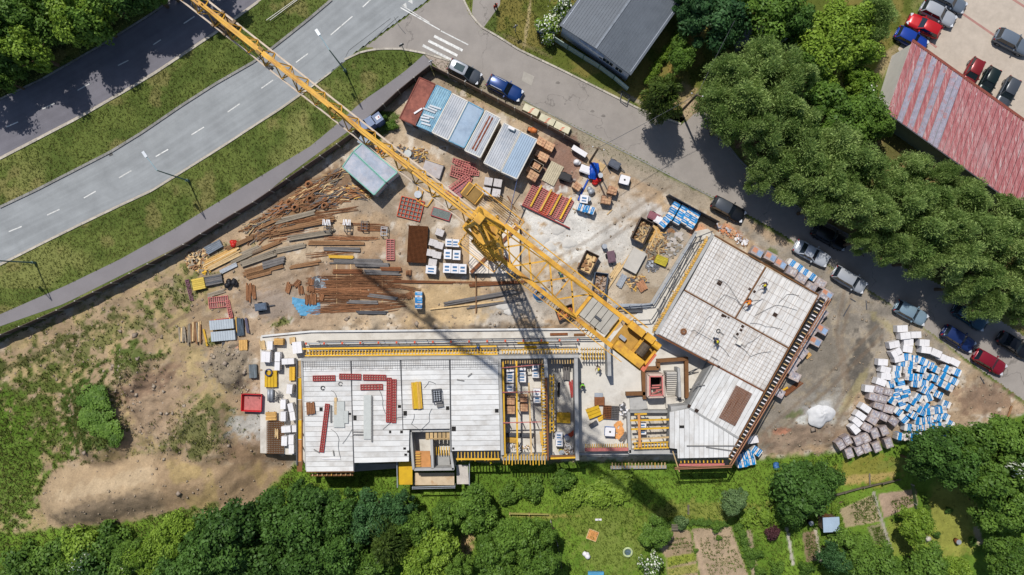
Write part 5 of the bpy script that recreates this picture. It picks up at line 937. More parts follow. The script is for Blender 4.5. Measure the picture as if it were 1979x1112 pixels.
for x, y, a in ((890, 470, 5), (975, 490, 5), (855, 540, 5), (955, 565, 5), (1075, 520, 25), (1145, 560, 25), (1060, 610, 15), (1220, 610, 25), (1350, 610, 25), (1455, 640, 25), (900, 620, 5), (785, 610, 4), (775, 670, -10), (745, 720, -20), (710, 780, -20), (915, 695, 5), (1020, 700, 5), (1125, 690, 30), (1210, 710, 25), (1320, 690, 28), (1430, 745, 28), (995, 775, 4), (1090, 770, 10), (830, 775, 80), (1290, 770, 28), (1370, 810, 28), (800, 850, 80), (890, 855, 75), (1180, 820, 30), (1250, 895, 25), (1110, 850, 25), (1140, 935, -20), (780, 920, 75), (870, 930, 75), (730, 965, 30), (840, 1005, 70), (1030, 930, 30), (955, 965, 30), (1340, 1005, 25), (915, 1050, 30), (1090, 1020, 28), (1015, 1050, 28)): fld.append(('B', *ZA(x, y), a))
for x, y, a in ((800, 445, 38), (865, 530, 42), (960, 480, 30), (1030, 550, 8), (1070, 450, 20), (1150, 440, -5), (1220, 430, -5), (1290, 420, -5), (1110, 545, -8), (1180, 525, -8), (1250, 510, 20), (1330, 500, 25), (1380, 585, 30), (915, 625, 4), (995, 625, 3), (1070, 620, -3), (1140, 615, -4), (1210, 620, -4), (1280, 605, -4), (830, 725, 6), (930, 730, 3), (1010, 720, 0), (1310, 685, 12)): fld.append(('B', *ZB_(x, y), a))
for x, y, a in ((580, 840, 22), (690, 865, 15), (520, 920, 15), (620, 945, 15)): fld.append(('G', *ZA(x, y), a))
for x, y, a in ((575, 375, 20), (690, 415, 12), (540, 480, 25), (635, 505, 25), (745, 550, 38), (510, 540, 30), (440, 620, 25), (430, 740, 60), (535, 690, 65), (640, 660, 65), (345, 770, 65), (225, 770, 60), (150, 820, 60), (245, 915, 70), (355, 885, 65), (440, 855, 62), (555, 845, 62), (690, 800, 70)): fld.append(('G', *ZB_(x, y), a))
KW = {'W': 'white wrapped block pallet', 'B': 'blue banded white bag pallet', 'G': 'grey brown wrapped brick pallet'}
for kd in 'WBG':
    it = sorted([f for f in fld if f[0] == kd], key=lambda f: f[2]); nr_ = {'W': 4, 'B': 11, 'G': 5}[kd]; per = math.ceil(len(it) / nr_); rows = [sorted(it[i:i + per], key=lambda f: f[1]) for i in range(0, len(it), per)]
    for i, rw in enumerate(rows):
        for j, f in enumerate(rw):
            (L_, Wd, h), _ = proto(kd); sc = (rnd.uniform(.95, 1.06), rnd.uniform(.95, 1.05), rnd.uniform(.92, 1.1)); pallet(kd if kd != 'B' else rnd.choice('BBBCDD'), ptop(f[1], f[2], (h + .14) * sc[2]), f[3] + rnd.uniform(-3, 3) + rnd.choice((0, 180)), '%s in the pallet field, %s from left, %s row' % (KW[kd], orw(j), orw(i)), {'W': 'white wrapped block pallets in the pallet field', 'B': 'blue banded bag pallets in the pallet field', 'G': 'wrapped brick pallets in the pallet field'}[kd], sc)
# pallets round the rebar slab
def ZC(x, y): return 1400 + x / 5.854, 480 + y / 5.854
def ZD(x, y): return 1400 + x / 5.854, 640 + y / 5.854
edge = [('Y', *ZC(375, 40), 30), ('Y', *ZC(525, 95), 28), ('Y', *ZC(640, 175), 30), ('G', *ZC(765, 262), 28), ('G', *ZC(875, 340), 32), ('G', *ZC(985, 440), 30), ('G', *ZC(1090, 395), 30), ('Y', *ZC(1160, 520), 32), ('G', *ZC(1120, 565), 40), ('G', *ZC(1085, 640), 60), ('G', *ZC(1110, 745), -45), ('G', *ZC(1045, 830), -50), ('Y', *ZC(1110, 920), 30), ('G', *ZC(1000, 935), -50), ('Y', *ZC(1030, 1052), 28), ('G', *ZD(900, 150), -55), ('G', *ZD(885, 250), -50), ('G', *ZD(795, 345), -50), ('G', *ZD(760, 435), -50), ('G', *ZD(800, 515), 25), ('G', *ZD(620, 700), 30)]
for i, (k, x, y, a) in enumerate(edge):
    (L_, Wd, h), _ = proto(k); pallet(k, ptop(x, y, h + .14), a, 'wrapped brick pallet outside the rebar slab, %s along the edge from the rubble heap' % orw(i), 'brick pallets along the edge of the rebar slab', (1.12, 1.1, 1))
blu = [('B', *ZC(765, 170), 35), ('B', *ZC(845, 220), 35), ('B', *ZC(910, 270), 30), ('B', *ZC(990, 320), 35)]
for i, (k, x, y, a) in enumerate(blu): pallet(k, ptop(x, y, 1.2), a, 'blue banded bag pallet between the silver saloon and the slab, %s from the north' % ORD[i], 'bag pallets between the saloon and the slab')
def ZE_(x, y): return 1260 + x / 5.854, 370 + y / 5.854
for i, (x, y, a) in enumerate(((262, 180, -60), (218, 262, -60), (348, 222, -60), (302, 310, -60), (428, 238, -60), (388, 310, -60), (495, 280, -60), (455, 360, -60), (142, 350, -50))): 
    px, py = ZE_(x, y); pallet('C', ptop(px, py, 1.2), a, 'blue banded bag pallet beside the black hoarding, %s counted from the west end' % ORD[[1, 2, 3, 4, 5, 6, 7, 8, 0][i]], 'bag pallets beside the black hoarding', (1.15, 1, 1))
def ZF(x, y): return 1360 + x / 5.854, 740 + y / 5.854
for i, (k, x, y, a) in enumerate((('W', 555, 645, -10), ('B', 600, 775, 35), ('B', 425, 850, -15), ('B', 510, 815, -15), ('B', 440, 915, -10), ('B', 530, 890, -10))):
    px, py = ZF(x, y); pallet('C' if k == 'B' else k, ptop(px, py, 1.2), a, ('white wrapped pallet' if k == 'W' else 'blue banded bag pallet') + ' by the south tip of the slab walkway, %s from the north' % ORD[[0, 1, 3, 2, 5, 4][i]], 'pallets by the south tip of the walkway', (1.1, 1.1, 1))
# centre of the yard
def ZG(x, y): return 760 + x / 5.854, 400 + y / 5.854
for i, (x, y) in enumerate(((632, 405), (702, 410), (615, 535), (715, 545), (608, 692), (697, 697), (785, 702))): px, py = ZG(x, y); pallet('L', W(px, py, 1.3) - Vector((0, 0, 1.3)), 2, 'white block stack with blue labels west of the crane, %s counted row by row' % ORD[i], 'white labelled stacks west of the crane', (.95, 1.2 if i > 1 else .95, 1.1 if i > 3 else .9))
for i, (x, y, a) in enumerate(((525, 290, 20), (450, 405, 15), (520, 435, 15), (425, 520, 10), (495, 545, 10), (445, 628, 10), (430, 712, 5))): px, py = ZG(x, y); pallet('P' if i < 6 else 'L', W(px, py, .9) - Vector((0, 0, .9)), a, 'small pale block stack beside the dark rebar mats, %s from the north' % ORD[i], 'pale block stacks beside the dark mats', (.85, 1, .85) if i < 6 else (1.3, 1, 1))
for i, (x, y) in enumerate(((944, 351), (962, 354), (940, 370), (959, 373))): pallet('P', W(x, y, 1.1) - Vector((0, 0, 1.1)), 10, 'greyish white block stack south of the double cabin, %s of the four' % ['northwest', 'northeast', 'southwest', 'southeast'][i], 'four pale stacks by the double cabin', (.85, 1.15, 1.2))
pallet('C', W(809, 573, 1.1) - Vector((0, 0, 1.1)), 92, 'single blue bag pallet standing alone east of the rebar field', 'bag pallets standing alone'); pallet('C', W(809, 588, 1.1) - Vector((0, 0, 1.1)), 92, 'blue bag pallet touching the south side of the lone blue pallet', 'bag pallets standing alone')
pallet('C', W(1125, 402, 1.1) - Vector((0, 0, 1.1)), 20, 'blue bag pallet in the yard next to the white box stack, western one', 'bag pallets in the north yard'); pallet('C', W(1140, 406, 1.1) - Vector((0, 0, 1.1)), 20, 'blue bag pallet in the yard next to the white box stack, eastern one', 'bag pallets in the north yard'); pallet('L', W(1129, 385, 1.3) - Vector((0, 0, 1.3)), 8, 'white box stack with one blue label north of the yard bag pallets', 'box stacks in the north yard')
for i, (x, y, a, s) in enumerate(((1046, 274, 27, 1), (1062, 283, 27, 1), (1042, 298, 27, .8), (1051, 304, 27, 1), (1030, 340, 30, 1.1), (1116, 360, 35, .9), (1184, 368, 15, 1), (1172, 386, 10, 1.05), (1025, 328, 30, .8), (1037, 320, 30, .8))): pallet('K', W(x, y, 1.2 * s) - Vector((0, 0, 1.2 * s)), a, 'orange brick pallet in the north yard, %s' % ['at the cabin corner nearest the fence', 'nearest the fence, east of the corner one', 'small, in shade along the cabin wall', 'in the second row beside the small one', 'at the south end of the cabin wall', 'alone beside the dark machine', 'south of the white and blue tank', 'southernmost beside the concrete spill', 'half open, close to the cabin wall', 'inside the wooden crate row'][i], 'brick pallets in the north yard', (s, s, s))
# inside the open bays
def ZH(x, y): return 960 + x / 5.854, 620 + y / 5.854
for i, (k, x, y, s) in enumerate((('L', 150, 600, 1.), ('L', 148, 655, 1.), ('L', 145, 762, 1), ('L', 282, 580, 1), ('L', 286, 650, 1), ('L', 440, 535, .9), ('L', 440, 605, .9), ('L', 455, 810, .9), ('L', 457, 890, .9), ('K', 152, 905, 1), ('K', 155, 1010, 1), ('K', 300, 880, .9), ('K', 305, 985, .9))): px, py = ZH(x, y); pallet(k, W(px, py, 1.3 * s) - Vector((0, 0, 1.3 * s - .15)), 1, ('white labelled' if k == 'L' else 'orange') + ' stack in the propped pallet bay, %s of its colour from northwest' % ORD[i if k == 'L' else i - 9], 'stacks in the propped pallet bay', (s, s * 1.0, s))
for i, (px, py, k, a) in enumerate(((1080, 843, 'L', 2), (1081, 856, 'L', 2), (1242, 824, 'L', 0), (1242, 833, 'L', 0))): pallet(k, W(px, py, 1.3) - Vector((0, 0, 1.15)), a, ['white and blue stack in the narrow bay, northern of two', 'white stack in the narrow bay, southern of two', 'blue labelled stack under the beams, northern of two', 'blue labelled stack under the beams, southern of two'][i], 'stacks in the southern bays', (.9, .9, .9))
# west platform: white wrapped packs
for i, (x, y, a, w_, l_) in enumerate(((522, 668, 2, 10, 16), (575, 672, -6, 18, 22), (514, 690, 4, 17, 20), (536, 690, 2, 10, 18), (536, 708, 2, 10, 16), (556, 699, -3, 24, 11), (560, 752, 6, 11, 18), (547, 782, 1, 10, 18), (562, 788, -12, 10, 16), (548, 805, 1, 10, 18), (565, 804, -8, 10, 18), (553, 830, -4, 18, 12), (570, 829, -2, 12, 13), (549, 853, 2, 11, 18), (563, 850, 1, 10, 18), (563, 868, 1, 10, 18))): pallet('W', W(x, y, 1.2) - Vector((0, 0, 1.2 - .15)), a, 'bright white wrapped pack on the west platform, %s counted from the north' % orw(i), 'white packs on the west platform', (m(w_, 1.2) / 1.2, m(l_, 1.2) / .78, rnd.uniform(.7, 1)))
# ================================================================== YARD CLUTTER
WOODS = [mat('timber_pale', A(222, 190, 140), .85, .2, 3, .15), mat('timber_brown', A(150, 112, 78), .85, .2, 3, .2), mat('timber_grey', A(158, 146, 128), .9, .2, 3, .2), mat('timber_gold', A(226, 178, 106), .8, .2, 3, .15)]
TP, TB, TG_, TGo = WOODS; RBAR = mat('rebar_rust', A(158, 110, 76), .9, .3, 4, .25); GRB = mat('grey_beam', A(120, 116, 114), .8, .2, 2, .15)
def stack(label, px, py, ang, L_, Wd, nb, q, layers=2, name='timber_stack', cat='timber', th=.12, z=None, jit=.1, qs=None, group=None, yaw=.03):
    p = G(px, py) if z is None else W(px, py, z); r = thing(name, label, cat, p, R(-ang), group); Lm, Wm = m(L_, p.z), m(Wd, p.z)
    for k in range(layers):
        for i in range(nb):
            qq = rnd.choice(qs) if qs else q; ll = Lm * rnd.uniform(1 - jit, 1 + jit * .3); piece('board', qq, r, (rnd.uniform(-1, 1) * Lm * jit * .4, -Wm / 2 + Wm * (i + .5) / nb, th * (k + .5) + .06), (ll, Wm / nb * .9, th * .96), rnd.uniform(-yaw, yaw))
    for o in (-.3, .3): piece('bearer', TB, r, (Lm * o, 0, .03), (.12, Wm * 1.1, .08))
    return r
def bars(label, px, py, ang, L_, Wd, n, q=RBAR, cat='rebar', name='rebar_bundle', rr=.019, fan=.06, z0=.04):
    p = G(px, py); r = thing(name, label, cat, p, R(-ang)); Lm, Wm = m(L_), m(Wd); b = MB()
    for i in range(int(n * .7)):
        y = rnd.uniform(-.5, .5) * Wm; l = Lm * rnd.uniform(.6, 1.05); x = rnd.uniform(-.5, .5) * (Lm - l); t = rnd.uniform(-fan, fan); dx, dy = math.cos(t) * l / 2, math.sin(t) * l / 2; zz = z0 + rnd.uniform(0, .14); b.bar((x - dx, y - dy, zz), (x + dx, y + dy, zz + rnd.uniform(-.03, .03)), rr * 2)
    tag(b.build('steel_bar', q, r), kind='stuff'); return r
def fpanel(label, px, py, ang, L_, Wd, n, q=RED, z=0., face=None, rails=2, name='formwork_shutter', h=.16, group='formwork panels', flip=False):
    p = W(px, py, z) if z is not None else G(px, py); r = thing(name, label, 'formwork', p, R(-ang), group); Lm, Wm = m(L_, p.z), m(Wd, p.z)
    if face is not None: piece('face_sheet', face, r, (0, 0, .03 if not flip else h + .03), (Lm * .99, Wm * .99, .03))
    for s_ in (-1, 1): piece('frame_side', q, r, (0, s_ * (Wm / 2 - .04), .05 + h / 2), (Lm, .08, h)); piece('frame_end', q, r, (s_ * (Lm / 2 - .04), 0, .05 + h / 2), (.08, Wm - .16, h))
    for i in range(1, n): piece('rib', q, r, (-Lm / 2 + Lm * i / n, 0, .04 + h / 2), (.07, Wm - .16, h * .9))
    for i in range(1, rails): piece('rail', q, r, (0, -Wm / 2 + Wm * i / rails, .05 + h / 2), (Lm - .16, .06, h * .8))
    return r
PKF = mat('panel_face', A(176, 140, 132), .75, .2, 3, .1); GRF = mat('panel_face_grey', A(110, 120, 116), .6, .35, 7, .1)
# panels lying on the white slab
Zs = 3.24
fpanel('short dusty red formwork panel at the northwest corner of the white slab', 626.5, 731, -1, 43, 11, 9, RED, Zs, PKF); fpanel('long red formwork panel end to end with its neighbours on the white slab', 677, 728, 1, 42, 11, 9, RED, Zs, PKF); fpanel('red formwork panel overlapping the corner of the L shaped run', 724, 729.5, 1, 44, 11, 9, RED, Zs + .02, PKF)
fpanel('short red formwork panel below the L shaped run on the white slab', 718.5, 748, -1, 43, 11, 7, RED, Zs, PKF); fpanel('vertical red formwork panel, western of the standing pair on the slab', 751.5, 773, 91, 86, 9, 17, RED, Zs, PKF); fpanel('vertical red formwork panel, eastern of the standing pair on the slab', 761.5, 775, 90.6, 84, 9, 17, RED, Zs, PKF); fpanel('slanted long red formwork panel in the west bay of the slab', 627.5, 827, 97, 94, 8.5, 19, RED, Zs, PKF)
stack('bundle of yellow formwork beams on the white slab', 806, 764, 86, 52, 19, 7, YEL, 2, 'beam_bundle', 'timber', .16, Zs, .03, [YEL, YELD, PLYY], None, .01)
r = thing('gas_bottle_crate', 'dark steel crate of grey bottles beside the yellow beam bundle', 'crate', W(845, 764, Zs), R(5)); b = MB()
for i in range(3):
    for j in range(5): b.tube((-.28 + .28 * i, -.5 + .25 * j, .1), (-.28 + .28 * i, -.5 + .25 * j, .5), .1, 8)
b.build('bottle', STL, r); b = MB(); b.box((0, 0, .06), (1.1, 1.5, .1)); [b.bar((sx * .52, sy * .72, 0), (sx * .52, sy * .72, .8), .06) for sx in (-1, 1) for sy in (-1, 1)]; [b.bar((-.52, sy * .72, .75), (.52, sy * .72, .75), .06) for sy in (-1, 1)]; [b.bar((sx * .52, -.72, .75), (sx * .52, .72, .75), .06) for sx in (-1, 1)]; b.build('frame', STD, r); MB().box((.25, -1.1, .15), (.8, .6, .25), .1).build('drawbar_box', GREYM, r)
r = thing('rebar_mat_stack', 'stack of rust brown rebar bundles on the west bay of the slab', 'rebar', W(601, 789, Zs), R(5)); [piece('bar_bundle', RBAR, r, (-.42 + .12 * i, rnd.uniform(-.05, .05), .16), (.1, 1.4 * rnd.uniform(.9, 1.05), .3 * rnd.uniform(.7, 1.1)), rnd.uniform(-.04, .04)) for i in range(8)]
for i, (x, y, w_, h_) in enumerate(((656, 801, 21, 50), (669, 806, 9, 24), (711, 806, 15, 85), (719, 810, 3, 88), (649, 785, 5, 33), (640, 800, 3, 33))):
    r = thing('formwork_sheet', ['pale grey sheet pack leaning north on the west bay seam', 'small pale sheet beside the grey sheet pack', 'long pale grey sheet on the middle bay', 'narrow grey strip along the long pale sheet', 'tan board standing by the pale sheets', 'thin dark batten by the slanted panel'][i], 'sheet', W(x, y, Zs)); [piece('sheet', [GRNY, GRNY, GRNY, GREYM, TP, GREYM][i], r, (-m(w_) * .02 * k, 0, .06 + .07 * k), (m(w_, 3.2), m(h_, 3.2), .06), rnd.uniform(-.01, .01)) for k in range(2)]
for i, (pts) in enumerate((((1370, 600), (1400, 570), (1412, 575), (1430, 590), (1470, 580)), ((1384, 540), (1410, 555), (1440, 600), (1475, 577)), ((1345, 650), (1362, 628), (1375, 610)), ((1335, 640), (1346, 642), (1375, 658), (1410, 690)), ((1420, 665), (1450, 690), (1490, 680)), ((1450, 625), (1480, 632), (1512, 637)), ((1460, 610), (1500, 590), (1540, 600)), ((1505, 585), (1520, 570), (1545, 572)), ((640, 755), (650, 770), (660, 790)), ((640, 830), (655, 850), (658, 885)), ((662, 858), (680, 830)), ((740, 830), (760, 812), (785, 806)), ((725, 745), (740, 775), (745, 800)), ((820, 750), (828, 738), (842, 742)), ((800, 800), (795, 820), (812, 832), (830, 815), (835, 790)), ((1478, 640), (1455, 660), (1440, 672), (1420, 665)))):
    P = [(*xy(p, 3.27), 3.29) for p in pts]; Q = []
    for k in range(len(P) - 1):
        a_, c_ = Vector(P[k]), Vector(P[k + 1])
        for t in np.linspace(0, 1, 5)[:-1]: v = a_.lerp(c_, t); Q.append(v + Vector((.16 * math.sin(3.14 * t) * (-1) ** k, .12 * math.sin(3.14 * t), 0)))
    Q.append(Vector(P[-1])); cable('thin dark cable snaking over the %s, %s' % (('rebar slab' if pts[0][0] > 1300 else 'white slab'), ['at its centre', 'across the seam of two bays', 'by the dark worker', 'along its southwest edge', 'in its southeast bay', 'near the east duct opening', 'toward the east edge', 'beside the orange worker', 'under the slanted panel top', 'in the west bay bottom', 'crossing the west seam', 'below the standing panels', 'west of the standing panels', 'north of the bottle crate', 'around the yellow beam bundle', 'beside the white box'][i]), Q, .02, mat('cable_grey', A(76, 76, 78), .7))
r = thing('junction_box', 'small white junction box on the rebar slab', 'box', W(1427, 663, 3.3), R(-25)); MB().box((0, 0, .2), (.5, .4, .35)).build('case', WHB, r); MB().box((0, 0, .39), (.54, .44, .04)).build('lid', TRW, r)
r = thing('rebar_coil', 'brown round coil pad on the rebar slab', 'coil', W(1321, 641, 3.3)); [MB().path([(.35 * math.cos(t) * s, .35 * math.sin(t) * s, .06 + .05 * k) for t in np.linspace(0, 6.28, 12)], .05).build('turn', RBAR, r) for k, s in enumerate((1, .75, .45))]
for i, (x, y) in enumerate(((624, 750), (658, 742), (1388, 640))):
    r = thing('hose_coil', ['small black hose ring on the white slab west bay', 'small grey hose ring by the slab seam', 'black tool bag on the rebar slab'][i], 'coil', W(x, y, 3.25)); MB().path([(.22 * math.cos(t), .22 * math.sin(t), .06) for t in np.linspace(0, 5.6, 12)], .05).build('ring', BLK if i != 1 else GREYM, r)
for i, (pt, ln, a) in enumerate((((1394, 644), 11, 40), ((1421, 652), 10, 40), ((1381, 693), 14, 30), ((1352, 745), 20, 0), ((1345, 742), 16, -40), ((1376, 862), 95, 0), ((1390, 868), 50, 8), ((692, 835), 22, 1), ((692, 840), 20, 1), ((640, 887), 34, 0), ((612, 872), 12, 30), ((645, 876), 10, 80), ((908, 725), 10, -40), ((890, 735), 14, 10))):
    r = thing('loose_bar', 'thin loose bar on the slab %s' % ['beside the dark worker', 'next to the white junction box', 'at the southwest slab seam', 'on the lower slab crate mark', 'crossing on the lower slab', 'long along the south white slab', 'short beside the long bar on the south slab', 'north one by the middle sheet', 'south one by the middle sheet', 'at the bottom of the west bay', 'among offcuts in the west bay', 'upright by the west bay bottom', 'on the plain eastern bay', 'south of the eastern bay scrap'][i], 'bar', W(*pt, Zs)); piece('bar', GREYM if i != 9 else WHB, r, (0, 0, .05), (m(ln), .13, .07), R(-a))
# big rebar mats
def rmat(label, px, py, ang, L_, Wd, nx_, ny_, z=None, layers=1, q=RBAR):
    p = G(px, py) if z is None else W(px, py, z); r = thing('rebar_mat', label, 'rebar mat', p, R(-ang)); Lm, Wm = m(L_, p.z), m(Wd, p.z); b = MB()
    for k in range(layers):
        o = .06 + .14 * k
        for i in range(nx_ + 1): b.box((-Lm / 2 + Lm * i / nx_, 0, o), (.05, Wm, .05))
        for j in range(ny_ + 1): b.box((0, -Wm / 2 + Wm * j / ny_, o + .06), (Lm, .05, .05))
    tag(b.build('steel_bar', q, r), kind='stuff'); return r
rmat('tall dark brown stack of rebar mats in the middle of the yard', 808, 473, 93, 70, 36, 30, 15, None, 6, mat('dark_rebar', A(120, 72, 40), .9, .25, 3)); rmat('single brown rebar mat on the white lower slab', 1421, 784, 118, 70, 34, 30, 14, Zs, 1, RST)
rmat('flat brown rebar mat on the west platform', 533, 845, 90, 62, 32, 16, 10, .25, 2, BRN)
# ---- west platform odds
stack('yellow shutter board stack on the west platform with a blue coil on top', 525, 732, 90, 32, 24, 4, PLYY, 3, 'board_stack', 'boards', .12, .2, .03, None, None, .01); stack('narrow yellow board stack on the west platform beside the seam', 566, 722, 90, 26, 11, 2, YEL, 3, 'board_stack', 'boards', .12, .2, .03, None, None, .01)
stack('tan pallet planks on the west platform at its north end', 508, 667, 80, 18, 10, 4, TP, 1, 'board_stack', 'boards', .12, .2); stack('orange crate of planks on the west platform', 542, 660, 2, 18, 12, 4, TGo, 4, 'board_stack', 'boards', .2, .2, .02, None, None, .01); stack('short upright plank stack on the west platform near the railing', 566, 658, 85, 12, 11, 4, TP, 2, 'board_stack', 'boards', .12, .2); stack('ochre beam pack in the brown tray of the west platform', 525, 804, 0, 20, 16, 5, TGo, 2, 'board_stack', 'boards', .14, .5); stack('loose tan planks across the brown rebar mat', 535, 838, 100, 18, 7, 3, TP, 1, 'board_stack', 'boards', .1, .5, .2, None, None, .2)
r = thing('blue_coil', 'blue hose coil on the yellow board stack', 'coil', W(520, 720, .6)); MB().path([(.4 * math.cos(t), .4 * math.sin(t), .05 + .02 * t) for t in np.linspace(0, 12, 24)], .07).build('hose', mat('navy_hose', A(60, 74, 120)), r)
r = thing('wire_bundle', 'tangle of grey wire offcuts on the west platform', 'wire', W(538, 766, .2)); b = MB()
for i in range(26): a_ = rnd.uniform(0, 6.28); b.bar((.6 * rnd.uniform(-.4, .4), .7 * rnd.uniform(-.4, .4), rnd.uniform(.05, .4)), (.6 * math.cos(a_), .75 * math.sin(a_), rnd.uniform(.05, .3)), .04)
tag(b.build('wire', GREYM, r), kind='stuff')
r = thing('roofing_roll', 'grey plastic roll standing on the west platform edge', 'roll', W(524, 760, .2), R(90)); [MB().tube((-.9, -.18 + .36 * i, .3), (.5, -.18 + .36 * i, .3), .2, 10).build('roll', STL, r, True) for i in range(2)]
stack('dark slate wrapped pack just outside the west platform', 491, 717, 88, 26, 15, 5, mat('slate_pack', A(110, 120, 126), .6), 3, 'slate_stack', 'slates', .15, .05, .02, None, None, .02)
# ---- red tipper bin
def skip(label, px, py, ang, L_, Wd, h, q, fill, z=0., name='waste_skip', chunk=(.5, .14), n=40):
    p = W(px, py, h * .5); p = Vector((p.x, p.y, z)); r = thing(name, label, 'skip', p, R(-ang)); Lm, Wm = m(L_, h), m(Wd, h); t = .07; s_ = .86
    for a_, (d0, d1) in (((1, 0), (Lm, Wm)), ((-1, 0), (Lm, Wm)), ((0, 1), (Lm, Wm)), ((0, -1), (Lm, Wm))):
        sx, sy = a_
        if sx: T = [(sx * Lm / 2, -Wm / 2, h), (sx * Lm / 2, Wm / 2, h), (sx * Lm / 2 * s_, Wm / 2 * .96, .05), (sx * Lm / 2 * s_, -Wm / 2 * .96, .05)]; off = Vector((-sx * t, 0, 0))
        else: T = [(-Lm / 2, sy * Wm / 2, h), (Lm / 2, sy * Wm / 2, h), (Lm / 2 * s_, sy * Wm / 2 * .96, .05), (-Lm / 2 * s_, sy * Wm / 2 * .96, .05)]; off = Vector((0, -sy * t, 0))
        V_ = [Vector(v) for v in T]; V_ += [v + off for v in V_]; MB().add(V_, [(0, 1, 2, 3), (7, 6, 5, 4), (0, 4, 5, 1), (1, 5, 6, 2), (2, 6, 7, 3), (3, 7, 4, 0)]).build('side_wall', q, r)
    MB().box((0, 0, .08), (Lm * s_, Wm * .95, .06)).build('floor', q, r)
    b = MB()
    for i in range(n): b.box((rnd.uniform(-.42, .42) * Lm * .88, rnd.uniform(-.4, .4) * Wm * .88, h * .35 + rnd.uniform(0, .3)), (rnd.uniform(.3, 1) * chunk[0], rnd.uniform(.5, 1) * chunk[1], rnd.uniform(.05, .14)), rnd.uniform(0, 3.1), rnd.randrange(len(fill)))
    b.box((0, 0, h * .2), (Lm * .84, Wm * .9, h * .3)); tag(b.build('waste', fill, r), kind='stuff'); return r
SKD = mat('skip_dark_brown', A(96, 82, 74), .75, .25, 2, .1); SKB = mat('skip_blue_grey', A(90, 104, 122), .7, .2, 2, .1)
skip('brown waste skip heaped with broken timber', 1240, 447, 116, 46, 28, 1.5, SKD, [TP, TB, TG_], chunk=(1.3, .16), n=50); skip('brown waste skip with a board and a dark sack inside', 1136, 508, 116, 42, 28, 1.4, SKD, [TP, TB], chunk=(.9, .6), n=10); skip('blue grey waste skip with rubble beside the counter jib', 1159, 550, 98, 46, 27, 1.3, SKB, [mat('rubble_dust', A(190, 168, 150), .95, .25, 4), TB], chunk=(.4, .3), n=30)
skip('half hidden brown skip with orange rubble under the counter jib', 1092, 604, 160, 36, 24, 1.2, SKD, [mat('brick_rubble', A(196, 120, 76), .9, .3, 4), TB], chunk=(.4, .3), n=30); skip('bright red tipper body parked at the west platform', 488, 778, 2, 40, 34, .9, mat('tipper_red', A(220, 30, 44), .5, .12, 2), [mat('pink_dust', A(214, 130, 126), .8, .2, 3)], 0, 'tipper_bin', (.2, .1), 3)
r = thing('concrete_slab_plate', 'pale rectangular concrete plate lying among the timber heaps', 'plate', W(1226, 504, .3), R(-118)); MB().box((0, 0, .2), (2.75, 1.75, .4)).build('plate', mat('pale_plate', A(214, 208, 198), .8, .1, 1), r); stack('yellow beam pair on the pale concrete plate', 1231, 485, 25, 20, 8, 3, YEL, 1, 'beam_bundle', 'timber', .12, .42)
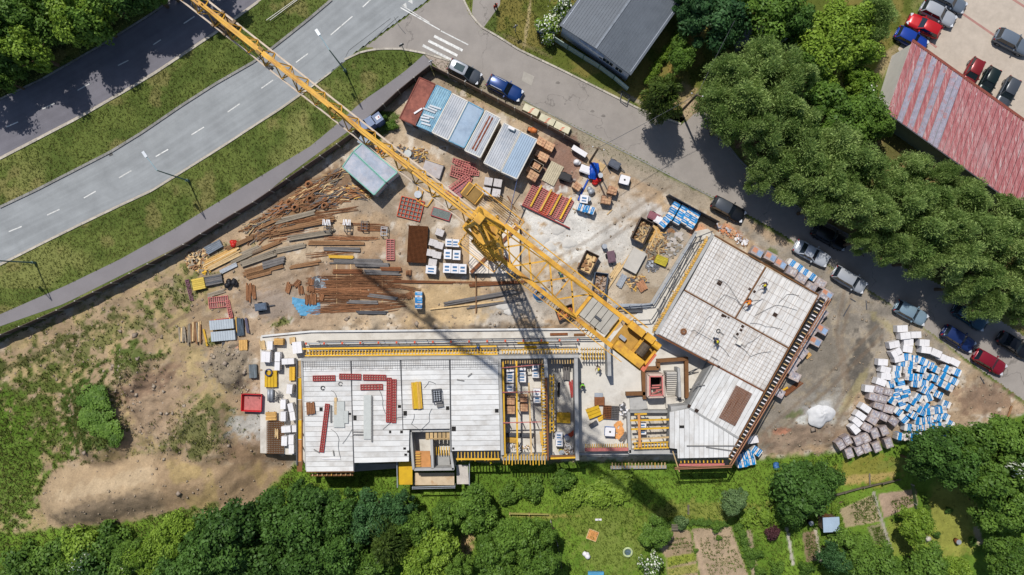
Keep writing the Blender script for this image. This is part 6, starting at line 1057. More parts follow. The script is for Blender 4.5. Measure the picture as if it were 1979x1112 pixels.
# ---- north yard
stack('wooden floor panel with slats lying in the north yard', 1068, 336, -62, 42, 27, 7, mat('slat_grey', A(206, 194, 166), .85, .15, 3, .1), 1, 'slatted_boards', 'panel', .14, 0, .01, None, None, .0)
r = thing('wooden_crate', 'open grey wooden crate beside the double cabin wall', 'crate', W(1036, 322, .6), R(-30))
for s_ in (-1, 1): piece('crate_side', TG_, r, (0, s_ * .5, .4), (1.5, .06, .8)); piece('crate_end', TG_, r, (s_ * .75, 0, .4), (.06, 1., .8))
piece('crate_floor', TB, r, (0, 0, .05), (1.4, .95, .06))
def machine(label, px, py, ang, q, name, cat, kind, z=None):
    p = G(px, py) if z is None else W(px, py, z); r = thing(name, label, cat, p, R(-ang))
    if kind == 'mixer':
        MB().tube((-.2, 0, .7), (.35, 0, 1.05), .38, 12, 0, .22).build('drum', q, r, True); MB().box((-.5, 0, .6), (.4, .4, .5)).build('motor_box', q, r); b = MB(); b.bar((-.5, -.3, 0), (-.3, -.1, .7), .07); b.bar((-.5, .3, 0), (-.3, .1, .7), .07); b.bar((.5, 0, 0), (0, 0, .7), .07); b.build('frame', STD, r); MB().tube((-.6, -.35, .2), (-.6, .35, .2), .2, 10).build('wheel', TYR, r)
    elif kind == 'comp':
        MB().box((0, 0, .6), (1.4, .9, .7)).build('housing', q, r); MB().box((0, 0, .98), (1.2, .7, .1)).build('hood', q, r); MB().bar((.7, 0, .3), (1.5, 0, .25), .1).build('drawbar', STD, r); [MB().tube((-.2, s_ * .45, .25), (-.2, s_ * .6, .25), .25, 10).build('wheel', TYR, r) for s_ in (-1, 1)]
    elif kind == 'barrel':
        MB().tube((0, 0, 0), (0, 0, .85), .3, 14).build('drum', q, r, True); MB().tube((0, 0, .85), (0, 0, .9), .31, 14).build('rim', STL, r)
    elif kind == 'ibc':
        MB().box((0, 0, .55), (1.15, 1.0, .95)).build('tank', q, r); b = MB(); [b.box((sx * .58, sy * .5, .6), (.05, .05, 1.1)) for sx in (-1, 1) for sy in (-1, 1)]; b.build('cage_post', STL, r); MB().tube((0, 0, 1.03), (0, 0, 1.1), .12, 8).build('cap', BLK, r); MB().box((0, 0, 1.04), (1.2, 1.05, .03)).build('lid', WHB, r)
    elif kind == 'sack':
        rr = random.Random(int(px * 7 + py)); b = MB()
        for i in range(3):
            cx, cy = rr.uniform(-.25, .25), rr.uniform(-.25, .25); V_ = [(cx + .4 * math.cos(t) * math.sin(f) * rr.uniform(.8, 1.1), cy + .35 * math.sin(t) * math.sin(f) * rr.uniform(.8, 1.1), .25 + .28 * math.cos(f) + .1 * i) for f in (.3, .9, 1.5, 2.1, 2.7) for t in np.linspace(0, 5.5, 8)]
            b.add(V_, [(a * 8 + j, a * 8 + (j + 1) % 8, a * 8 + 8 + (j + 1) % 8, a * 8 + 8 + j)[::-1] for a in range(4) for j in range(8)] + [tuple(range(8))])
        b.build('sack', q, r, True)
    return r
machine('orange cement mixer behind the double cabin', 1031, 255, 20, mat('mixer_orange', A(220, 130, 70), .6), 'cement_mixer', 'mixer', 'mixer'); machine('black covered machine beside the slatted panel', 1092, 344, 20, BLK, 'covered_machine', 'machine', 'comp'); machine('dark blue barrow shaped compressor near the kerb', 1186, 320, 30, mat('slate_machine', A(86, 92, 106), .6), 'compressor', 'machine', 'comp'); machine('red fuel can cluster by the blue tarpaulin', 1152, 352, 0, mat('can_red', A(214, 44, 40), .45), 'fuel_can', 'can', 'sack'); machine('red gas bottle pair near the blue tarpaulin', 1159, 341, 0, RED, 'gas_bottle', 'bottle', 'barrel')
machine('white and blue water tank at the yard entrance', 1205, 350, 15, mat('tank_blue', A(60, 110, 170), .5), 'water_tank', 'tank', 'ibc'); machine('white sack pile in the north yard', 1116, 318, 0, WHB, 'white_sack', 'sack', 'sack'); machine('white crate of bottles beside the blue tarpaulin', 1131, 330, 20, WHB, 'bottle_crate', 'crate', 'comp'); machine('shiny grey plastic sheet heap beside the fuel can', 1140, 368, 20, STL, 'plastic_heap', 'sack', 'sack')
machine('white water tank among the pallets by the spill', 1136, 386, 0, GRNY, 'small_tank', 'tank', 'barrel'); machine('blue striped fuel drum on the concrete spill', 1167, 477, 30, mat('drum_blue', A(90, 112, 150)), 'drum', 'drum', 'barrel'); machine('purple grey tool chest on the concrete spill', 1180, 497, 80, mat('plum', A(120, 92, 104)), 'tool_chest', 'chest', 'comp'); machine('maroon wrapped pack near the timber skip', 1262, 420, 25, mat('maroon_wrap', A(150, 92, 104), .6, .2, 4), 'wrapped_pack', 'pack', 'comp'); machine('small white box with hole pattern by the timber skip', 1273, 428, 30, WHB, 'white_crate', 'crate', 'comp')
r = thing('blue_tarpaulin', 'crumpled bright blue tarpaulin hanging over a heap beside the utility pole', 'tarpaulin', W(1147, 331, .6), R(-10)); V_ = []; nu, nv = 14, 10
for i in range(nu):
    for j in range(nv): u, v = i / (nu - 1) * 2 - 1, j / (nv - 1) * 2 - 1; V_.append((u * .62 * (1 - .3 * v * v), v * 1.0, .2 + .55 * max(0, 1 - u * u - .8 * v * v) + .1 * math.sin(7 * u + 3 * v) + .07 * math.sin(11 * v)))
MB().add(V_, [(i * nv + j, (i + 1) * nv + j, (i + 1) * nv + j + 1, i * nv + j + 1) for i in range(nu - 1) for j in range(nv - 1)]).build('sheet', mat('tarp_blue', A(16, 84, 196), .45, .2, 3), r, True)
r = thing('blue_hose', 'bright blue hose strip running from the tarpaulin to the box stack', 'hose', W(1127, 370)); MB().path([(.6, 1.4, .1), (.2, .6, .1), (-.3, -.4, .1), (-.6, -1.1, .1)], .12, 6).build('hose', mat('tarp_blue'), r)
r = thing('white_gutter_crate', 'long white topped dark crate by the fence end', 'crate', W(1119, 294, .5), R(-32)); MB().box((0, 0, .3), (1.9, .55, .6)).build('body', STD, r); MB().box((0, 0, .63), (1.95, .6, .06)).build('lid', WHB, r)
stack('tan plywood board lying by the blue tarpaulin', 1158, 321, 35, 20, 16, 1, TP, 2, 'board_stack', 'boards', .06, 0)
for i, (x, y, ln, a) in enumerate(((1173, 322, 30, 62), (1162, 330, 20, -58), (1170, 360, 34, 62), (1211, 347, 14, -40), (1213, 352, 14, 60), (1123, 410, 36, 22), (1178, 410, 14, -45), (1010, 403, 14, 60), (988, 392, 30, 60))):
    r = thing('loose_pole', 'loose %s lying in the north yard %s' % (['dark pole', 'short dark pole', 'dark pole', 'dark stick', 'short dark stick', 'tan batten', 'thin tan batten', 'dark batten', 'brown scaffold tube'][i], ['near the compressor', 'crossing beside the tarpaulin', 'between tarpaulin and brick pallet', 'north of the water tank', 'east of the water tank', 'south of the blue bag pallets', 'south of the brick pallets', 'west of the red panel row', 'by the cabin shadow'][i]), 'pole', W(x, y)); piece('pole', [STD, STD, STD, STD, STD, TP, TP, STD, RST][i], r, (0, 0, .08), (m(ln), .12, .1), R(-a))
# big tray of red panels with yellow beams
for i in range(5):
    t = i / 4; fpanel('pink red ribbed panel in the big tray near the brick pallets, %s from west' % ORD[i], 1027 + 64 * t, 380 + 26 * t, -62, 46, 17, 12, PINK if i != 2 else WRED, .05, PKF, 3, 'formwork_shutter', .2, 'ribbed panels in the big tray')
for i in range(4): r = thing('yellow_beam', '%s beam laid over the big tray of red panels, %s from the west' % ('tan' if i == 1 else 'yellow', ORD[i]), 'timber', W(1036 + 19 * i, 379 + 8 * i, .4), R(62), 'beams over the tray of panels'); piece('beam', YEL if i != 1 else YELD, r, (0, 0, .02), (2.9, .22, .16)); piece('end_cap', RED, r, (1.47, 0, .02), (.04, .2, .14))
r = thing('tray_edge', 'dark red edge rail along the south of the big panel tray', 'rail', W(1055, 419, .1), R(-26)); piece('rail', RED, r, (0, 0, .15), (6.4, .12, .25)); piece('rail', STD, r, (0, -.12, .05), (6.4, .1, .1))
# central panels
fpanel('bright orange red ribbed formwork panel south of the green roofed cabin', 794, 404, 14, 46, 40, 6, WRED, .05, GRF, 5, 'formwork_shutter', .2); fpanel('grey faced formwork panel with red edges under the jib', 853, 414, 18, 38, 18, 5, RED, .05, GRF, 2, 'formwork_shutter', .2, flip=True)
for i, (x, y, a, l, w_) in enumerate(((897, 316, 16, 46, 9), (900, 322, 24, 46, 9), (893, 330, 14, 44, 10), (905, 334, 6, 42, 9), (891, 342, 20, 44, 10), (888, 352, -36, 46, 10), (884, 362, -34, 50, 10), (893, 366, -34, 44, 24))): fpanel('faded red formwork in the jumbled heap south of the cabins, %s' % ['topmost', 'second from the top', 'third from the top', 'fourth from the top', 'lowest flat one', 'upper slanted one', 'lower slanted one', 'wide purple faced one'][i], x, y, a, l, w_, 9, PINK, .05 + .1 * (i % 3), mat('plum_face', A(160, 118, 130), .7, .2, 3) if i == 7 else None, 2, 'formwork_shutter', .14, 'faded panels in the heap')
r = thing('grey_platform', 'pale grey loading platform lying beside the jib', 'platform', W(836, 328, .2), R(-18)); MB().box((0, 0, .1), (2.3, 1.7, .2)).build('deck', mat('pale_deck', A(204, 196, 194), .8, .15, 2, col2=A(204, 164, 140), thr=.62), r); MB().box((0, .88, .15), (2.4, .08, .3)).build('edge', TP, r); MB().box((1.18, 0, .15), (.08, 1.8, .3)).build('edge', STD, r)
for i, (x, y, a, l, w_, n) in enumerate(((755, 483, 90, 40, 16, 9), (423, 584, -6, 38, 22, 9), (444, 597, 78, 34, 8, 8), (367, 561, 76, 42, 7, 10))): fpanel(['pink ladder like formwork panel standing alone in the yard', 'faded red ribbed panel stack in the west yard', 'narrow red panel along the faded stack in the west yard', 'purple narrow formwork panel at the west end of the yard'][i], x, y, a, l, w_, n, [PINK, PINK, PINK, mat('purple_frame', A(130, 84, 104), .7)][i], .04, PKF if i < 2 else None, 2, 'formwork_shutter', .18)
for i, (x, y) in enumerate(((431, 627), (434, 649))): r = thing('grey_sheet_pack', 'pale blue grey sheet pack in the west yard, %s of two' % ['northern', 'southern'][i], 'sheets', W(x, y, .2), R(5)); [piece('sheet', mat('zinc_pale', A(186, 196, 204), .55, .08, 2, .03), r, (-1.3 + .29 * k, 0, .3), (.27, 1.15, .55)) for k in range(10)]; [piece('bearer', YEL, r, (o, 0, .02), (.12, 1.4, .1)) for o in (-.9, .9)]
r = thing('red_rail', 'thin red rail north of the pale sheet packs', 'rail', W(429, 617), R(7)); piece('rail', RED, r, (0, 0, .1), (2.7, .1, .15))
stack('dark pipe bundle beside the pale sheet packs', 466, 632, 85, 34, 13, 5, mat('dark_pipe', A(74, 88, 102), .4), 2, 'pipe_bundle', 'pipes', .16, .1, .06, None, None, .05); stack('thin dark pipe pair on yellow bearers beside the pipe bundle', 478, 629, 82, 30, 5, 2, mat('plum_pipe', A(90, 86, 108), .5), 1, 'pipe_bundle', 'pipes', .14, .1, .04); stack('single yellow beam beside the dark pipe bundle', 458, 628, 84, 32, 3, 1, YELD, 1, 'yellow_beam', 'timber', .14, .05); stack('orange beam stack south of the pale sheet packs', 472, 667, 88, 20, 16, 5, TGo, 3, 'beam_bundle', 'timber', .14, .05, .02, None, None, .01); stack('pinkish beam stack south of the pale sheet packs', 454, 667, 86, 18, 16, 4, mat('pink_timber', A(206, 160, 136), .8), 2, 'beam_bundle', 'timber', .14, .05); stack('dark topped small beam stack south of the pale sheet packs', 438, 669, 84, 17, 12, 3, STD, 3, 'beam_bundle', 'timber', .14, .05)
stack('yellow beam lying alone in the west field', 398, 653, 78, 34, 4, 1, YEL, 1, 'yellow_beam', 'timber', .14, None, .02); stack('wide yellow board stack next to the shelving frame', 387, 549, -12, 24, 22, 6, mat('lemon_timber', A(226, 196, 90), .8, .15, 3), 4, 'board_stack', 'boards', .14, .05, .02, None, None, .01); stack('weathered grey pole heap at the edge of the west field', 377, 645, 88, 42, 26, 9, TG_, 2, 'pole_heap', 'timber', .1, None, .25, [TG_, TP, TB], None, .09); stack('weathered pale lath heap beside the pole heap', 353, 648, 88, 32, 14, 4, TP, 1, 'pole_heap', 'timber', .1, None, .2, [TG_, TP], None, .1)
r = stack('grey wrapped plank frame on bearers in the west yard', 412, 541, -12, 38, 20, 6, GRB, 2, 'plank_bundle', 'timber', .16, .1, .06, [GRB, STD, TG_]); stack('grey plank pair south of the plank frame', 420, 566, -18, 40, 8, 3, TG_, 1, 'plank_pair', 'timber', .1, .03, .2)
for i, (x, y) in enumerate(((444, 548), (455, 547))): machine('black plastic sack by the plank frame, %s of two' % ['western', 'eastern'][i], x, y, 80, BLK, 'black_sack', 'sack', 'sack')
machine('blue black wrapped roll bundle on the grey soil', 508, 593, -8, mat('wrapped_navy', A(90, 104, 122), .35, .3, 4), 'wrapped_bundle', 'bundle', 'comp'); machine('bright red generator beside the gold planks', 453, 471, 20, mat('generator_red', A(210, 44, 34), .5), 'generator', 'machine', 'sack')
stack('long gold plank stack along the fence heap', 430, 500, -27, 78, 22, 7, TGo, 2, 'plank_stack', 'timber', .1, .05, .12, [TGo, TP], None, .02); stack('silver pipe bundle south of the gold planks', 442, 519, -26, 38, 8, 4, STL, 1, 'pipe_bundle', 'pipes', .12, .1, .1); stack('steel grey pipe rack near the fence', 414, 478, -28, 34, 16, 5, mat('pipe_grey', A(120, 130, 142), .4), 2, 'pipe_rack', 'pipes', .14, .1, .05)
def heap(label, px, py, rx, ry, n, qs, ang=0, h=.6, sz=(.5, .16), name='wood_heap', cat='heap', z=None, spread=1.57):
    p = G(px, py) if z is None else W(px, py, z); r = thing(name, label, cat, p, R(-ang)); b = MB()
    for i in range(n):
        a_ = rnd.uniform(0, 6.28); d = math.sqrt(rnd.random()); x, y = m(rx) * d * math.cos(a_), m(ry) * d * math.sin(a_); b.box((x, y, h * (1 - d) * rnd.random() + .06), (sz[0] * rnd.uniform(.4, 1.2), sz[1] * rnd.uniform(.6, 1.3), rnd.uniform(.06, .14)), rnd.uniform(-spread, spread), rnd.randrange(len(qs)))
    tag(b.build('piece', qs, r), kind='stuff'); return r
heap('heap of sawn timber ends near the fence', 380, 503, 22, 20, 150, [TP, TG_, TB], 0, .8); heap('yellow offcut heap below the timber ends', 394, 524, 14, 7, 40, [YEL, TG_], 0, .3); heap('broken brick and film heap at the north corner of the slab', 1405, 447, 26, 10, 60, [BRK, mat('orange_rubble', A(220, 140, 92), .9), PRINT], 28, .4, (.35, .2), 'brick_heap'); heap('film and label litter heap by the slab corner', 1432, 465, 14, 8, 30, [WHB, PRINT, TB], 28, .3, (.4, .3), 'litter_heap'); heap('timber scrap heap between skip and corridor', 1270, 478, 30, 16, 120, [TP, TB, TG_], -60, .5, (1.0, .14)); heap('long splintered boards beside the timber skip', 1265, 458, 26, 9, 50, [TP, TGo], -62, .4, (2.2, .16)); heap('steel clamp heap south of the yellow beams', 1260, 515, 12, 11, 60, [GRB, STL, STD], 0, .3, (.4, .2), 'clamp_heap'); heap('scrap heap with ladders by the crane counter jib', 1230, 545, 20, 14, 80, [TB, TP, YELD, STD], 0, .4, (.7, .12), 'scrap_heap'); heap('dark scrap heap beneath the blue bag pallets', 1290, 448, 20, 10, 50, [TB, STD, mat('dark_sheet', A(120, 112, 104))], 20, .3, (.8, .5), 'scrap_heap'); heap('broken ply and rubble by the corridor railing', 1300, 470, 16, 24, 60, [mat('grey_ply'), TG_, CONG], 20, .3, (.8, .4), 'scrap_heap')
stack('yellow green beam pack by the steel clamps', 1277, 504, 22, 24, 17, 6, mat('olive_timber', A(200, 184, 60), .8), 3, 'beam_bundle', 'timber', .14, .05, .04, None, None, .01); stack('blue grey tube bundle beside the long tan plank', 1201, 543, -62, 26, 12, 5, STL, 2, 'pipe_bundle', 'pipes', .12, .05); stack('long tan plank edge along the scrap yard', 1186, 540, -58, 110, 4, 1, TP, 1, 'long_plank', 'timber', .12, .03, .02); stack('light timber boards by the tube bundle', 1189, 524, -60, 34, 10, 3, TP, 1, 'board_stack', 'boards', .1, .03, .2); stack('brick red slatted pack in the scrap yard', 1240, 553, 60, 20, 16, 6, mat('slat_red', A(190, 136, 100), .85), 2, 'slat_pack', 'slats', .12, .05, .06); stack('steel tube row at the north end of the floor corridor', 1222, 592, 0, 70, 10, 5, STL, 1, 'pipe_bundle', 'pipes', .12, .1, .3, None, None, .03); stack('dark steel channel stack below the tube row', 1224, 600, 1, 34, 8, 3, STD, 2, 'channel_stack', 'steel', .12, .1, .05)
# fence heaps
for i, (x, y, rx, ry, a, qs) in enumerate(((640, 345, 46, 10, -28, [TB, TP, TG_]), (600, 372, 46, 14, -25, [TB, RBAR, TP]), (548, 402, 34, 10, -25, [TB, RBAR]), (500, 432, 30, 10, -25, [TB, TP, TG_]), (520, 450, 40, 9, -22, [TB, TG_]), (620, 395, 30, 10, -15, [RBAR, TB]), (650, 380, 26, 14, -20, [TP, TB, STD]), (690, 372, 22, 12, 10, [TP, TB, YELD]))): heap('mixed timber and steel heap along the fence, %s from the cabin' % ORD[i], x, y, rx, ry, 80, qs + [TB, RBAR, GRB], a, .5, (1.9, .09), 'mixed_heap', 'heap', None, .5)
for i, (x, y, a) in enumerate(((597, 357, 0), (600, 385, 0), (545, 405, 0), (560, 392, 0), (628, 398, 0), (571, 402, 0))): 
    r = thing('wire_coil', 'rusty wire coil in the fence heap, %s' % ['highest, near the fence', 'behind the middle timbers', 'westernmost', 'between the two western ones', 'easternmost below the timbers', 'low one beside the west pair'][i], 'coil', W(x, y, .2)); MB().path([((.45 - .012 * t) * math.cos(t), (.45 - .012 * t) * math.sin(t), .05 + .02 * t) for t in np.linspace(0, 19, 46)], .06).build('wire', RBAR, r)
heap('offcut and cable heap by the grey path under the jib', 775, 292, 18, 10, 60, [TP, STD, TB], 20, .4, (.6, .16), 'scrap_heap'); heap('timber crate scrap heap east of the jib', 812, 300, 18, 12, 60, [TP, STD, YELD, TB], 30, .4, (.8, .14), 'scrap_heap'); heap('orange chain heap beside the jib', 735, 290, 10, 8, 40, [mat('chain_orange', A(220, 140, 50)), STD], 30, .3, (.4, .14), 'chain_heap')
r = thing('cable_drum', 'pale round cable drum under the jib', 'drum', W(789, 298)); MB().tube((0, 0, 0), (0, 0, .1), .45, 14).build('flange', GRNY, r); MB().tube((0, 0, .1), (0, 0, .35), .2, 12).build('core', TB, r); MB().tube((0, 0, .35), (0, 0, .45), .45, 14).build('flange', GRNY, r)
r = thing('lifting_tackle', 'yellow lifting frame with grey tub lying under the jib', 'frame', W(818, 383), R(-25)); b = MB(); [b.bar(a_, c_, .14) for a_, c_ in (((-1.2, 1, .2), (1.2, 1, .2)), ((1.2, 1, .2), (.9, -.8, .2)), ((-1.2, 1, .2), (-.6, -.6, .2)), ((-.6, -.6, .2), (.9, -.8, .2)), ((-.4, 1, .2), (-.2, -.7, .2)))]; b.build('frame', CRY, r); MB().tube((-.7, .1, 0), (-.7, .1, .5), .45, 12).build('tub', STL, r)
# rack of steel trestles
for i, (x, y) in enumerate(((635, 440), (674, 440), (706, 437), (744, 448))):
    r = thing('steel_trestle', ['trestle with white boards, westernmost of the row of four', 'trestle with crumpled white sheet on it', 'bare steel trestle joined to the brown bars', 'empty trestle standing apart at the east end'][i], 'trestle', W(x, y), R(-3)); b = MB(); [b.bar((sx * .35, sy * .6, 0), (sx * .35, sy * .5, .8), .07) for sx in (-1, 1) for sy in (-1, 1)]; [b.bar((-.35, y_, .8), (.35, y_, .8), .07) for y_ in (-.5, -.1, .3, .5)]; [b.bar((sx * .35, -.5, .8), (sx * .35, .5, .8), .07) for sx in (-1, 1)]; b.build('frame', STD if i < 3 else STL, r)
    if i < 2: [piece('board', WHB, r, (-.5 + .2 * k, .55, .86), (.12, .7, .05), rnd.uniform(-.2, .2)) for k in range(5)]
# long timber and steel beams
k = 0
for x, y, a, L_, Wd, nb, q in ((500, 500, -20, 70, 12, 4, TG_), (515, 478, -22, 60, 8, 3, TB), (510, 520, -15, 80, 16, 5, TB), (530, 508, -16, 44, 14, 3, GRB), (475, 492, -24, 66, 14, 4, TG_), (500, 530, -14, 50, 12, 4, TB), (600, 455, -8, 90, 10, 3, TG_), (650, 470, 0, 110, 8, 3, TB), (660, 482, 2, 70, 8, 2, GRB), (660, 497, 2, 50, 6, 3, YEL), (690, 505, 1, 100, 10, 4, GRB), (590, 512, -10, 60, 8, 2, TB), (720, 512, 2, 66, 9, 2, GRB), (670, 525, 0, 60, 9, 2, RST), (740, 527, 2, 70, 9, 3, GRB), (757, 520, 2, 40, 8, 2, RST), (700, 584, 2, 60, 7, 2, GRB), (740, 574, 8, 60, 7, 2, GRB), (720, 604, 1, 60, 6, 2, STD), (560, 480, -12, 60, 10, 3, TG_), (545, 448, -12, 90, 10, 3, TB), (590, 436, -12, 110, 9, 3, TB), (570, 420, -14, 80, 10, 3, TG_), (520, 430, -24, 50, 10, 3, TB), (465, 470, -25, 60, 8, 3, TB), (820, 545, 1, 120, 5, 2, RST), (960, 548, -3, 110, 7, 3, RST), (930, 575, -10, 140, 8, 3, GRB), (960, 586, -9, 120, 5, 2, GRB), (900, 590, -6, 140, 3, 1, TP), (920, 560, 90, 90, 2, 1, TB)):
    stack('%s %s, %s of the yard beams read from the west' % ({id(TG_): 'weathered grey', id(TB): 'brown', id(GRB): 'dark grey', id(YEL): 'yellow', id(RST): 'rust coloured', id(STD): 'slate', id(TP): 'pale'}[id(q)], 'timber beam stack' if q in (TG_, TB, YEL, TP) else 'steel beam stack', 'x'), x, y, a, L_, Wd, nb, q, 1 + (k % 3 == 0), 'beam_stack', 'beams', .16, .03, .1, None, 'long beams laid out in the yard', .02); k += 1
BS = sorted([o for o in bpy.data.objects if o.name.startswith('beam_stack')], key=lambda o: (o.location.x))
for i, o in enumerate(BS): o['label'] = o['label'].replace(', x of the yard beams read from the west', ' lying in the yard, %s of all counted from the west' % orw(i) if i < 30 else ' lying in the yard, easternmost of all')
RB = [(620, 545, 0, 60, 14, 22), (680, 540, 0, 130, 14, 40), (730, 538, 1, 90, 14, 34), (690, 552, 1, 170, 10, 40), (680, 562, 1, 170, 10, 40), (700, 572, 2, 170, 12, 44), (650, 580, 0, 90, 10, 30), (700, 592, -2, 170, 10, 36), (670, 600, -3, 150, 8, 26), (745, 600, -8, 60, 8, 14), (720, 442, 1, 60, 10, 26), (700, 434, 1, 90, 4, 8), (640, 412, -8, 110, 10, 16), (600, 425, -10, 100, 8, 16), (570, 455, -10, 100, 10, 16), (680, 460, 2, 110, 8, 18), (870, 545, 1, 200, 5, 8), (1000, 440, 60, 40, 14, 10), (640, 490, -6, 100, 10, 16), (780, 556, 10, 70, 8, 12)]
for i, (x, y, a, L_, Wd, n) in enumerate(RB): bars('spread of thin rusty reinforcing bars, %s' % ['beside the blue sheet', 'upper middle of the rebar field', 'upper east of the rebar field', 'long band below the dark beams', 'second long band of the field', 'third long band of the field', 'west end under the brown bundles', 'lower long band of the field', 'lowest band of the field', 'slanting at the southeast of the field', 'on the trestle row', 'thin line above the trestles', 'west of the trestles', 'toward the fence heap', 'between the timber beams and the trestles', 'south of the trestle row', 'under the block stacks', 'fanned north of the crane base', 'around the yellow beams', 'pointing at the lone blue pallet'][i], x, y, a, L_, Wd, n)
for i, (x, y, l, a) in enumerate(((651, 549, 76, 90), (678, 549, 76, 90), (739, 552, 70, 90), (697, 580, 50, 90))): r = thing('bearer', 'thin tan bearer under the rusty bars, %s from the west' % ORD[[0, 1, 3, 2][i]], 'timber', W(x, y), R(-a)); piece('bearer', TP, r, (0, 0, .04), (m(l), .1, .08))
for i, (x, y, w_, h_, a) in enumerate(((558, 556, 10, 22, 15), (575, 548, 10, 16, 45), (582, 560, 10, 18, -10), (601, 558, 15, 11, 0), (601, 579, 22, 22, 0), (602, 544, 12, 14, 10), (622, 575, 9, 14, 10), (481, 565, 10, 36, 2), (491, 565, 8, 28, -8), (793, 570, 16, 14, -20), (790, 527, 11, 11, 0))):
    r = thing('rebar_cage', 'rusty bent rebar bundle %s' % ['westernmost on the blue sheet', 'slanted at the top of the blue sheet', 'end of the slanted one on the blue sheet', 'round one above the blue sheet', 'widest, in the middle of the blue sheet', 'faded one north of the round one', 'east of the widest one', 'tall one beside the black sacks', 'shorter one beside the tall one', 'box shaped, beside the lone blue pallet', 'small round one north of the lone blue pallet'][i], 'rebar', W(x, y), R(-a)); n_ = max(4, int(w_ / 2.2)); [piece('bar_bundle', RBAR, r, (-m(w_) / 2 + m(w_) * (j + .5) / n_, rnd.uniform(-.1, .1), .16), (m(w_) / n_ * .75, m(h_) * rnd.uniform(.8, 1.05), .3 * rnd.uniform(.5, 1)), rnd.uniform(-.06, .06)) for j in range(n_)]
r = thing('blue_sheet', 'flat light blue plastic sheet under the rusty bundles', 'sheet', W(592, 590)); V_ = []
for i in range(16):
    for j in range(8): u, v = i / 15, j / 7; V_.append((-1.7 + 3.4 * u, -1. + 2. * v - .3 * math.sin(3 * u), .05 + .05 * math.sin(9 * u + 4 * v) * rnd.random()))
MB().add(V_, [(i * 8 + j, (i + 1) * 8 + j, (i + 1) * 8 + j + 1, i * 8 + j + 1) for i in range(15) for j in range(7) if (i + j) > 3 and not (i > 9 and j > 4)]).build('sheet', mat('sheet_blue', A(96, 172, 214), .5, .2, 3), r)
heap('grey blue plastic litter beside the blue sheet', 615, 545, 16, 14, 50, [mat('film_grey', A(150, 166, 176), .5, .2), STD], 0, .2, (.5, .4), 'litter_heap')
r = thing('hose_reel', 'large blue hose coil beside the crane counter jib', 'coil', W(1043, 568)); MB().path([((.82 - .009 * t) * math.cos(t), (.82 - .009 * t) * math.sin(t) * .95, .08 + .012 * t) for t in np.linspace(0, 40, 110)], .07).build('hose', mat('hose_blue', A(64, 116, 170), .45, .2, 4), r); MB().path([(.5 * math.cos(t), -.5 + .5 * math.sin(t), .05) for t in np.linspace(0, 5.8, 20)], .05).build('hose', mat('hose_pale', A(120, 160, 180), .45), r)
for i, (x, y, rx, ry) in enumerate(((1046, 464, 16, 13), (1078, 444, 15, 11), (1100, 470, 16, 11), (1060, 478, 16, 10), (972, 592, 14, 9), (983, 603, 10, 7))):
    r = thing('concrete_spill', 'hardened pale concrete spill, %s' % ['nearest the jib north of the crane', 'northernmost', 'large one in the east', 'southern one beside the jib', 'in the mast shadow', 'small one south of the mast shadow'][i], 'spill', W(x, y)); b = MB(); V_ = [(0, 0, .12)]
    for j, s_ in enumerate((.5, .8, 1.)):
        for t in range(16): a_ = t * math.pi / 8; kx = s_ * (1 + .14 * math.sin(3 * a_ + i) + .06 * math.sin(7 * a_)); V_.append((m(rx) * kx * math.cos(a_), m(ry) * kx * math.sin(a_), (.11, .08, -.03)[j]))
    b.add(V_, [(0, 1 + t, 1 + (t + 1) % 16) for t in range(16)] + [(1 + j * 16 + t, 17 + j * 16 + t, 17 + j * 16 + (t + 1) % 16, 1 + j * 16 + (t + 1) % 16) for j in range(2) for t in range(16)]); b.build('slab', mat('spill_concrete', A(216, 212, 204), .85, .12, 2, .06), r, True)
r = thing('powder_heap', 'heap of bright white powder on the dark lot west of the pallet field', 'heap', G(1588, 799)); b = MB(); V_ = [(0, 0, .62)]; nu = 40
for k, d in enumerate(np.linspace(.08, 1.04, 13)):
    for t in range(nu): a_ = t * 2 * math.pi / nu; sh_ = 1 + .13 * math.sin(2 * a_ + .6) + .1 * math.sin(3 * a_ + 1) + .06 * math.sin(7 * a_); V_.append((1.62 * d * sh_ * math.cos(a_), 1.62 * d * sh_ * math.sin(a_), .66 * (1 - d) ** .8 - .03 * d + .05 * math.sin(4 * d * 3 + 3 * a_) * (1 - d) + .03 * (1 - d) * rnd.random()) if d < 1 else (1.62 * d * sh_ * math.cos(a_), 1.62 * d * sh_ * math.sin(a_), -.12))
b.add(V_, [(0, 1 + t, 1 + (t + 1) % nu) for t in range(nu)] + [(1 + k * nu + t, 1 + (k + 1) * nu + t, 1 + (k + 1) * nu + (t + 1) % nu, 1 + k * nu + (t + 1) % nu) for k in range(12) for t in range(nu)]); b.build('powder', mat('white_powder', A(240, 241, 243), .9, .1, 2), r, True)
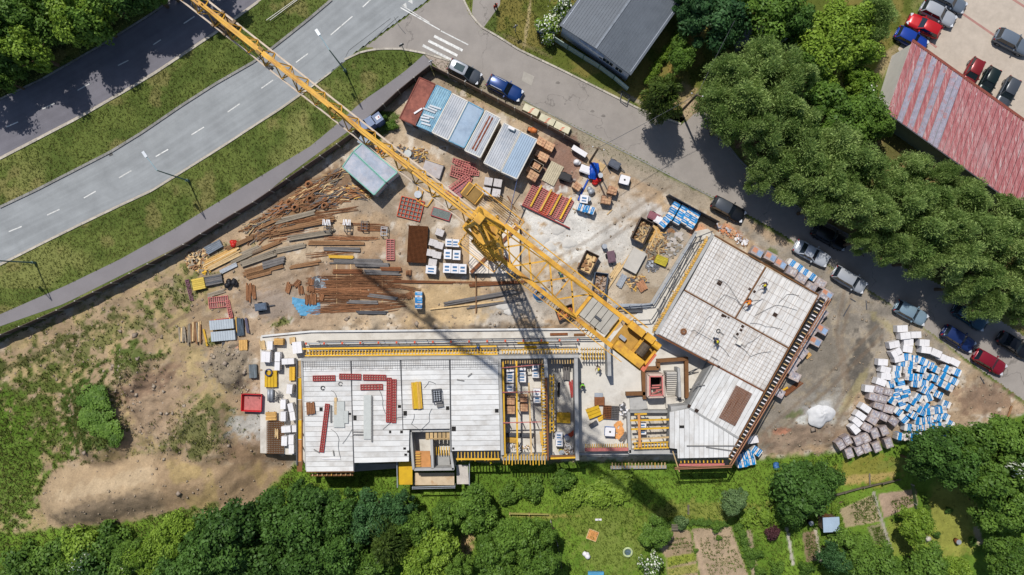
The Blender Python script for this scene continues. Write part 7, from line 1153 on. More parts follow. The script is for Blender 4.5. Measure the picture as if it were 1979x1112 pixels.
# inside bays and yard floor of the building
stack('yellow board stack in the narrow bay floor', 1089, 807, 2, 26, 20, 7, YEL, 3, 'board_stack', 'boards', .12, .2, .02, [YEL, PLYY]); stack('yellow board stack on the open floor beside rusty cages', 1147, 796, -20, 26, 20, 3, PLYY, 3, 'board_stack', 'boards', .12, .2, .02); stack('yellow plank under the board stack on the open floor', 1162, 808, -30, 16, 8, 2, YEL, 1, 'board_stack', 'boards', .1, .2); rmat('rusty cage on the open floor, western of two', 1173, 796, 3, 15, 24, 5, 7, .2, 3, RST); rmat('grey and rust cage on the open floor, eastern of two', 1188, 797, 3, 14, 24, 5, 7, .2, 3, GRB)
machine('big blue and white bag on the open floor', 1177, 832, 3, mat('bigbag_blue', A(40, 116, 200), .5), 'big_bag', 'bag', 'ibc'); r = thing('rusty_tray', 'square rusty steel tray on the open floor', 'tray', W(1158, 775, .2)); MB().box((0, 0, .2), (1.2, 1.0, .3)).build('tray', RST, r); MB().box((-.1, .75, .3), (1., .5, .06)).build('grate', STL, r)
stack('dark steel formwork leaning in the narrow bay', 1094, 722, 90, 26, 12, 4, GRB, 2, 'formwork_stack', 'formwork', .2, .2); stack('dark hole in the narrow bay, its shade painted as a black board', 1079.5, 754, 90, 28, 5, 1, BLK, 1, 'hole_shade', 'cover', .1, .2); stack('crumpled red sheets in the narrow bay', 1105, 752, 80, 34, 8, 3, RED, 1, 'red_sheet', 'sheet', .06, .2, .1); stack('dark grey channel across the pallet bay', 1004, 840, 2, 52, 7, 2, STD, 2, 'channel_stack', 'steel', .2, .2); stack('ochre board pack across the pallet bay', 988, 850, 2, 20, 10, 3, YELD, 2, 'board_stack', 'boards', .14, .2); stack('tall ochre board standing in the pallet bay', 1046, 846, 85, 26, 5, 1, YELD, 3, 'board_stack', 'boards', .2, .2); machine('yellow plastic barrel in the narrow bay', 1084, 872, 0, mat('barrel_yellow', A(226, 214, 40), .5), 'yellow_barrel', 'barrel', 'barrel', .2); machine('blue barrow tub in the narrow bay', 1095, 844, 0, mat('tarp_blue'), 'blue_tub', 'tub', 'barrel', .2)  # black board on the narrow bay floor paints the shade of a hole
stack('grey plank fan beside the orange sand', 1206, 845, -50, 22, 10, 4, GRB, 1, 'plank_fan', 'timber', .08, .2, .1, None, None, .2); stack('orange rail set in the narrow bay corner', 1106, 838, -40, 16, 8, 3, WRED, 1, 'rail_set', 'rail', .08, .2, .1); stack('black tool case by the yellow plank', 1147, 819, -30, 18, 7, 1, STD, 2, 'tool_case', 'case', .2, .2)
heap('tool and scrap litter in the pallet bay', 1000, 865, 26, 6, 50, [STD, TP, WHB], 0, .2, (.5, .1), 'litter_heap', 'heap', .2); heap('orange sand spill on the open floor', 1196, 832, 8, 16, 40, [mat('orange_sand', A(226, 160, 96), .95)], 0, .1, (.4, .4), 'sand_spill', 'sand', .18); heap('white litter on the open floor by the ramp', 1205, 795, 8, 16, 40, [WHB, STD, GRB], 0, .2, (.4, .2), 'litter_heap', 'heap', .2); heap('tool litter on the floor of the narrow bay', 1100, 868, 12, 10, 40, [STD, TB, WHB], 0, .2, (.5, .08), 'litter_heap', 'heap', .2)
stack('rusty sheet pile set outside the walkway', 1532, 750, -38, 44, 10, 3, RST, 1, 'steel_plate', 'plate', .1, None, .1); stack('yellow beam by the rusty plates outside the walkway', 1516, 752, -28, 14, 4, 1, YEL, 1, 'yellow_beam', 'timber', .1, None); stack('tan crate lid beside the slab pallets', 1561, 687, -40, 12, 9, 3, TGo, 1, 'crate_board', 'board', .1, None); machine('blue and white sacks in the grass edge', 1500, 900, -20, mat('tank_blue'), 'blue_sack', 'sack', 'sack'); stack('dark root branch in the east lot', 1950, 797, -70, 26, 4, 1, TB, 1, 'branch', 'branch', .12, None)
for i, (x, y, a, l) in enumerate(((1636, 600, -60, 26), (1674, 590, 85, 18), (1648, 580, 30, 12), (1898, 735, 60, 16))): r = thing('dead_branch', 'thin dark stick lying in the east lot %s' % ['below the silver people carrier', 'beside the tree shade', 'near the slab corner', 'below the dark red car'][i], 'stick', G(x, y), R(-a)); piece('stick', STD, r, (0, 0, .06), (m(l), .1, .08))
# ---- garden things
r = thing('round_pool', 'small round paddling pool with pale green rim on the lawn', 'pool', G(1213, 1067)); MB().path([(.52 * math.cos(t), .52 * math.sin(t), .12) for t in np.linspace(0, 6.283, 25)], .13, 8).build('rim', mat('pool_rim', A(206, 220, 170), .5), r, True); MB().tube((0, 0, .02), (0, 0, .1), .48, 20).build('water', mat('pool_water', A(96, 116, 128), .1, .1, 2, spec=.8), r)
r = thing('sand_pit', 'orange sand pit with timber frame on the lawn', 'sandpit', G(1145, 1034), R(-20)); [piece('frame_board', TP, r, (x_, y_, .1), d_) for x_, y_, d_ in ((0, .6, (1.3, .08, .2)), (0, -.6, (1.3, .08, .2)), (.62, 0, (.08, 1.1, .2)), (-.62, 0, (.08, 1.1, .2)))]; piece('sand', mat('orange_sand'), r, (0, 0, .06), (1.2, 1.15, .12))
r = thing('garden_table', 'grey slatted garden table by the bush at the bed edge', 'table', G(1305, 1016)); [piece('slat', mat('grey_wood'), r, (0, -.3 + .2 * i, .72), (1.2, .16, .04)) for i in range(4)]; [piece('leg', mat('grey_wood'), r, (sx * .45, sy * .25, .35), (.07, .07, .7)) for sx in (-1, 1) for sy in (-1, 1)]
stack('pale blue tarpaulin covered bench at the bottom edge', 1152, 1108, 0, 30, 10, 1, mat('sheet_blue'), 2, 'covered_bench', 'bench', .2, None); machine('white garden sack on the lawn', 1134, 1070, 40, WHB, 'garden_sack', 'sack', 'sack'); stack('grey weathered board on the slope grass', 1330, 985, 90, 20, 4, 1, mat('grey_wood'), 1, 'weathered_board', 'board', .1, None); stack('white board strip in the grass by the fence line', 1156, 1004, 0, 12, 4, 1, WHB, 1, 'white_board', 'board', .1, None); machine('black barrel beside the garden shed', 1563, 1008, 0, BLK, 'rain_barrel', 'barrel', 'barrel'); stack('timber post standing in the dry grass', 1680, 926, 88, 24, 3, 1, mat('grey_wood'), 1, 'fence_post', 'post', .12, None); machine('white stone heap by the small fruit tree', 1790, 1040, 20, mat('pale_plate'), 'stone_heap', 'stones', 'sack'); machine('brown fire bowl on the lawn', 1846, 1044, 0, RST, 'fire_bowl', 'bowl', 'barrel'); stack('blue advertising board at the house corner', 1050, 68, 32, 30, 4, 1, mat('sign_blue', A(70, 100, 170), .5), 3, 'advert_board', 'sign', .3, 0)
# ================================================================== PEOPLE
SKIN = mat('skin', A(206, 156, 128), .6, .05, 3, 0)
def skinmesh(name, V_, E_, rad, q, parent, root=0):
    me = bpy.data.meshes.new(name); me.from_pydata(V_, E_, []); me.materials.append(q); o = link(name, me, parent); md = o.modifiers.new('skin', 'SKIN'); sv = me.skin_vertices[0].data if me.skin_vertices else None
    if sv is None:
        bm = bmesh.new(); bm.from_mesh(me); bm.verts.layers.skin.verify(); bm.to_mesh(me); bm.free(); sv = me.skin_vertices[0].data
    for i, s_ in enumerate(rad): sv[i].radius = (s_, s_); sv[i].use_root = (i == root)
    ss = o.modifiers.new('sub', 'SUBSURF'); ss.levels = 1; ss.render_levels = 1; return o
def person(label, p, adeg, top, leg, hat=None, bend=0., arms=(.35, .2), stride=.12, vest=None):
    r = thing('person', label, 'person', p, R(-adeg)); b_ = bend
    def tz(h): d = h - .95; return (d * math.sin(b_), .95 + d * math.cos(b_))
    ch = tz(1.38); nk = tz(1.5); hd = tz(1.62); ht = tz(1.7)
    V_ = [(0, 0, .95), (tz(1.15)[0], 0, tz(1.15)[1]), (ch[0], 0, ch[1]), (nk[0], 0, nk[1]), (hd[0], 0, hd[1]), (ht[0] + .02, 0, ht[1])]; rad = [.14, .13, .14, .055, .095, .07]; E_ = [(0, 1), (1, 2), (2, 3), (3, 4), (4, 5)]
    T_v = [(0, 0, .95), (tz(1.15)[0], 0, tz(1.15)[1]), (ch[0], 0, ch[1])]; T_r = [.165, .155, .165]; T_e = [(0, 1), (1, 2)]; Lv = [(0, 0, .97)]; Lr = [.165]; Le = []
    for s_, f in ((-1, arms[0]), (1, arms[1])):
        k = len(V_); sh = (ch[0], s_ * .2, ch[1] + .04); el = (ch[0] + f * .5, s_ * .27, ch[1] - .22); ha = (ch[0] + f * 1.1, s_ * .22, ch[1] - .38 + f * .2); fi = (ha[0] + .1, s_ * .2, ha[2] - .08)
        V_ += [sh, el, ha, fi]; rad += [.065, .048, .036, .04]; E_ += [(2, k), (k, k + 1), (k + 1, k + 2), (k + 2, k + 3)]
        k = len(T_v); T_v += [sh, el, (ha[0] * .7 + el[0] * .3, s_ * .23, ha[2] * .7 + el[2] * .3)]; T_r += [.085, .066, .055]; T_e += [(2, k), (k, k + 1), (k + 1, k + 2)]
        k = len(V_); hp = (0, s_ * .1, .9); kn = (s_ * stride * .6 + .04, s_ * .11, .5); an_ = (s_ * stride - .03, s_ * .12, .09); ft = (s_ * stride + .14, s_ * .13, .05)
        V_ += [hp, kn, an_, ft]; rad += [.1, .065, .045, .045]; E_ += [(0, k), (k, k + 1), (k + 1, k + 2), (k + 2, k + 3)]
        k = len(Lv); Lv += [hp, kn, (an_[0], an_[1], .14)]; Lr += [.12, .085, .07]; Le += [(0, k), (k, k + 1), (k + 1, k + 2)]
    skinmesh('body', V_, E_, rad, SKIN, r); skinmesh('jacket', T_v, T_e, T_r, top, r); skinmesh('trousers', Lv, Le, Lr, leg, r)
    for s_ in (-1, 1): piece('boot', TRIM, r, (s_ * stride + .05, s_ * .125, .06), (.27, .1, .11)); piece('eye', TRIM, r, (hd[0] + .092, s_ * .035, hd[1] + .015), (.012, .02, .012)); piece('ear', SKIN, r, (hd[0], s_ * .095, hd[1]), (.04, .02, .06))
    piece('nose', SKIN, r, (hd[0] + .105, 0, hd[1] - .02), (.03, .025, .04)); piece('mouth', RED, r, (hd[0] + .09, 0, hd[1] - .06), (.012, .05, .012))
    V2 = [(ht[0] + .135 * math.cos(t) * math.sin(f), .125 * math.sin(t) * math.sin(f), ht[1] - .01 + .13 * math.cos(f)) for f in (.05, .5, 1., 1.57) for t in np.linspace(0, 5.76, 12)]; F2 = [(a * 12 + j, a * 12 + 12 + j, a * 12 + 12 + (j + 1) % 12, a * 12 + (j + 1) % 12) for a in range(3) for j in range(12)] + [tuple(range(12))]
    h_ = MB().add(V2, F2)
    if hat is not None: h_.box((ht[0] + .14, 0, ht[1]), (.1, .2, .02)); h_.build('helmet', hat, r, True)
    else: h_.build('hair', mat('hair_dark', A(50, 36, 28), .8), r, True)
    return r
HY = mat('helmet_yellow', A(236, 224, 40), .4, .05, 2); HO = mat('hivis_orange', A(250, 130, 40), .6, .08, 2); DJ = mat('dark_jacket', A(52, 56, 66), .8, .1, 3); DN = mat('denim', A(60, 76, 100), .85, .1, 3); HG = mat('hivis_green', A(120, 220, 50), .6, .08, 2); GJ = mat('green_jacket', A(60, 110, 70), .7, .1, 3); RJ = mat('red_jacket', A(220, 60, 40), .7, .1, 3)
Zd = 3.25
person('worker in brown jacket and yellow helmet bending over the slab seam', W(1476, 549, Zd), 150, mat('brown_jacket', A(96, 70, 56), .8), DN, HY, .5, (.5, .4)); person('worker in orange jacket and orange helmet crouching over the slab', W(1446, 581, Zd), 140, HO, DJ, mat('helmet_orange', A(250, 170, 30), .4), .7, (.6, .5)); person('worker in dark clothes and yellow helmet standing on the southwest bay', W(1381, 655, Zd), 100, DJ, DN, HY, .3, (.4, .5)); person('worker in lime green vest standing in the shade of the grey wall', W(1124, 742, F_), 90, HG, DJ, None, .2); person('worker in green jacket and blue trousers on the north floor', W(924, 667, F_), 80, GJ, DN, mat('helmet_blue', A(40, 90, 170), .4), .25); person('worker with yellow helmet by the toothed formwork strips', W(1155, 709, F_), 110, mat('tan_jacket', A(190, 170, 140), .8), DJ, HY, .2); person('pedestrian in red jacket walking on the path at the top', W(958, 17), 60, RJ, DJ, None, .05, (.2, -.2), .2); person('worker in dark jacket on the stub row south of the slab', W(946, 884, F_), 60, mat('brown_jacket'), DJ, HY, .4, (.4, .4)); person('worker in green at the foot of the counter jib', W(1082, 527), 40, mat('teal_jacket', A(60, 150, 120), .7), DN, mat('helmet_blue'), .4, (.5, .3))
# ================================================================== TREES AND PLANTS
def leafmat(name, c1, c2, tr=.3):
    q = bpy.data.materials.new(name); q.use_nodes = True; t = q.node_tree; N = t.nodes; L = t.links; b = N['Principled BSDF']; b.inputs['Roughness'].default_value = .55; b.inputs['Specular IOR Level'].default_value = .25
    at = N.new('ShaderNodeAttribute'); at.attribute_name = 'rnd'; oi = N.new('ShaderNodeObjectInfo')
    m1 = N.new('ShaderNodeMath'); m1.operation = 'MULTIPLY_ADD'; L.new(oi.outputs['Random'], m1.inputs[0]); m1.inputs[1].default_value = .45; L.new(at.outputs['Fac'], m1.inputs[2])
    m2 = N.new('ShaderNodeMath'); m2.operation = 'SUBTRACT'; L.new(m1.outputs[0], m2.inputs[0]); m2.inputs[1].default_value = .22; m2.use_clamp = True
    mx = N.new('ShaderNodeMix'); mx.data_type = 'RGBA'; mx.inputs[6].default_value = (*c1, 1); mx.inputs[7].default_value = (*c2, 1); L.new(m2.outputs[0], mx.inputs[0]); L.new(mx.outputs[2], b.inputs['Base Color'])
    tl = N.new('ShaderNodeBsdfTranslucent'); L.new(mx.outputs[2], tl.inputs[0]); ms = N.new('ShaderNodeMixShader'); ms.inputs[0].default_value = tr; L.new(b.outputs[0], ms.inputs[1]); L.new(tl.outputs[0], ms.inputs[2]); L.new(ms.outputs[0], N['Material Output'].inputs[0]); return q
KF = .85
def cc(c): return tuple(x * KF for x in lin(c))
LM = {'dark': leafmat('leaf_dark', cc((52, 82, 34)), cc((98, 136, 60))), 'mid': leafmat('leaf_mid', cc((68, 100, 36)), cc((122, 156, 64))), 'light': leafmat('leaf_light', cc((92, 124, 36)), cc((146, 174, 66))), 'willow': leafmat('leaf_willow', cc((108, 140, 66)), cc((184, 206, 126)), .4), 'blue': leafmat('leaf_blue_green', cc((44, 78, 44)), cc((92, 132, 76))), 'fir': leafmat('needles', cc((56, 78, 28)), cc((104, 124, 52))), 'grey': leafmat('leaf_grey_green', cc((88, 118, 70)), cc((138, 164, 108))), 'purple': leafmat('leaf_purple', cc((70, 44, 48)), cc((110, 72, 76)))}
FLOW = mat('blossom_white', A(240, 242, 226, 1.2), .7, .05, 3, 0); BARK = mat('bark', A(112, 92, 70), .9, .25, 4)
def crown_arrays(seed, nblob, per, leaf, flat=1., elong=1., spike=0., tight=.3, under=-.35, fill=.9, feather=0.):
    g = np.random.default_rng(seed); P = []
    while len(P) < nblob:
        d = g.normal(size=3); d /= np.linalg.norm(d)
        if d[2] < under: continue
        r = g.uniform(.62, .8) * (1 + .16 * math.sin(3 * math.atan2(d[1], d[0]) + seed) + .1 * math.sin(5 * math.atan2(d[1], d[0]) + 2 * seed)); P.append(d * r)
    P = np.array(P); P[: nblob // 5] *= g.uniform(.2, .6, (nblob // 5, 1)); P[: nblob // 5, 2] = np.abs(P[: nblob // 5, 2]) + .25
    br = tight * np.exp(g.normal(0, .32, nblob)); n = nblob * per; bi = np.repeat(np.arange(nblob), per)
    d = g.normal(size=(n, 3)); d /= np.linalg.norm(d, axis=1)[:, None]; d[:, 2] = np.where(d[:, 2] < -.3, -d[:, 2], d[:, 2])
    rr = br[bi] * np.where(g.random(n) < fill, g.uniform(.75, 1.08, n), g.uniform(.2, .8, n)); C_ = P[bi] + d * rr[:, None]
    nrm = d * .8 + g.normal(size=(n, 3)) * .45 + np.array([0, 0, .25]); nrm /= np.linalg.norm(nrm, axis=1)[:, None]
    a = g.normal(size=(n, 3))
    if feather: a = d * feather + g.normal(size=(n, 3)) * .45; nrm = g.normal(size=(n, 3)); nrm[:, 2] = np.abs(nrm[:, 2]) + .4; a /= np.linalg.norm(a, axis=1)[:, None]; nrm -= a * (a * nrm).sum(1)[:, None]; nrm /= np.linalg.norm(nrm, axis=1)[:, None]
    if spike: out = C_.copy(); out[:, 2] *= .3; a = out / (np.linalg.norm(out, axis=1)[:, None] + 1e-6) * spike + a * .5
    a -= nrm * (a * nrm).sum(1)[:, None]; a /= np.linalg.norm(a, axis=1)[:, None]; b_ = np.cross(nrm, a); s = leaf * g.uniform(.6, 1.3, n)
    ax = a * (s * elong)[:, None]; bx = b_ * (s / elong)[:, None]
    V_ = np.stack([C_ - ax, C_ - bx * .8 + ax * .1, C_ + ax, C_ + bx * .8 + ax * .1], 1).reshape(-1, 3); V_[:, 2] *= flat
    blobr = g.random(nblob); rv = np.clip(.55 * blobr[bi] + .45 * g.random(n), 0, 1)
    return V_, np.arange(4 * n).reshape(-1, 4), np.repeat(rv, 4), g
def crown_mesh(name, q, flowers=0., **k):
    V_, F_2, rv, g = crown_arrays(**k); me = npmesh(name, V_, F_2, [q, FLOW] if flowers else q); at = me.attributes.new('rnd', 'FLOAT', 'POINT'); at.data.foreach_set('value', rv.astype(np.float32))
    if flowers: 
        top = V_.reshape(-1, 4, 3)[:, 0, 2] > .1; me.polygons.foreach_set('material_index', ((g.random(len(F_2)) < flowers) & top).astype(np.int32))
    return me
_cr = {}
def crown(kind, var):
    key = (kind, var)
    if key not in _cr:
        sd_ = 31 * var + sum(map(ord, kind)); q = LM[kind.split('_')[0]]
        if kind == 'willow': _cr[key] = crown_mesh('crown', q, seed=sd_, nblob=64, per=300, leaf=.034, elong=1.75, feather=1., tight=.25, under=-.2, fill=.62)
        elif kind == 'fir': _cr[key] = crown_mesh('crown', q, seed=sd_, nblob=34, per=220, leaf=.05, elong=1.9, spike=2.5, tight=.27, under=-.2, flat=1.2)
        elif kind.endswith('_loose'): _cr[key] = crown_mesh('crown', q, seed=sd_, nblob=44, per=110, leaf=.062, tight=.2, under=-.5, fill=.6)
        elif kind.endswith('_bush'): _cr[key] = crown_mesh('crown', q, seed=sd_, nblob=26, per=120, leaf=.08, tight=.34, under=0., flat=.8)
        elif kind.endswith('_flower'): _cr[key] = crown_mesh('crown', q, .28, seed=sd_, nblob=30, per=120, leaf=.075, tight=.3, under=-.1)
        elif kind.endswith('_hedge'): _cr[key] = crown_mesh('crown', q, seed=sd_, nblob=40, per=60, leaf=.07, tight=.4, under=-.2)
        else: _cr[key] = crown_mesh('crown', q, seed=sd_, nblob=62, per=190, leaf=.05, elong=1.2, tight=.23, under=-.3, fill=.8)
    return _cr[key]
_tk = {}
def trunkmesh(var):
    if var not in _tk:
        g = random.Random(var); b = MB(); b.tube((0, 0, -.3), (0, 0, .55), .055, 8, 0, .035)
        for i in range(5): a_ = i * 1.26 + g.random(); z_ = g.uniform(.35, .55); e = (math.cos(a_) * .4, math.sin(a_) * .4, z_ + .3); b.tube((0, 0, z_), e, .024, 6, 0, .01)
        b.tube((0, 0, .55), (.05, .02, .9), .03, 6, 0, .01); _tk[var] = b.mesh('trunk', BARK)
    return _tk[var]
TREES = []
def tree(px, py, rpx, kind, h, zc=None, sub='tree'):
    """px,py = middle of the crown in the photo, h = height of the tree in metres"""
    zt = h * .62; z = 0.
    for _ in range(4): p = W(px, py, z + zt); z = float(hz(p.x, p.y, False))
    r_ = rpx * (1 - (z + zt) / 100) / 16; TREES.append((px, py, r_, kind, h, Vector((p.x, p.y, z)), sub))
for a in ((35, 35, 62, 'mid', 9), (90, 45, 52, 'mid', 7), (150, 22, 60, 'light', 9), (45, 92, 46, 'mid', 6), (5, 118, 42, 'mid', 6), (160, 40, 44, 'mid_loose', 6), (205, 2, 46, 'light', 7), (262, -10, 36, 'mid', 7), (316, -22, 32, 'mid', 7), (-10, 70, 60, 'dark', 9), (85, -20, 60, 'mid', 9), (205, -30, 60, 'dark', 9), (265, -35, 60, 'dark', 9), (-45, 150, 50, 'mid_loose', 8), (58, 100, 46, 'light_loose', 9.5), (176, 40, 46, 'mid_loose', 9.5), (-30, 10, 70, 'dark', 9), (370, -62, 62, 'mid_loose', 9), (16, 160, 20, 'mid_loose', 5), (285, -18, 30, 'mid_loose', 9)): tree(*a)
for a in ((1372, 36, 62, 'blue', 9), (1400, 72, 34, 'blue', 8), (1335, 5, 40, 'blue', 8), (1485, 25, 62, 'mid', 9), (1420, -10, 50, 'mid', 9), (1525, 50, 44, 'dark', 8), (1620, 55, 56, 'light', 8), (1690, 30, 40, 'willow', 8), (1680, 62, 38, 'willow', 7), (1590, 110, 60, 'light', 9), (1640, 95, 50, 'light', 8), (1560, 130, 40, 'mid', 8), (1655, 160, 34, 'light', 6), (1600, 215, 56, 'mid', 8), (1665, 215, 48, 'mid', 7), (1690, 245, 34, 'mid', 6), (1640, 262, 34, 'mid', 7), (1570, 210, 34, 'dark', 7)): tree(*a)
for a in ((1410, 150, 48, 'willow', 11), (1470, 135, 54, 'willow', 12), (1520, 150, 52, 'willow', 12), (1380, 195, 44, 'willow', 10), (1440, 200, 56, 'willow', 12), (1505, 205, 54, 'willow', 12), (1400, 240, 44, 'willow', 10), (1460, 262, 52, 'willow', 12), (1535, 255, 48, 'willow', 11), (1480, 320, 40, 'willow', 9), (1462, 350, 30, 'willow', 8), (1540, 310, 50, 'willow', 11), (1600, 290, 52, 'willow', 11), (1530, 362, 40, 'willow', 9), (1590, 350, 52, 'willow', 11), (1650, 325, 50, 'willow', 11), (1575, 405, 36, 'willow', 9), (1640, 395, 50, 'willow', 11), (1700, 360, 48, 'willow', 10), (1750, 330, 36, 'willow', 9), (1690, 420, 48, 'willow', 11), (1745, 400, 52, 'willow', 11), (1810, 345, 34, 'willow', 9), (1720, 480, 40, 'willow', 10), (1780, 450, 52, 'willow', 11), (1800, 395, 44, 'willow', 10), (1860, 385, 44, 'willow', 10), (1830, 440, 46, 'willow', 11), (1770, 510, 36, 'willow', 9), (1835, 500, 50, 'willow', 11), (1895, 450, 54, 'willow', 11), (1880, 530, 46, 'willow', 10), (1940, 420, 44, 'willow', 10), (1950, 490, 50, 'willow', 11), (1900, 590, 40, 'willow', 9), (1945, 560, 46, 'willow', 10), (1850, 560, 32, 'willow', 8), (1975, 600, 36, 'willow', 9), (1990, 540, 46, 'willow', 10), (1660, 470, 26, 'willow', 8)): tree(*a)
for a in ((1278, 190, 42, 'fir', 9), (1268, 215, 28, 'fir', 7), (1318, 115, 26, 'mid', 5), (1315, 88, 20, 'mid', 4)): tree(*a)
# south edge
for a in ((445, 1030, 74, 'dark', 11), (395, 1080, 60, 'dark', 10), (505, 1075, 62, 'dark', 10), (540, 995, 58, 'dark', 10), (605, 1005, 64, 'dark', 11), (655, 985, 44, 'dark', 9), (590, 1075, 70, 'dark', 10), (655, 1050, 52, 'dark', 10), (585, 952, 30, 'dark', 7), (718, 995, 46, 'blue', 9), (772, 980, 34, 'blue', 8), (690, 1020, 40, 'blue', 8), (755, 1035, 46, 'fir', 9), (800, 1015, 40, 'mid', 8), (720, 1090, 50, 'mid', 8), (840, 1050, 48, 'light', 8), (820, 1100, 46, 'light', 8), (860, 1000, 34, 'mid', 7), (918, 985, 44, 'mid', 8), (955, 1060, 42, 'mid', 8), (1000, 1040, 46, 'mid', 9), (1040, 1080, 46, 'mid', 9), (970, 1110, 50, 'mid', 8), (1050, 1030, 30, 'mid', 7), (340, 1035, 46, 'light', 8), (300, 1075, 44, 'light', 7), (260, 1070, 34, 'mid', 6), (350, 1095, 50, 'dark', 8), (880, 1095, 34, 'mid', 7)): tree(*a)
for a in ((1552, 945, 56, 'dark', 9), (1590, 925, 34, 'dark', 8), (1525, 975, 30, 'dark', 7), (1805, 870, 50, 'dark', 9), (1835, 895, 46, 'dark', 9), (1775, 895, 30, 'dark', 7), (1870, 860, 50, 'mid', 8), (1930, 850, 50, 'mid', 8), (1985, 850, 46, 'mid', 8), (1900, 920, 56, 'mid', 9), (1955, 940, 56, 'mid', 9), (1985, 900, 46, 'dark', 8), (1920, 985, 46, 'mid', 8), (1975, 990, 40, 'mid', 8), (1765, 1012, 36, 'light', 6), (1655, 1068, 44, 'mid', 7), (1612, 1075, 30, 'blue', 6), (1700, 1095, 44, 'mid', 7), (1790, 1100, 50, 'mid', 7), (1840, 1105, 36, 'light', 6), (1945, 1070, 48, 'mid', 7), (1985, 1080, 40, 'dark', 7)): tree(*a)
for a in ((1417, 965, 27, 'grey', 6), (1268, 1028, 32, 'mid', 4)): tree(*a)
for a in ((92, 1078, 40, 'mid_bush', 3), (150, 1060, 36, 'light_bush', 3), (210, 1055, 38, 'mid_bush', 3.5), (40, 1095, 40, 'mid_bush', 3), (170, 1100, 40, 'dark_bush', 3.5), (230, 1098, 36, 'mid_bush', 3.5), (120, 1105, 32, 'mid_bush', 3), (165, 1075, 16, 'light_flower', 3), (250, 1095, 16, 'light_flower', 3), (120, 1098, 12, 'light_flower', 2.5), (1060, 52, 28, 'light_flower', 3), (1085, 15, 24, 'light_flower', 3), (1258, 1090, 25, 'mid_flower', 4), (1930, 895, 20, 'mid_flower', 8.5), (1945, 905, 14, 'mid_flower', 8.5), (1318, 1012, 14, 'grey_bush', 2), (1386, 1020, 12, 'mid_bush', 1.5), (1494, 1032, 15, 'purple_bush', 2), (1463, 1072, 13, 'mid_bush', 1.5), (1470, 1105, 11, 'mid_bush', 1.5), (1882, 1048, 9, 'dark_bush', 1.4), (1812, 1035, 8, 'dark_bush', 1.2), (1835, 987, 7, 'dark_bush', 1), (1780, 1060, 8, 'mid_bush', 1), (1090, 930, 24, 'mid_bush', 2.5), (1030, 945, 26, 'mid_bush', 2.2), (1190, 945, 34, 'light_bush', 1.6), (1150, 960, 26, 'light_bush', 1.4), (985, 958, 24, 'mid_bush', 2), (1110, 960, 26, 'light_bush', 1.5), (1615, 1040, 12, 'mid_bush', 1.8), (1540, 1012, 14, 'mid_bush', 2), (1505, 1100, 16, 'mid_bush', 2), (1560, 1100, 16, 'mid_bush', 1.8), (182, 772, 30, 'mid_bush', .8), (200, 822, 32, 'mid_bush', .8), (170, 806, 26, 'mid_bush', .7), (215, 845, 22, 'mid_bush', .7), (1660, 190, 18, 'light_flower', 4), (1695, 215, 12, 'light_flower', 3.2), (735, 225, 12, 'mid_bush', 1.2), (757, 243, 12, 'mid_bush', 1.1), (1390, 1040, 6, 'mid_bush', .7), (1345, 1065, 5, 'mid_bush', .6)): tree(*a, None, 'shrub')
KN = {'dark': 'dark green broadleaf tree', 'mid': 'mid green broadleaf tree', 'light': 'fresh light green tree', 'willow': 'feathery grey green tree', 'blue': 'deep blue green tree', 'fir': 'dark spiky conifer', 'grey': 'round pale grey green tree', 'mid_loose': 'open crowned green tree', 'light_loose': 'open crowned light tree'}
ZN = [('in the woodland above the dual carriageway', lambda x, y: x < 420 and y < 320), ('in the line beside the shaded street', lambda x, y: x > 1340 and y < 660), ('by the grey house', lambda x, y: 1000 < x <= 1340 and y < 300), ('in the thicket below the white slab', lambda x, y: 300 < x < 1100 and y > 880), ('among the gardens at bottom right', lambda x, y: x >= 1100 and y > 780), ('on the west field edge', lambda x, y: True)]
cnt = {}
def zone(x, y): return next(n for n, f in ZN if f(x, y))
for t_ in sorted(TREES, key=lambda t_: (t_[1] // 60, t_[0])):
    px, py, r_, kind, h, p, sub = t_; zn = zone(px, py); base = KN.get(kind) or {'bush': 'low leafy bush', 'flower': 'white flowering shrub', 'hedge': 'clipped hedge'}[kind.split('_')[1]].replace('leafy', {'dark': 'dark green', 'mid': 'green', 'light': 'bright green', 'grey': 'grey green', 'purple': 'purple leaved'}[kind.split('_')[0]])
    i = cnt.get((base, zn), 0); cnt[(base, zn)] = i + 1; lab = '%s %s, %s from the top' % (base, zn, orw(i))
    isb = sub == 'shrub'; nm = 'shrub' if isb else {'fir': 'conifer_tree', 'willow': 'willow_tree'}.get(kind, 'broadleaf_tree')
    if kind == 'willow': r_ *= rnd.uniform(.84, .98)
    r = thing(nm, lab, 'shrub' if isb else 'tree', p, rnd.uniform(0, 6.28), ('shrubs ' if isb else 'trees ') + zn); link('crown', crown(kind, rnd.randrange(3 if kind in ('willow', 'dark', 'mid') else 2)), r, (0, 0, h * .6 if not isb else h * .15), None, (r_ * rnd.uniform(.9, 1.04), r_ * rnd.uniform(.9, 1.04), h * (.48 if not isb else .9)))
    link('trunk', trunkmesh(rnd.randrange(3)), r, (0, 0, 0), None, (h * .5, h * .5, h * .85) if not isb else (h * .3, h * .3, h * .6))
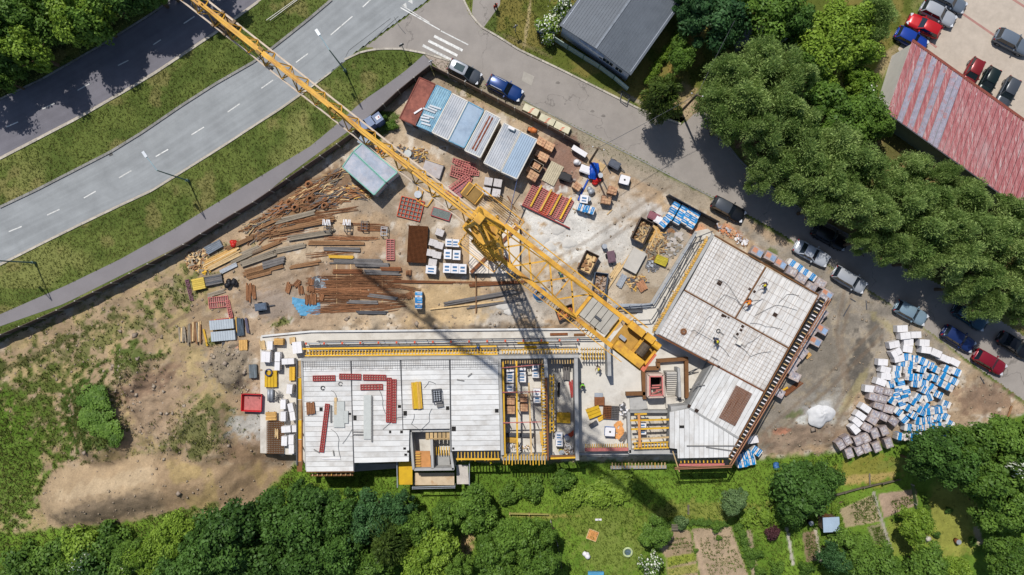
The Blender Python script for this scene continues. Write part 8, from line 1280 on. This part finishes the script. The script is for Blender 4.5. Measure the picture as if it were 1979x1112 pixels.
def hedge(label, P, w_, h_, kind):
    pts = [G(*p) for p in P]; r = thing('hedge', label, 'hedge', pts[0]); n = max(2, int(sum((b_ - a).length for a, b_ in zip(pts[:-1], pts[1:])) / (w_ * .7)))
    Vs, Fs, Rs = [], [], []; k0 = 0; pr = resample([(p.x, p.y) for p in pts], n)
    for i, (x, y) in enumerate(pr):
        V_, F2, rv, g = crown_arrays(seed=i + 77, nblob=14, per=60, leaf=.11, tight=.4, under=-.3); V_ = V_ * np.array([w_ * .62, w_ * .62, h_ * .62]) + np.array([x - pts[0].x, y - pts[0].y, h_ * .5]); Vs.append(V_); Fs.append(F2 + k0); Rs.append(rv); k0 += len(V_)
    me = npmesh('foliage', np.concatenate(Vs), np.concatenate(Fs), LM[kind]); me.attributes.new('rnd', 'FLOAT', 'POINT').data.foreach_set('value', np.concatenate(Rs).astype(np.float32)); link('foliage', me, r); MB().bar((0, 0, .2), (pts[-1].x - pts[0].x, pts[-1].y - pts[0].y, .2 + pts[-1].z - pts[0].z), .15).build('stem', BARK, r); return r
hedge('long narrow clipped hedge along the shaded side of the grey house', [(1250, 158), (1290, 98), (1333, 40)], .9, 1.1, 'light'); hedge('bright yellow green clipped hedge between the round tree and the dark tree', [(1442, 993), (1528, 996)], 1.9, 1.3, 'light'); hedge('young hedge along the vegetable bed edge', [(1425, 1015), (1440, 1060), (1448, 1085)], 1.0, .9, 'mid'); hedge('small hedge at the west side of the bean bed', [(1612, 985), (1622, 1028)], .9, .9, 'light'); hedge('low flower border above the bare beds', [(1290, 1012), (1350, 1008), (1400, 1012)], .7, .6, 'mid'); hedge('low plant border beside the lawn fence', [(1782, 955), (1795, 1005)], .5, .7, 'mid'); hedge('leafy border at the north of the bean bed', [(1612, 975), (1630, 968)], .8, .7, 'light')
# ------------------------------------------------------------------ grass tufts (numberless: one object per kind of turf)
def tufts(name, pts, hgt, wid, q, lean=.25, blades=3):
    n = len(pts); g = nr; a = g.uniform(0, 6.283, (n, blades)); h = hgt * g.uniform(.5, 1.25, (n, blades)); w_ = wid * g.uniform(.6, 1.3, (n, blades)); ox = g.normal(0, wid * .8, (n, blades)); oy = g.normal(0, wid * .8, (n, blades)); lx = g.normal(0, lean, (n, blades)) * h + .1 * h; ly = g.normal(0, lean, (n, blades)) * h - .1 * h
    bx = pts[:, None, 0] + ox; by = pts[:, None, 1] + oy; bz = np.repeat(pts[:, 2][:, None], blades, 1) - .03; dx, dy = np.cos(a) * w_ / 2, np.sin(a) * w_ / 2
    V_ = np.stack([np.stack([bx - dx, by - dy, bz], -1), np.stack([bx + dx, by + dy, bz], -1), np.stack([bx + lx, by + ly, bz + h], -1)], 2).reshape(-1, 3); me = npmesh(name, V_, np.arange(len(V_)).reshape(-1, 3), q)
    me.attributes.new('rnd', 'FLOAT', 'POINT').data.foreach_set('value', np.repeat(np.clip(np.repeat((.5 + 1.2 * (fbm(pts[:, 0] * .4, pts[:, 1] * .4) - .5))[:, None], blades, 1) + g.normal(0, .2, (n, blades)), 0, 1).ravel(), 3).astype(np.float32)); return tag(link(name, me), kind='stuff')
def scatter(n, f):
    x = nr.uniform(-66, 66, n); y = nr.uniform(-40, 40, n); i = np.clip(np.searchsorted(xs, x), 1, nx - 1); j = np.clip(np.searchsorted(ys, y), 1, ny - 1); k = nr.random(n) < GR[j, i]; k &= f(CX + x * 16, CY - y * 16); x, y, i, j = x[k], y[k], i[k], j[k]
    i = np.where(abs(xs[i - 1] - x) < abs(xs[i] - x), i - 1, i); j = np.where(abs(ys[j - 1] - y) < abs(ys[j] - y), j - 1, j); return np.stack([x, y, ZZ[j, i]], 1)
TM = leafmat('grass_blades', A(98, 124, 44), A(166, 186, 88), .35); TD = leafmat('lawn_blades', A(104, 122, 44), A(150, 156, 76), .25)
north = lambda gx, gy: (gy < 700 - .55 * gx) | ((gx > 860) & (gy < 480))
tufts('verge_grass', scatter(260000, lambda gx, gy: (gy < 660 - .52 * gx)), .3, .08, leafmat('verge_blades', A(124, 136, 70), A(190, 192, 116), .35)); tufts('slope_grass', scatter(190000, lambda gx, gy: (gx > 540) & (gx < 1640) & (gy > 880)), .4, .11, TM); tufts('field_grass', scatter(240000, lambda gx, gy: (gx < 560) & (gy > 660 - .52 * gx)), .4, .12, leafmat('field_blades', A(84, 100, 40), A(160, 164, 92), .3)); tufts('lawn_grass', scatter(70000, lambda gx, gy: ((gx > 860) & (gy < 640)) | ((gx >= 1640) & (gy > 780))), .2, .1, TD)
# vegetable rows
vr = []
for (P, rows, per) in (([(1350, 1040), (1412, 1034), (1438, 1105), (1368, 1112)], 11, 10), ([(1285, 1040), (1330, 1036), (1345, 1068), (1294, 1074)], 4, 12), ([(1644, 972), (1690, 958), (1700, 1004), (1655, 1012)], 9, 14), ([(1556, 1034), (1574, 1030), (1586, 1078), (1562, 1082)], 8, 7), ([(1684, 1020), (1702, 1016), (1716, 1052), (1694, 1050)], 6, 10), ([(1716, 968), (1762, 956), (1768, 972), (1724, 986)], 4, 12)):
    a, b_, c_, d_ = [Vector(p) for p in P]
    for i in range(rows):
        for j in range(per):
            if rnd.random() < .72: p = a.lerp(b_, (j + .5) / per).lerp(d_.lerp(c_, (j + .5) / per), (i + .5) / rows); q_ = G(p.x + rnd.uniform(-.6, .6), p.y + rnd.uniform(-.6, .6)); vr += [(q_.x + rnd.gauss(0, .05), q_.y + rnd.gauss(0, .05), q_.z)] * 5
tufts('vegetable_rows', np.array(vr), .2, .13, leafmat('vegetable_leaf', A(84, 108, 40), A(134, 158, 66)), .6, 3)
# ------------------------------------------------------------------ loose stones and clods
def stones(name, n, f, s0, s1, q):
    x = nr.uniform(-64, 64, n); y = nr.uniform(-38, 38, n); gx, gy = CX + 16 * x, CY - 16 * y; k = nr.random(n) < f(gx, gy); x, y = x[k], y[k]; i = np.clip(np.searchsorted(xs, x), 0, nx - 1); j = np.clip(np.searchsorted(ys, y), 0, ny - 1); z = ZZ[j, i]; n = len(x)
    s = s0 * (s1 / s0) ** (nr.random(n) ** 2.2); base = np.array([(1, 0, 0), (-1, 0, 0), (0, 1, 0), (0, -1, 0), (0, 0, .7), (0, 0, -.6)]); a = nr.uniform(0, 6.28, n); c_, sn = np.cos(a), np.sin(a); B_ = base[None] * nr.uniform(.6, 1.3, (n, 6, 3)) * s[:, None, None]; V_ = np.stack([B_[..., 0] * c_[:, None] - B_[..., 1] * sn[:, None] + x[:, None], B_[..., 0] * sn[:, None] + B_[..., 1] * c_[:, None] + y[:, None], B_[..., 2] + z[:, None] + s[:, None] * .2], -1).reshape(-1, 3)
    F2 = np.array([(0, 2, 4), (2, 1, 4), (1, 3, 4), (3, 0, 4), (2, 0, 5), (1, 2, 5), (3, 1, 5), (0, 3, 5)]); F_a = (F2[None] + 6 * np.arange(n)[:, None, None]).reshape(-1, 3); me = npmesh(name, V_, F_a, q); return tag(link(name, me), kind='stuff')
RS2 = lambda gx, gy: np.maximum(sstep(46, 20, segd(gx, gy, (430, 690), (460, 725))[0]), .35 * sstep(80, 40, segd(gx, gy, (275, 730), (330, 830))[0]))
siteS = lambda gx, gy: sstep(0, -10, polysd(gx, gy, SITE))
stones('rubble', 30000, RS2, .06, .36, mat('rubble_grey', A(192, 176, 156), .9, .25, 2)); stones('gravel', 40000, lambda gx, gy: siteS(gx, gy) * np.clip(RUB(gx, gy) * 1.3 + .12, 0, 1) * (GR[np.clip(np.searchsorted(ys, (CY - gy) / 16), 0, ny - 1), np.clip(np.searchsorted(xs, (gx - CX) / 16), 0, nx - 1)] < .4), .04, .22, mat('gravel_stone', A(178, 160, 138), .9, .3, 3)); stones('rubble', 6000, lambda gx, gy: siteS(gx, gy) * np.clip(RUB(gx, gy) - .2, 0, 1), .07, .5, mat('rubble_stone', A(170, 154, 138), .9, .25, 2))
